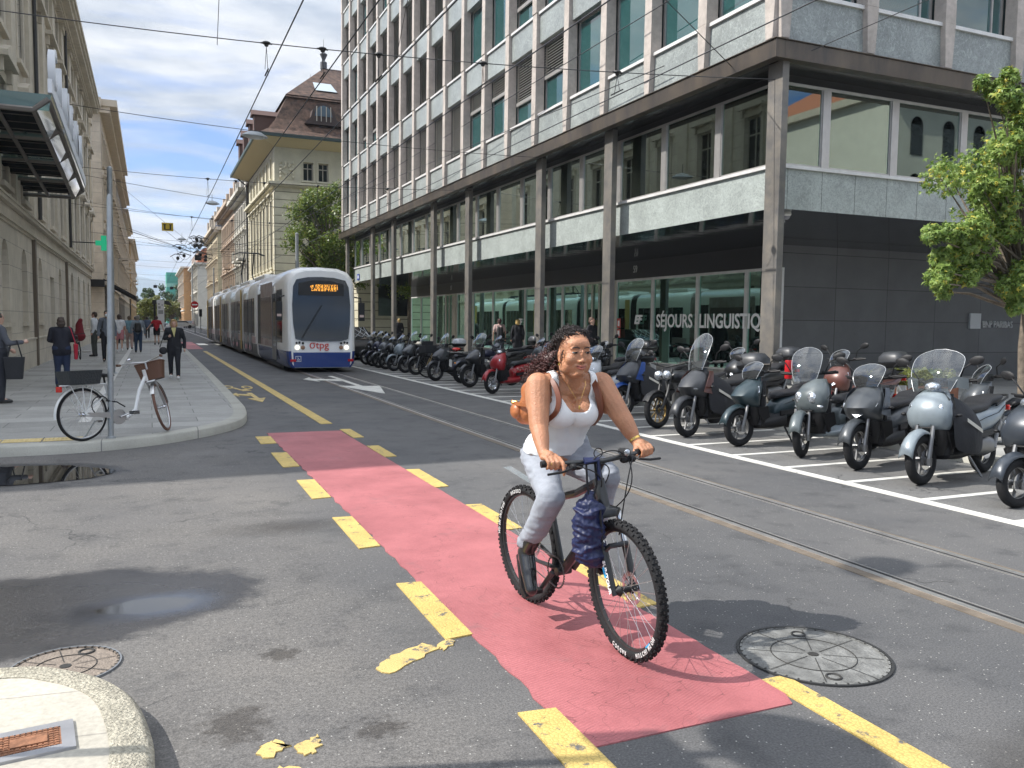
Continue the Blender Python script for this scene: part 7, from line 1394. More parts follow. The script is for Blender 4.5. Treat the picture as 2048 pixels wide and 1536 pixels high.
# head
HC = V3(2.088, 3.955, 1.540); face = V3(-.06, -.99, -.02).normalized(); hl = up.cross(face).normalized()*1.0; hu = face.cross(hl).normalized()*1
if hu.z < 0: hu = -hu
hl = hu.cross(face).normalized()
HM = Matrix(((face.x, hl.x, hu.x), (face.y, hl.y, hu.y), (face.z, hl.z, hu.z)))
HS = 1.10
def hp(x, y, z): return HC+HM @ Vector((x, y, z))*HS
def he(x, y, z, r, rot=None): return ('e', tuple(hp(x, y, z)), tuple(q*HS for q in r), HM @ rot if rot is not None else HM)
head = [he(-.012, 0, .03, (.090, .077, .085)), he(.012, 0, -.012, (.078, .069, .088)), he(.030, 0, -.055, (.054, .056, .048)), he(.062, 0, -.088, (.024, .024, .020)),
    he(.050, .040, -.026, (.032, .032, .030)), he(.050, -.040, -.026, (.032, .032, .030)), he(.02, .045, -.055, (.04, .028, .034)), he(.02, -.045, -.055, (.04, .028, .034)), he(.03, 0, -.10, (.045, .04, .018)), he(.050, 0, .045, (.036, .056, .036)),
    he(.086, 0, -.008, (.012, .0085, .032), Matrix.Rotation(.32, 3, 'Y')), he(.094, 0, -.030, (.0125, .012, .0105)), he(.088, .0115, -.034, (.010, .008, .008)), he(.088, -.0115, -.034, (.010, .008, .008)),
    he(.077, 0, -.055, (.013, .026, .008)), he(.075, .0, -.068, (.012, .022, .010)), he(.072, .026, -.056, (.010, .010, .009)), he(.072, -.026, -.056, (.010, .010, .009)),
    he(.066, .030, .026, (.014, .022, .009)), he(.066, -.030, .026, (.014, .022, .009)), he(.0, .045, -.07, (.05, .03, .03)), he(.0, -.045, -.07, (.05, .03, .03)),
    he(-.004, .078, -.012, (.016, .008, .030)), he(-.004, -.078, -.012, (.016, .008, .030)), he(.004, .08, -.036, (.009, .007, .010)), he(.004, -.08, -.036, (.009, .007, .010))]
neck0 = V3(2.105, 4.03, 1.36); chest = V3(2.105, 4.06, 1.24); waist = V3(2.125, 4.19, 1.05)
tors = lambda r: [((2.06, 4.22, .98), (2.19, 4.22, .98), .125+r, .125+r), ((2.09, 4.21, 1.0), (2.085, 4.16, 1.12), .115+r, .108+r), ((2.155, 4.21, 1.0), (2.15, 4.16, 1.12), .115+r, .108+r), ((2.07, 4.17, 1.1), (2.03, 4.085, 1.26), .105+r, .112+r), ((2.16, 4.17, 1.1), (2.18, 4.08, 1.26), .105+r, .112+r),
    ('e', (2.035, 4.005, 1.215), (.082+r, .075+r, .08+r)), ('e', (2.165, 3.995, 1.215), (.082+r, .075+r, .08+r)), ((1.98, 4.05, 1.34), (2.22, 4.03, 1.34), .062+r, .062+r), ((1.99, 4.12, 1.3), (2.2, 4.1, 1.3), .075+r, .075+r)]
body = head+[(tuple(neck0), tuple(hp(-.012, 0, -.06)), .058, .052), ((2.105, 4.05, 1.37), tuple(hp(-.03, 0, -.03)), .06, .055)]+tors(0)+[(tuple(sR), (2.05, 4.04, 1.40), .052, .045), (tuple(sL), (2.16, 4.03, 1.40), .052, .045), (tuple(sR), tuple(eR), .070, .052), (tuple(sL), tuple(eL), .070, .051), (tuple(sR+V3(-.0, 0, -.03)), tuple(sR+V3(-.01, -.02, -.1)), .073, .066), (tuple(sL+V3(0, 0, -.03)), tuple(sL+V3(.03, -.03, -.1)), .073, .066)]+hRp+hLp
body += [(tuple(hipR), tuple(kneeR), .085, .06), (tuple(kneeR), tuple(ankR), .055, .04), (tuple(hipL), tuple(kneeL), .085, .06), (tuple(kneeL), tuple(ankL), .055, .04)]
bo = blob('body', body, SKR, RD, .0048, 3, RX)
# tank top cut from the torso shape
def tcut(c):
    x, y, z = c.x+2.1, c.y+4.1, c.z; a = x-2.105; front = y < 4.075
    if z < .962: return True
    if front and z > 1.225+(abs(a)/.088)**4*.12 and abs(a) < .092: return True
    if not front and abs(a) < .085 and z > 1.33: return True
    if abs(a) > .135 and z > 1.27: return True
    if z > 1.52: return True
    return False
def fold(c): return noise.noise(Vector((c.x*6, c.y*6, c.z*40)))*.0035*(1 if c.z < 1.15 else .25)
blob('tank_top', tors(.002)+[(tuple(sR), (2.05, 4.04, 1.40), .054, .047), (tuple(sL), (2.16, 4.03, 1.40), .054, .047)], mat('white_jersey', (.74, .74, .74), .8, bump=.25, bs=300), RD, .007, 3, RX, cut=tcut, disp=fold, off=.003, solid=.004)
def jf(c):
    y, z = c.y+4.1, c.z; return -abs(noise.noise(Vector((c.x*8+c.z*5, c.y*8, c.z*30))))*.010*(1.2 if (z < .68 or z > .86) else .5)+noise.noise(Vector((c.x*22, c.y*22+c.z*30, c.z*14)))*.003+.002
blob('jeans', [(tuple(hipR), tuple(kneeR), .100, .072), (tuple(kneeR), tuple(kneeR*.45+ankR*.55), .076, .066), (tuple(kneeR*.45+ankR*.55), tuple(ankR+V3(.0, -.01, .06)), .066, .058), (tuple(hipL), tuple(kneeL), .112, .078), (tuple(kneeL), tuple(ankL+V3(0, 0, .05)), .076, .06), ((2.055, 4.25, .955), (2.205, 4.25, .955), .123, .123), ((2.065, 4.22, .99), (2.20, 4.21, .99), .122, .122), ((2.04, 4.31, .94), (2.21, 4.31, .94), .10, .10)],
     mat('pale_denim', (.29, .31, .35), .85, var=.14, vs=16, bump=.3, bs=260), RD, .009, 3, RX, disp=jf)
for a, tt, kn in ((ankR, toeR, kneeR), (ankL, toeL, kneeL)):
    d = (tt-a); hl_ = a+V3(0, .03, -.09); up_ = (kn-a).normalized()
    o = blob('boot', [(tuple(a+up_*.12), tuple(a), .053, .048), (tuple(a), tuple(a+d*.55), .05, .045), (tuple(a+d*.35+V3(0, .0, -.01)), tuple(tt), .046, .036), (tuple(a), tuple(hl_*.5+a*.5), .046, .043)], mat('boot_leather', (.012, .012, .013), .22, coat=.5), RD, .008, 4, RX)
    b = MB(); q = d.normalized(); n_ = q.cross(lft).normalized(); n_ = -n_ if n_.z > 0 else n_
    b.rings([[Vector(p)+RX.to_translation() for p in (c+lft*w2+n_*.0, c-lft*w2, c-lft*w2+n_*.025, c+lft*w2+n_*.025)] for c, w2 in ((a+q*-.01+n_*.042, .032), (a+q*.08+n_*.038, .036), (tt+n_*.032-q*.03, .042), (tt+n_*.026+q*.03, .026))]); obj('sole', b, M_blk, o)
# hair: scalp cap plus many curls
MH = mat('curly_hair', (.022, .013, .011), .42, var=.5, vs=60); MH2 = mat('curly_hair_tips', (.085, .032, .028), .5, var=.4, vs=50)
def RXp(p): return tuple(Vector(p)+RX.to_translation())
hc = blob('hair', [he(-.040, 0, .046, (.082, .084, .073)), he(-.052, 0, .005, (.062, .084, .075)), he(-.02, 0, .08, (.055, .06, .03))], MH, RD, .008, 2, RX)
random.seed(21); cu = MB(); cv = MB()
def curl(b, p, d, L_, R, r, turns):
    d = d.normalized(); a = d.orthogonal().normalized(); c = d.cross(a); n = int(turns*7); pts = []; ph = random.random()*6.28; sag = random.uniform(.2, .6)
    for i in range(n+1): t_ = i/n; q = ph+t_*turns*6.283; pts.append(p+d*L_*t_+(a*math.cos(q)+c*math.sin(q))*R*(.5+.5*min(1, t_*3))-up*sag*L_*t_*t_)
    b.tube([RXp(x) for x in pts], [r*(1-.5*i/n) for i in range(n+1)], 4, cap=False)
for i in range(900):
    th_ = random.uniform(0, 6.283); el = random.uniform(-.35, 1.5); x, y, z = math.cos(el)*math.cos(th_), math.cos(el)*math.sin(th_), math.sin(el)
    if x > .35 and z < .52: continue
    if x > .0 and z < .28: continue
    p = hp(-.020+x*.086, y*.083, .045+z*.074); nrm = HM @ Vector((x, y, z)); d = nrm*.5+HM @ Vector((-1.1, -.35, -.2))+Vector((random.gauss(0, .5), random.gauss(0, .5), random.gauss(0, .5))); curl(cu, p, d, random.uniform(.025, .055), random.uniform(.006, .011), .0028, random.uniform(1.5, 3))
pony0 = hp(-.10, -.015, -.0); pd = V3(-.62, .75, -.62).normalized()
for i in range(430):
    t_ = random.random()**.8; c = pony0+pd*t_*.15+V3(-.02, 0, -.05)*t_*t_; rad = .035+.05*math.sin(min(1, t_*1.3)*2.4); o = Vector((random.gauss(0, .5), random.gauss(0, .5), random.gauss(0, .5)))*rad
    curl(cv if t_ > .35 or random.random() < .3 else cu, c+o, pd+o*9, random.uniform(.03, .06), random.uniform(.007, .012), .0028, random.uniform(1.5, 3))
for i in range(5): s = -1; curl(cu, hp(.03+random.uniform(-.01, .01), s*.074, .0+random.uniform(-.01, .03)), HM @ Vector((.1, s*.3, -1)), .03, .005, .0018, 2)
obj('hair_curls', cu, MH, hc, True, 180); obj('ponytail', cv, MH2, hc, True, 180)
blob('ponytail_core', [(tuple(pony0), tuple(pony0+pd*.1), .04, .05), (tuple(pony0+pd*.1), tuple(pony0+pd*.15-up*.02), .045, .02)], MH2, hc, .01, 2, RX)
# face details
def fe(nm, x, y, z, r, m, rot=None, par=RD, n=12, k=8): e = MB(); e.ell(RXp(hp(x, y, z)), tuple(q*HS for q in r), HM @ rot if rot is not None else HM, n, k); return obj(nm, e, m, par, True)
M_eyew = mat('eye_white', (.55, .52, .5), .2); M_iris = mat('iris_dark', (.02, .01, .008), .1); M_brow = mat('brow_dark', (.028, .015, .012), .8); M_lip = mat('lip_rose', (.35, .12, .1), .4)
for s in (-1, 1):
    e = fe('eye', .0755, s*.031, .0080, (.010, .0155, .0052), M_eyew); fe('iris', .0835, s*.031+.002, .0082, (.0042, .0070, .0050), M_iris, None, e)
    fe('eyelid', .0770, s*.031, .0135, (.0105, .0175, .0034), SKR); fe('lash_line', .0822, s*.032, .0118, (.0066, .0180, .0030), M_brow); fe('lash_line', .079, s*.033, .0040, (.0075, .014, .0012), M_brow)
    b = MB(); b.tube([RXp(hp(.087, s*.012, .029)), RXp(hp(.0865, s*.026, .034)), RXp(hp(.078, s*.040, .032)), RXp(hp(.066, s*.05, .024))], [.0034, .004, .0034, .0016], 6, flat=1); obj('eyebrow', b, M_brow, RD, True)
    fe('nostril', .0945, s*.0065, -.0405, (.003, .0028, .002), M_brow)
b = MB(); b.tube([RXp(hp(.068, -.038, -.0500)), RXp(hp(.082, -.024, -.0565)), RXp(hp(.0885, -.010, -.0610)), RXp(hp(.0895, 0, -.0622)), RXp(hp(.0885, .010, -.0610)), RXp(hp(.082, .024, -.0565)), RXp(hp(.068, .038, -.0500))], [.0012, .002, .002, .002, .002, .002, .0012], 6); obj('mouth_line', b, mat('mouth_dark', (.12, .035, .03), .5), RD)
b = MB(); b.tube([RXp(hp(.075, -.030, -.0525)), RXp(hp(.0875, -.010, -.0570)), RXp(hp(.0875, .010, -.0570)), RXp(hp(.075, .030, -.0525))], [.0015, .0044, .0044, .0015], 8); b.tube([RXp(hp(.074, -.028, -.059)), RXp(hp(.0855, -.012, -.067)), RXp(hp(.0865, 0, -.069)), RXp(hp(.0855, .012, -.067)), RXp(hp(.074, .028, -.059))], [.0015, .0055, .006, .0055, .0015], 8); obj('lips', b, mat('lips_pink', (.42, .13, .09), .35), RD, True)
for s in (-1, 1): b = MB(); b.torus(RXp(hp(.004, s*.083, -.052)), .0075, .0018, 'x', 16, 6); obj('earring', b, mat('gold', (.75, .5, .15), .2, 1), RD, True)
fe('nose_stud', .092, -.0135, -.030, (.0022, .0022, .0022), mat('gold', (.75, .5, .15)), None, RD, 8, 6)
b = MB(); b.tube([RXp(p) for p in ((2.035, 4.0, 1.405), (2.05, 3.955, 1.37), (2.085, 3.925, 1.30), (2.102, 3.92, 1.262), (2.118, 3.925, 1.30), (2.16, 3.955, 1.37), (2.175, 4.0, 1.405))], .0008, 5); b.ell(RXp((2.102, 3.916, 1.25)), (.006, .004, .012)); obj('necklace', b, mat('gold', (.75, .5, .15)), RD)
for w_, e, nm in ((wL, eL, 'watch'),):
    d = (w_-e).normalized(); a = d.orthogonal().normalized(); c = d.cross(a); b = MB(); b.rings([[Vector(RXp(w_-d*(.022-h)+(a*math.cos(q)+c*math.sin(q))*r)) for q in [math.tau*j/24 for j in range(24)]] for h, r in ((-.009, .0305), (-.009, .034), (.009, .033), (.009, .0295))], cap=False); obj(nm, b, mat('gold', (.75, .5, .15)), RD, True, 30)
b = MB(); ax_ = (gL-gR).normalized(); o = gR+ax_*-.011+fwd*.031+up*.006; a = up; c = fwd; b.tube([RXp(o+(up*math.cos(q)*.9+ax_*math.sin(q))*.0118) for q in [math.tau*j/14 for j in range(15)]], .0024, 5); obj('ring', b, mat('gold', (.75, .5, .15)), RD, True)
# leather backpack
t = thing('leather_backpack', 'tan leather backpack on the back of the cycling woman', 'backpack', (0, 0, 0)); M_lea = mat('tan_leather', (.40, .135, .045), .38, var=.3, vs=9, bump=.3, bs=40, coat=.2)
blob('pouch', [((1.985, 4.27, 1.20), (2.02, 4.22, 1.38), .085, .07), ((2.12, 4.30, 1.20), (2.12, 4.24, 1.38), .09, .075), ((1.97, 4.30, 1.19), (2.14, 4.33, 1.19), .075, .08), ((2.0, 4.30, 1.30), (2.13, 4.33, 1.30), .07, .08)], M_lea, t, .009, 5, disp=lambda c: noise.noise(c*14)*.006)
b = MB(); b.rings([[Vector((1.925+dx, y, z)) for z in (1.235, 1.255)]+[Vector((1.915+dx, y, z)) for z in (1.255, 1.235)] for dx, y in ((-.005, 4.16), (-.03, 4.24), (-.03, 4.33), (.0, 4.40))]); b.ell((1.90, 4.30, 1.2), (.03, .05, .045)); obj('side_strap', b, M_lea, t, True)
b = MB(); b.tube([(1.90, 4.29, 1.25), (1.885, 4.31, 1.25)], .01); obj('buckle', b, mat('gold', (.75, .5, .15)), t)
M_str = mat('strap_brown', (.16, .05, .025), .4)
for pts in ([(1.99, 4.17, 1.36), (1.985, 4.08, 1.415), (1.99, 4.0, 1.385), (1.995, 3.945, 1.30), (1.985, 3.955, 1.22), (1.965, 4.06, 1.14)], [(2.2, 4.16, 1.36), (2.215, 4.07, 1.415), (2.215, 3.99, 1.385), (2.225, 3.94, 1.30), (2.245, 3.96, 1.22), (2.25, 4.06, 1.14)]):
    b = MB(); q = smooth_poly([Vector(p) for p in pts], 5); rr = []
    for i, p in enumerate(q):
        tg = (q[min(i+1, len(q)-1)]-q[max(i-1, 0)]).normalized(); nn = (p-V3(2.105, 4.09, p.z-.03)).normalized(); sd = tg.cross(nn).normalized(); nn = sd.cross(tg).normalized(); nn = nn if nn.dot(p-V3(2.105, 4.09, 1.25)) > 0 else -nn; rr.append([p+sd*.013+nn*.026, p-sd*.013+nn*.026, p-sd*.013-nn*.006, p+sd*.013-nn*.006])
    b.rings(rr); obj('shoulder_strap', b, M_str, t, True, 40)
# ---------------- trees and plants ----------------
def leafmat(name, c1, c2, c3=None, trans=.35):
    if name in MATS: return MATS[name]
    m, N, L, b = nodes(name); oi = N.new('ShaderNodeNewGeometry'); P = oi.outputs['Position']
    r = N.new('ShaderNodeValToRGB'); L.new(oi.outputs['Random Per Island'], r.inputs[0]); e = r.color_ramp.elements; e[0].color = (*c1, 1); e[1].color = (*c2, 1); e[1].position = .9
    if c3: k = e.new(.965); k.color = (*c3, 1)
    L.new(r.outputs[0], b.inputs['Base Color']); b.inputs['Roughness'].default_value = .42; b.inputs['Specular IOR Level'].default_value = .4
    t = N.new('ShaderNodeBsdfTranslucent'); L.new(r.outputs[0], t.inputs[0]); mx = N.new('ShaderNodeMixShader'); mx.inputs[0].default_value = trans
    out = [n for n in N if n.type == 'OUTPUT_MATERIAL'][0]; L.new(b.outputs[0], mx.inputs[1]); L.new(t.outputs[0], mx.inputs[2]); L.new(mx.outputs[0], out.inputs[0]); return m
M_bark = mat('bark', (.16, .13, .10), .9, var=.4, vs=9, bump=.9, bs=18)
def star(s, pts=5):
    out = []
    for i in range(pts*2):
        a = math.pi*(.5+i/pts); r = s*(1 if i % 2 == 0 else .38)
        if i == pts: r = s*.25
        out.append((r*math.cos(a), r*math.sin(a)))
    return out
def leaves(b, centers, n, size, spread, shape='star', droop=.3):
    for _ in range(n):
        c, r = random.choice(centers); d = Vector((random.gauss(0, 1), random.gauss(0, 1), random.gauss(0, 1))).normalized(); p = Vector(c)+d*r*random.uniform(.45, 1.0)*spread
        nrm = (d*.7+Vector((random.gauss(0, .5), random.gauss(0, .5), random.gauss(.4, .5)))).normalized(); a = nrm.orthogonal().normalized(); a = Matrix.Rotation(random.uniform(0, 6.28), 3, nrm) @ a; e = nrm.cross(a); s = size*random.uniform(.6, 1.25)
        if shape == 'star': q = star(s); b.add([p+a*x+e*y-nrm*(x*x+y*y)/s*.35 for x, y in q], [tuple(range(len(q)))])
        else: b.add([p-a*s*.5, p+e*s*.32, p+a*s*.5, p-e*s*.32], [(0, 1, 2, 3)])
def branches(b, base, tips, r0):
    base = Vector(base)
    for t, r in tips:
        t = Vector(t); m_ = (base+t)*.5+Vector((random.uniform(-.2, .2), random.uniform(-.2, .2), .25*(t-base).length*.3)); b.tube([base, m_, t], [r0, r0*.6, r0*.18], 6, cap=False)
def tree(name, label, pos, trunk_h, r0, clumps, n, size, ml, shape='quad', spread=1.0, group=None, seed=1, z0=.13):
    random.seed(seed); T = thing(name, label, 'tree', (0, 0, 0), 0, group); b = MB(); x, y = pos; top = Vector((x, y, trunk_h))
    b.tube([(x, y, z0-.1), (x+.03, y, z0+.4), (x-.02, y+.02, trunk_h*.6), top], [r0*1.25, r0, r0*.85, r0*.7], 10)
    branches(b, top-V3(0, 0, trunk_h*.15), clumps, r0*.45); obj('trunk', b, M_bark, T, True); c = MB(); leaves(c, clumps, n, size, spread, shape); obj('crown', c, ml, T, fix=False); return T
def clumpset(c, rx, ry, rz, n, r, seed, keep=lambda p: True):
    random.seed(seed); out = []
    while len(out) < n:
        d = Vector((random.uniform(-1, 1), random.uniform(-1, 1), random.uniform(-1, 1)))
        if d.length > 1 or d.length < .35: continue
        p = Vector((c[0]+d.x*rx, c[1]+d.y*ry, c[2]+d.z*rz))
        if keep(p): out.append((tuple(p), r*random.uniform(.65, 1.25)))
    return out
LF1 = leafmat('sweetgum_leaf', (.09, .17, .03), (.30, .40, .10), (.55, .48, .08)); LF2 = leafmat('plane_leaf', (.065, .115, .02), (.2, .26, .05), (.3, .28, .06)); LF3 = leafmat('far_leaf', (.03, .06, .022), (.07, .115, .035)); LF4 = leafmat('far_yellow_leaf', (.09, .12, .03), (.2, .21, .05))
# near tree at the right edge; limbs reach left
cl = clumpset((14.1, 9.7, 4.15), 1.7, 1.9, 1.45, 44, .38, 5, lambda p: p.z > 2.9 and p.z < 4.6+(p.x-12.6)*.55)
for p0, p1, k in (((13.2, 9.6, 3.4), (11.15, 9.2, 3.15), 8), ((12.4, 9.5, 3.3), (11.35, 9.4, 2.45), 5), ((12.6, 9.6, 3.0), (11.9, 9.4, 2.35), 4), ((13.4, 9.4, 4.6), (12.15, 9.0, 4.5), 6), ((12.6, 9.0, 4.9), (12.0, 9.2, 5.55), 4), ((13.3, 9.3, 2.6), (12.6, 9.1, 2.3), 4), ((13.0, 9.4, 3.9), (12.2, 9.3, 3.85), 4), ((13.7, 9.5, 2.5), (13.1, 9.3, 2.15), 4), ((14.3, 9.5, 2.7), (14.0, 9.2, 2.2), 4)):
    k = k+4
    for i in range(k): t_ = i/(k-1); q = Vector(p0)*(1-t_)+Vector(p1)*t_; cl.append((tuple(q+Vector((random.gauss(0, .07), random.gauss(0, .15), random.gauss(0, .07)))), .27-.14*t_))
tree('sweetgum_tree', 'leafy green tree with star-shaped leaves at the right edge by the dark tiled wall', (13.95, 9.7), 2.3, .085, cl, 23000, .066, LF1, 'star', 1.05, seed=8)
# clipped plane between office and bank
tree('plane_tree', 'dense rounded green tree between the office block and the cream corner building', (12.0, 58.6), 4.6, .22, clumpset((12.0, 58.6, 7.4), 3.3, 3.0, 3.7, 95, .75, 11), 26000, .19, LF2, seed=12)
tree('plane_tree', 'second dense tree mostly hidden behind the far end of the office arcade', (17.5, 59), 4.2, .22, clumpset((17.5, 59, 6.3), 3.0, 2.6, 3.0, 60, .75, 13), 12000, .2, LF2, seed=14)
random.seed(30)
for i, (lb, x, y, rx, rz, m_, sd) in enumerate((('tall dark conifer, tallest of the trees closing the street', 5.4, 262, 3.4, 5.6, LF3, 1), ('bluish round tree right of the tall conifer at the street end', 8.6, 270, 3.6, 4.4, LF3, 2), ('dark green tree at the left side of the street end', -1.8, 255, 3.0, 5.2, LF3, 3), ('low green tree in the middle of the street end', 1.6, 250, 3.2, 3.4, LF4, 4), ('yellow green bush tree in front of the trees at the street end', -1.0, 205, 2.0, 2.4, LF4, 5), ('pale green tree below the conifer at the street end', 5.2, 240, 3.6, 2.8, LF4, 6))):
    tree('far_tree', lb, (x, y), 2, .3, clumpset((x, y, 1.2+rz), rx, rx, rz, 34, 1.0, sd), 3200, .5, m_, group='trees closing the end of the street', seed=sd, z0=0)
b = MB(); random.seed(77); cc = [((random.uniform(-60, 90), random.uniform(420, 640), random.uniform(1, 7)), random.uniform(4, 7)) for _ in range(170)]; leaves(b, cc, 16000, 1.6, 1.0); o = obj('far_wood', b, LF3, fix=False); tag(o, 'mass of far woodland below the hills', 'wood'); o['kind'] = 'stuff'
# plants by the arcade
def planter(x, y, lb, sx=1.6):
    t = thing('planter', lb, 'planter', (x, y, .13)); b = MB(); b.bx(-sx, sx, -.3, .3, 0, .42); obj('box', b, mat('corten_rust', (.22, .09, .05), .8, var=.35, vs=6), t, bevel=.01); c = MB(); random.seed(3); leaves(c, [((random.uniform(-sx, sx), random.uniform(-.2, .2), .55), .22) for _ in range(26)], 1500, .06, 1.1); obj('foliage', c, LF4, t, fix=False)
planter(13.9, 11.9, 'rusty planter box with yellow green plants behind the scooters', .9)
t = thing('potted_plant', 'potted green plant inside the first lettered shop window', 'plant', (XS+.5, 22.9, .36)); b = MB(); b.lathe([(.1, 0), (.14, .25)], n=14); obj('pot', b, M_sill, t); c = MB(); random.seed(2); leaves(c, [((0, 0, .45), .22)], 130, .12, 1); obj('foliage', c, LF2, t, fix=False)
# ---------------- overhead lines, lamps, poles, signs ----------------
M_wire = mat('wire_dark', (.03, .03, .032), .5); M_ins = mat('insulator_black', (.015, .015, .016), .5); M_pole = mat('galvanised_pole', (.33, .35, .36), .45, .5, var=.15, vs=5)
def line(name, lb, pts, r=.011, grp=None, sag=0, cat='overhead wire'):
    q = []
    for a, c in zip(pts, pts[1:]):
        a, c = Vector(a), Vector(c)
        for i in range(13): t_ = i/12; q.append(a*(1-t_)+c*t_-V3(0, 0, sag*4*t_*(1-t_)))
    b = MB(); b.tube(q, r, 5); return tag(obj(name, b, M_wire), lb, cat, grp)
GC, GS = 'contact wires running along the street', 'span wires crossing the street'
for i, (x, z, lb) in enumerate(((1.98, 6.05, 'leftmost contact wire running along the street'), (2.92, 6.05, 'second contact wire from the left running along the street'), (3.88, 6.05, 'third contact wire from the left running along the street'), (5.72, 6.03, 'contact wire directly above the tram'), (8.2, 6.03, 'contact wire nearest the office block'))):
    line('contact_wire', lb, [(x, -6, z), (x+.03, 30, z), (x-.03, 60, z), (x, 100, z), (x-.3, 180, z)], .011, GC)
spans = [(17.0, 13.2, 6.95, 6.5, 'nearest span wire, reaching the corner column'), (14.6, 12.0, 8.6, 7.9, 'high span wire crossing above the nearest one'), (26, 23.6, 7.6, 6.8, 'span wire carrying the nearest hanging street lamp'), (33, 30, 7.0, 6.7, 'third low span wire up the street'), (36, 40.6, 7.3, 6.7, 'span wire crossing in front of the tram roof'), (44, 45, 7.0, 6.8, 'span wire just beyond the tram front'), (51, 51.5, 8.0, 7.2, 'span wire carrying the second hanging lamp'), (58, 61, 7.0, 7.0, 'span wire at the side street'), (66.5, 70, 7.2, 7.4, 'span wire tied to the beige building corner'), (74, 78, 8.2, 7.6, 'span wire by the brown roofed building'), (84, 88, 7.2, 7.4, 'span wire beyond the black awning'), (96, 99, 7.4, 7.4, 'span wire by the rose house'), (112, 114, 7.2, 7.4, 'far span wire before the crossroads'), (130, 135, 7.4, 7.4, 'farthest visible span wire')]
for y0, y1, z0, z1, lb in spans: line('span_wire', lb, [(-3.45, y0, z0), (11.3 if y1 < 53 else 9.4, y1, z1)], .009, GS, .22)
line('span_wire', 'diagonal wire from the left house wall towards the middle of the street', [(-3.0, 70, 12.6), (3.5, 62, 6.2)], .01); line('span_wire', 'stay wire tied to the dark fascia at the building corner', [(11.05, 14.2, 6.95), (4.2, 11.0, 8.6)], .009); line('span_wire', 'stay wire tied to the right face of the dark fascia', [(11.8, 12.8, 7.0), (16.5, 5, 9.4)], .009)
for y in (19, 22.5): line('feeder_cable', f'thin feeder cable sloping past the office windows, {"nearer" if y < 20 else "farther"} one', [(10.9, y-6, 7.6+(22.5-y)*.4), (9.6, 45, 8.2), (6, 90, 7.6)], .012, 'feeder cables along the office block')
def hanger(x, ys, zs, zc, lb):
    t = thing('insulator', lb, 'insulator', (x, ys, zs), 0, 'black insulators where span wires cross contact wires'); b = MB(); b.lathe([(.02, .04), (.07, .02), (.08, .0), (.04, -.02), (.03, -.05)], n=10); obj('cap', b, M_ins, t, True); b = MB(); b.tube([(0, 0, -.05), (.05, .18, zc-zs)], .006, 4); b.tube([(0, 0, -.05), (-.05, -.18, zc-zs)], .006, 4); b.tube([(-.1, 0, 0), (.1, 0, 0)], .014, 6); b.tube([(0, .22, zc-zs), (0, -.22, zc-zs)], .013, 6); obj('clamp', b, M_ins, t)
names = ['leftmost', 'second', 'third', 'tram', 'office-side']; sn = ['nearest', 'second', 'third', 'fourth', 'fifth']
for si, (y0, y1, z0, z1, lb) in enumerate([spans[0], spans[3], spans[5], spans[7], spans[8]]):
    for ci, x in enumerate((1.98, 2.92, 3.88, 5.72, 8.2)):
        f = (x+3.45)/(14.75 if y1 < 53 else 12.85); zs = z0*(1-f)+z1*f-.22*4*f*(1-f); hanger(x, y0*(1-f)+y1*f, zs, 6.08, f'black insulator where the {sn[si]} hung span meets the {names[ci]} contact wire')
for k, (x, y) in enumerate(((1.2, 16.2), (4.3, 15.4))): line('drop_wire', f'thin vertical wire between the two nearest spans, {"left" if k == 0 else "right"} one', [(x, y-1.5, 8.3), (x, y, 6.62)], .006)
def hlamp(x, y, z, lb, s=1.0):
    t = thing('street_lamp', lb, 'street lamp', (x, y, z), .3, 'street lamps hung from span wires'); b = MB(); b.rings([sell(0, 0, .14, 'z', .06*s, .05*s), sell(0, 0, .10, 'z', .2*s, .13*s), sell(0, 0, .0, 'z', .36*s, .22*s), sell(0, 0, -.04, 'z', .38*s, .24*s)]); obj('shade', b, mat('lamp_shade_grey', (.28, .30, .31), .4, .4), t, True); b = MB(); b.ell((0, 0, -.04), (.3*s, .18*s, .07*s)); obj('diffuser', b, mat('lamp_diffuser', (.5, .5, .48), .3), t, True); b = MB(); b.tube([(0, 0, .1), (0, 0, .5)], .012); obj('hanger', b, M_ins, t)
hlamp(3.3, 29.2, 7.8, 'grey street lamp hanging before the brown roof, nearest of the hanging lamps', 1.15); hlamp(3.4, 51.2, 8.35, 'second hanging street lamp up the street', 1.1); hlamp(2.6, 76, 8.4, 'third small hanging street lamp far up the street'); hlamp(-2.55, 6.45, 7.75, 'street lamp overhead left, seen only by its round shadow between the rails', .85)
# tangle of junction fittings above the far crossroads
t = thing('wire_junction', 'dark knot of overhead switch fittings above the far crossroads', 'wire junction', (0, 0, 0)); b = MB(); random.seed(6)
for i in range(14):
    x, y, z = random.uniform(1.4, 4.2), random.uniform(62, 70), random.uniform(6.0, 7.6); b.tube([(x-.5, y, z), (x-.2, y+random.uniform(-1, 1), z+.15), (x+.5, y, z+random.uniform(-.1, .2))], .03, 5); b.ell((x, y, z-.1), (.12, .3, .14), n=8, k=6); b.tube(arcp((x-.4, y, z), (x+.5, y+.5, z), (x, y, z-.8), 8), .012, 4)
for i in range(6): b.tube([(random.uniform(-3, 1), 62, random.uniform(6.4, 8)), (3, 66, 6.6), (9, random.uniform(68, 84), random.uniform(7, 9))], .012, 4)
obj('fittings', b, M_ins, t)
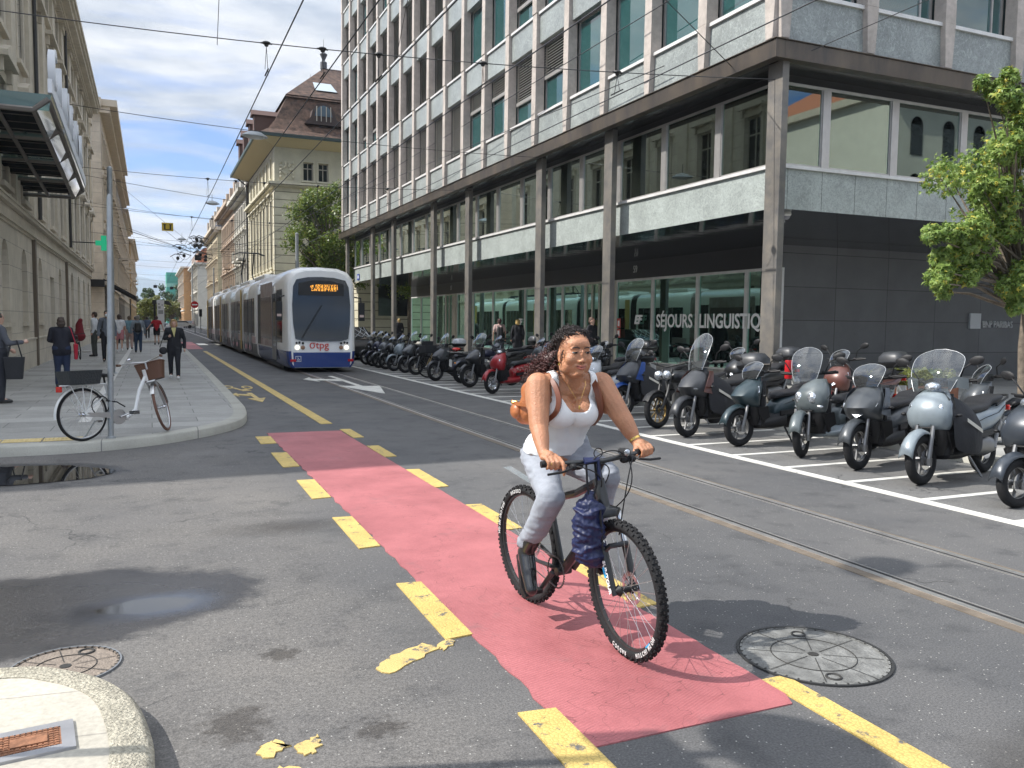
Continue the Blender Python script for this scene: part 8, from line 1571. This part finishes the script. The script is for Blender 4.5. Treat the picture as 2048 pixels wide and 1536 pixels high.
# poles
def pole(x, y, z0, z1, r, lb, lean=0, steps=0):
    t = thing('pole', lb, 'pole', (x, y, z0)); b = MB(); h = z1-z0; b.lathe([(r, 0), (r, h*.52), (r*.86, h*.53), (r*.84, h), (r*.4, h+.04)], n=18); b.v = [(vx+lean*vz, vy, vz) for vx, vy, vz in b.v]; b.lathe([(r*1.7, 0), (r*1.7, .015), (r, .03)], n=18); obj('shaft', b, M_pole, t, True, 30); return t
pole(-.50, 12.0, .13, 3.25, .037, 'thin grey pole the white bicycle is locked to', .015); pole(-1.02, 26.2, .13, 5.9, .085, 'thick grey pole on the pavement behind the thin one', .01); pole(7.25, 45.5, .13, 6.3, .11, 'pale grey pole rising behind the tram roof')
pole(7.9, 118, .13, 8.5, .13, 'slim white pole beside the far orange houses'); pole(8.4, 190, .13, 13, .16, 'tall white pole in front of the far white house')
t = thing('pharmacy_cross', 'green cross sign projecting from the cream building', 'sign', (-1.98, 45, 5.3)); b = MB(); b.bx(-.12, .12, -.06, .06, -.36, .36); b.bx(-.36, -.12, -.06, .06, -.12, .12); b.bx(.12, .36, -.06, .06, -.12, .12); obj('cross', b, mat('cross_green', (.02, .42, .20), .4, emit=(.02, .5, .25), es=.3), t, bevel=.01); b = MB(); b.tube([(-1.47, 0, 0), (-.36, 0, 0)], .025); obj('bracket', b, M_ins, t)
t = thing('hanging_sign', 'yellow box sign with a dark symbol hung over the street', 'sign', (1.1, 56, 7.35)); b = MB(); b.bx(-.33, .33, -.04, .04, -.25, .25); obj('panel', b, mat('sign_yellow', (.55, .38, .03), .5), t, bevel=.01); b = MB(); b.bx(-.2, -.12, -.05, -.04, -.14, .14); b.bx(.12, .2, -.05, -.04, -.14, .14); b.bx(-.2, .2, -.05, -.04, -.18, -.14); b.bx(-.25, -.08, -.05, -.04, .12, .16); b.bx(.08, .25, -.05, -.04, .12, .16); obj('symbol', b, M_ins, t)
for x, y, z, lb in ((4.05, 80, 7.2, 'small black box hung from a wire beyond the tram'), (.9, 150, 7.0, 'tiny black box hung over the far street, left one'), (3.4, 150, 6.8, 'tiny black box hung over the far street, right one')): b = MB(); b.bx(x-.28, x+.28, y-.1, y+.1, z-.25, z+.22); b.tube([(x, y, z+.2), (x, y, z+.6)], .015); tag(obj('signal_box', b, M_ins), lb, 'signal box')
t = thing('no_entry_sign', 'red no-entry sign on a post at the far crossroads', 'sign', (4.9, 106, .0)); b = MB(); b.tube([(0, 0, 0), (0, 0, 3.9)], .05); obj('post', b, M_pole, t); b = MB(); b.lathe([(0, -.06), (.42, -.06), (.42, -.03), (0, -.03)], (0, 0, 3.4), 'y', 24, 0); b.bx(-.3, .3, -.07, -.06, 3.33, 3.47, 1); obj('disc', b, [mat('sign_red', (.5, .01, .015), .4), mat('white_lettering', (.85,)*3)], t)
t = thing('traffic_light', 'traffic light below the no-entry sign at the far crossroads', 'traffic light', (5.6, 107, .0)); b = MB(); b.tube([(0, 0, 0), (0, 0, 2.9)], .05); obj('post', b, M_pole, t); b = MB(); b.bx(-.17, .17, -.15, .1, 2.0, 2.9); [b.lathe([(.1, -.3), (.12, -.15)], (0, 0, 2.15+.29*i), 'y', 12) for i in range(3)]; obj('housing', b, M_ins, t)
t = thing('information_pillar', 'white information pillar on the tram stop island', 'pillar', (1.3, 118, .1)); b = MB(); b.bx(-.42, .42, -.2, .2, 0, 4.0); obj('body', b, mat('pillar_white', (.6, .61, .62), .5), t); b = MB(); b.bx(-.3, .0, -.21, -.2, 2.9, 3.2); b.bx(-.3, -.1, -.21, -.2, 3.4, 3.6); b.bx(.1, .3, -.21, -.2, 3.3, 3.45); b.bx(-.3, .3, -.21, -.2, 2.2, 2.7); obj('notice', b, mat('notice_grey', (.25, .26, .27), .5), t); b = MB(); b.bx(-1.0, -.5, -.3, .3, 3.5, 4.0); b.bx(-.85, -.6, -.1, .1, .0, 3.5); b.prism([(.45, 0, 3.5), (1.4, 0, 3.3), (1.0, 0, 3.9), (.45, 0, 3.95)], (0, .3, 0)); obj('shelter_frame', b, M_ins, t)
b = MB(); b.bx(1.0, 3.6, 108, 150, -.05, .22); struct('stop_island', b, M_kerb)
# sign pole left of the frame that throws the straight shadow at the bottom
t = thing('road_sign', 'road sign on a pole left of the view, known by its straight shadow', 'sign', (-1.38, 3.62, .13)); b = MB(); b.lathe([(.03, 0), (.03, 4.0)], n=12); obj('post', b, M_pole, t); b = MB(); b.lathe([(.0, .035), (.33, .035), (.33, .045), (0, .045)], (0, 0, 3.8), 'x', 32); b.bx(.035, .045, -.2, .2, 3.0, 3.35); obj('plates', b, M_pole, t)
# far vehicles
def smallcar(lb, x, y, rz, m):
    t = thing('parked_car', lb, 'car', (x, y, 0), rz, 'cars at the far crossroads'); b = MB(); pr = [(-2, .35), (-2.05, .75), (-1.3, .85), (-.8, 1.35), (.7, 1.4), (1.3, .95), (2.0, .8), (2.05, .35)]; b.rings([[Vector((px*kk, w_, pz if pz < .8 else .8+(pz-.8)*hh)) for px, pz in pr] for w_, kk, hh in ((-.85, .97, .2), (-.8, 1, .95), (0, 1, 1), (.8, 1, .95), (.85, .97, .2))]); obj('body', b, m, t, True, 50)
    b = MB(); b.rings([[Vector((px, w_, pz)) for px, pz in ((-1.2, .88), (-.78, 1.3), (.68, 1.35), (1.2, .95))] for w_ in (-.83, .83)]); b.rings([[Vector((px, w_, pz)) for w_ in (-.6, .6)]+[Vector((px+.02, w_, pz)) for w_ in (.6, -.6)] for px, pz in ((-1.33, .88), (-.84, 1.34))]); obj('windows', b, M_tg, t)
    for px in (-1.3, 1.3):
        for s in (-1, 1): q = MB(); q.lathe([(.3, -.1), (.32, 0), (.3, .1)], (px, s*.78, .32), 'y', 16); obj('wheel', q, M_tyre, t)
smallcar('white car at the far crossroads left of the no-entry sign', 5.2, 160, 0, paintm('car_white', (.6, .6, .6), 0)); smallcar('red brown car at the far kerb', 7.0, 172, 1.4, brown); smallcar('dark car crossing at the far left of the street end', -.9, 182, 0, blackp); smallcar('silver car under the trees at the street end', 1.4, 190, 0, silver)
# corner building across the junction, behind the viewer: what the office glass mirrors
T = thing('town_house', 'pale corner house with arched windows and orange roof, seen mirrored in the office glass', 'building'); b = MB(); b.bx(54, 110, -40, -22, 0, 20.5); FZ = lambda x, z: Vector((x, -22, z)); obj('wall', b, mat('mint_cream', (.66, .64, .55), .8, var=.08, vs=1), T); b = MB()
for k in range(16):
    x = 56+k*3.6
    for z in (6.5, 11, 15.5): b.bx(x, x+1.3, -22.0, -21.95, z, z+2.4); b.lathe([(0, 0), (.65, 0)], (x+.65, -21.96, z+2.4), 'y', 16)
obj('arched_windows', b, M_oldgl, T); b = MB(); b.bx(53.4, 110.6, -40.6, -21.2, 20.0, 20.6); obj('cornice', b, MLs, T); b = MB(); b.rings([[V3(53.4, -40.6, 20.6), V3(110.6, -40.6, 20.6), V3(110.6, -21.2, 20.6), V3(53.4, -21.2, 20.6)], [V3(60, -33, 25), V3(104, -33, 25), V3(104, -30, 25), V3(60, -30, 25)]]); obj('roof', b, mat('orange_tiles', (.42, .15, .075)), T)
# ---------------- air ----------------
b = MB(); b.bx(-1600, 2300, -60, 4400, -8, 420); hz_ = obj('haze', b, []); hz_['kind'] = 'stuff'
mh = bpy.data.materials.new('haze_air'); mh.use_nodes = True; N = mh.node_tree.nodes; N.clear(); o_ = N.new('ShaderNodeOutputMaterial'); pv = N.new('ShaderNodeVolumePrincipled')
pv.inputs['Color'].default_value = (.80, .88, 1, 1); pv.inputs['Density'].default_value = .00020; mh.node_tree.links.new(pv.outputs[0], o_.inputs['Volume']); hz_.data.materials.append(mh)
tag(hz_, 'thin bluish air that fades the hills and far trees', 'haze')
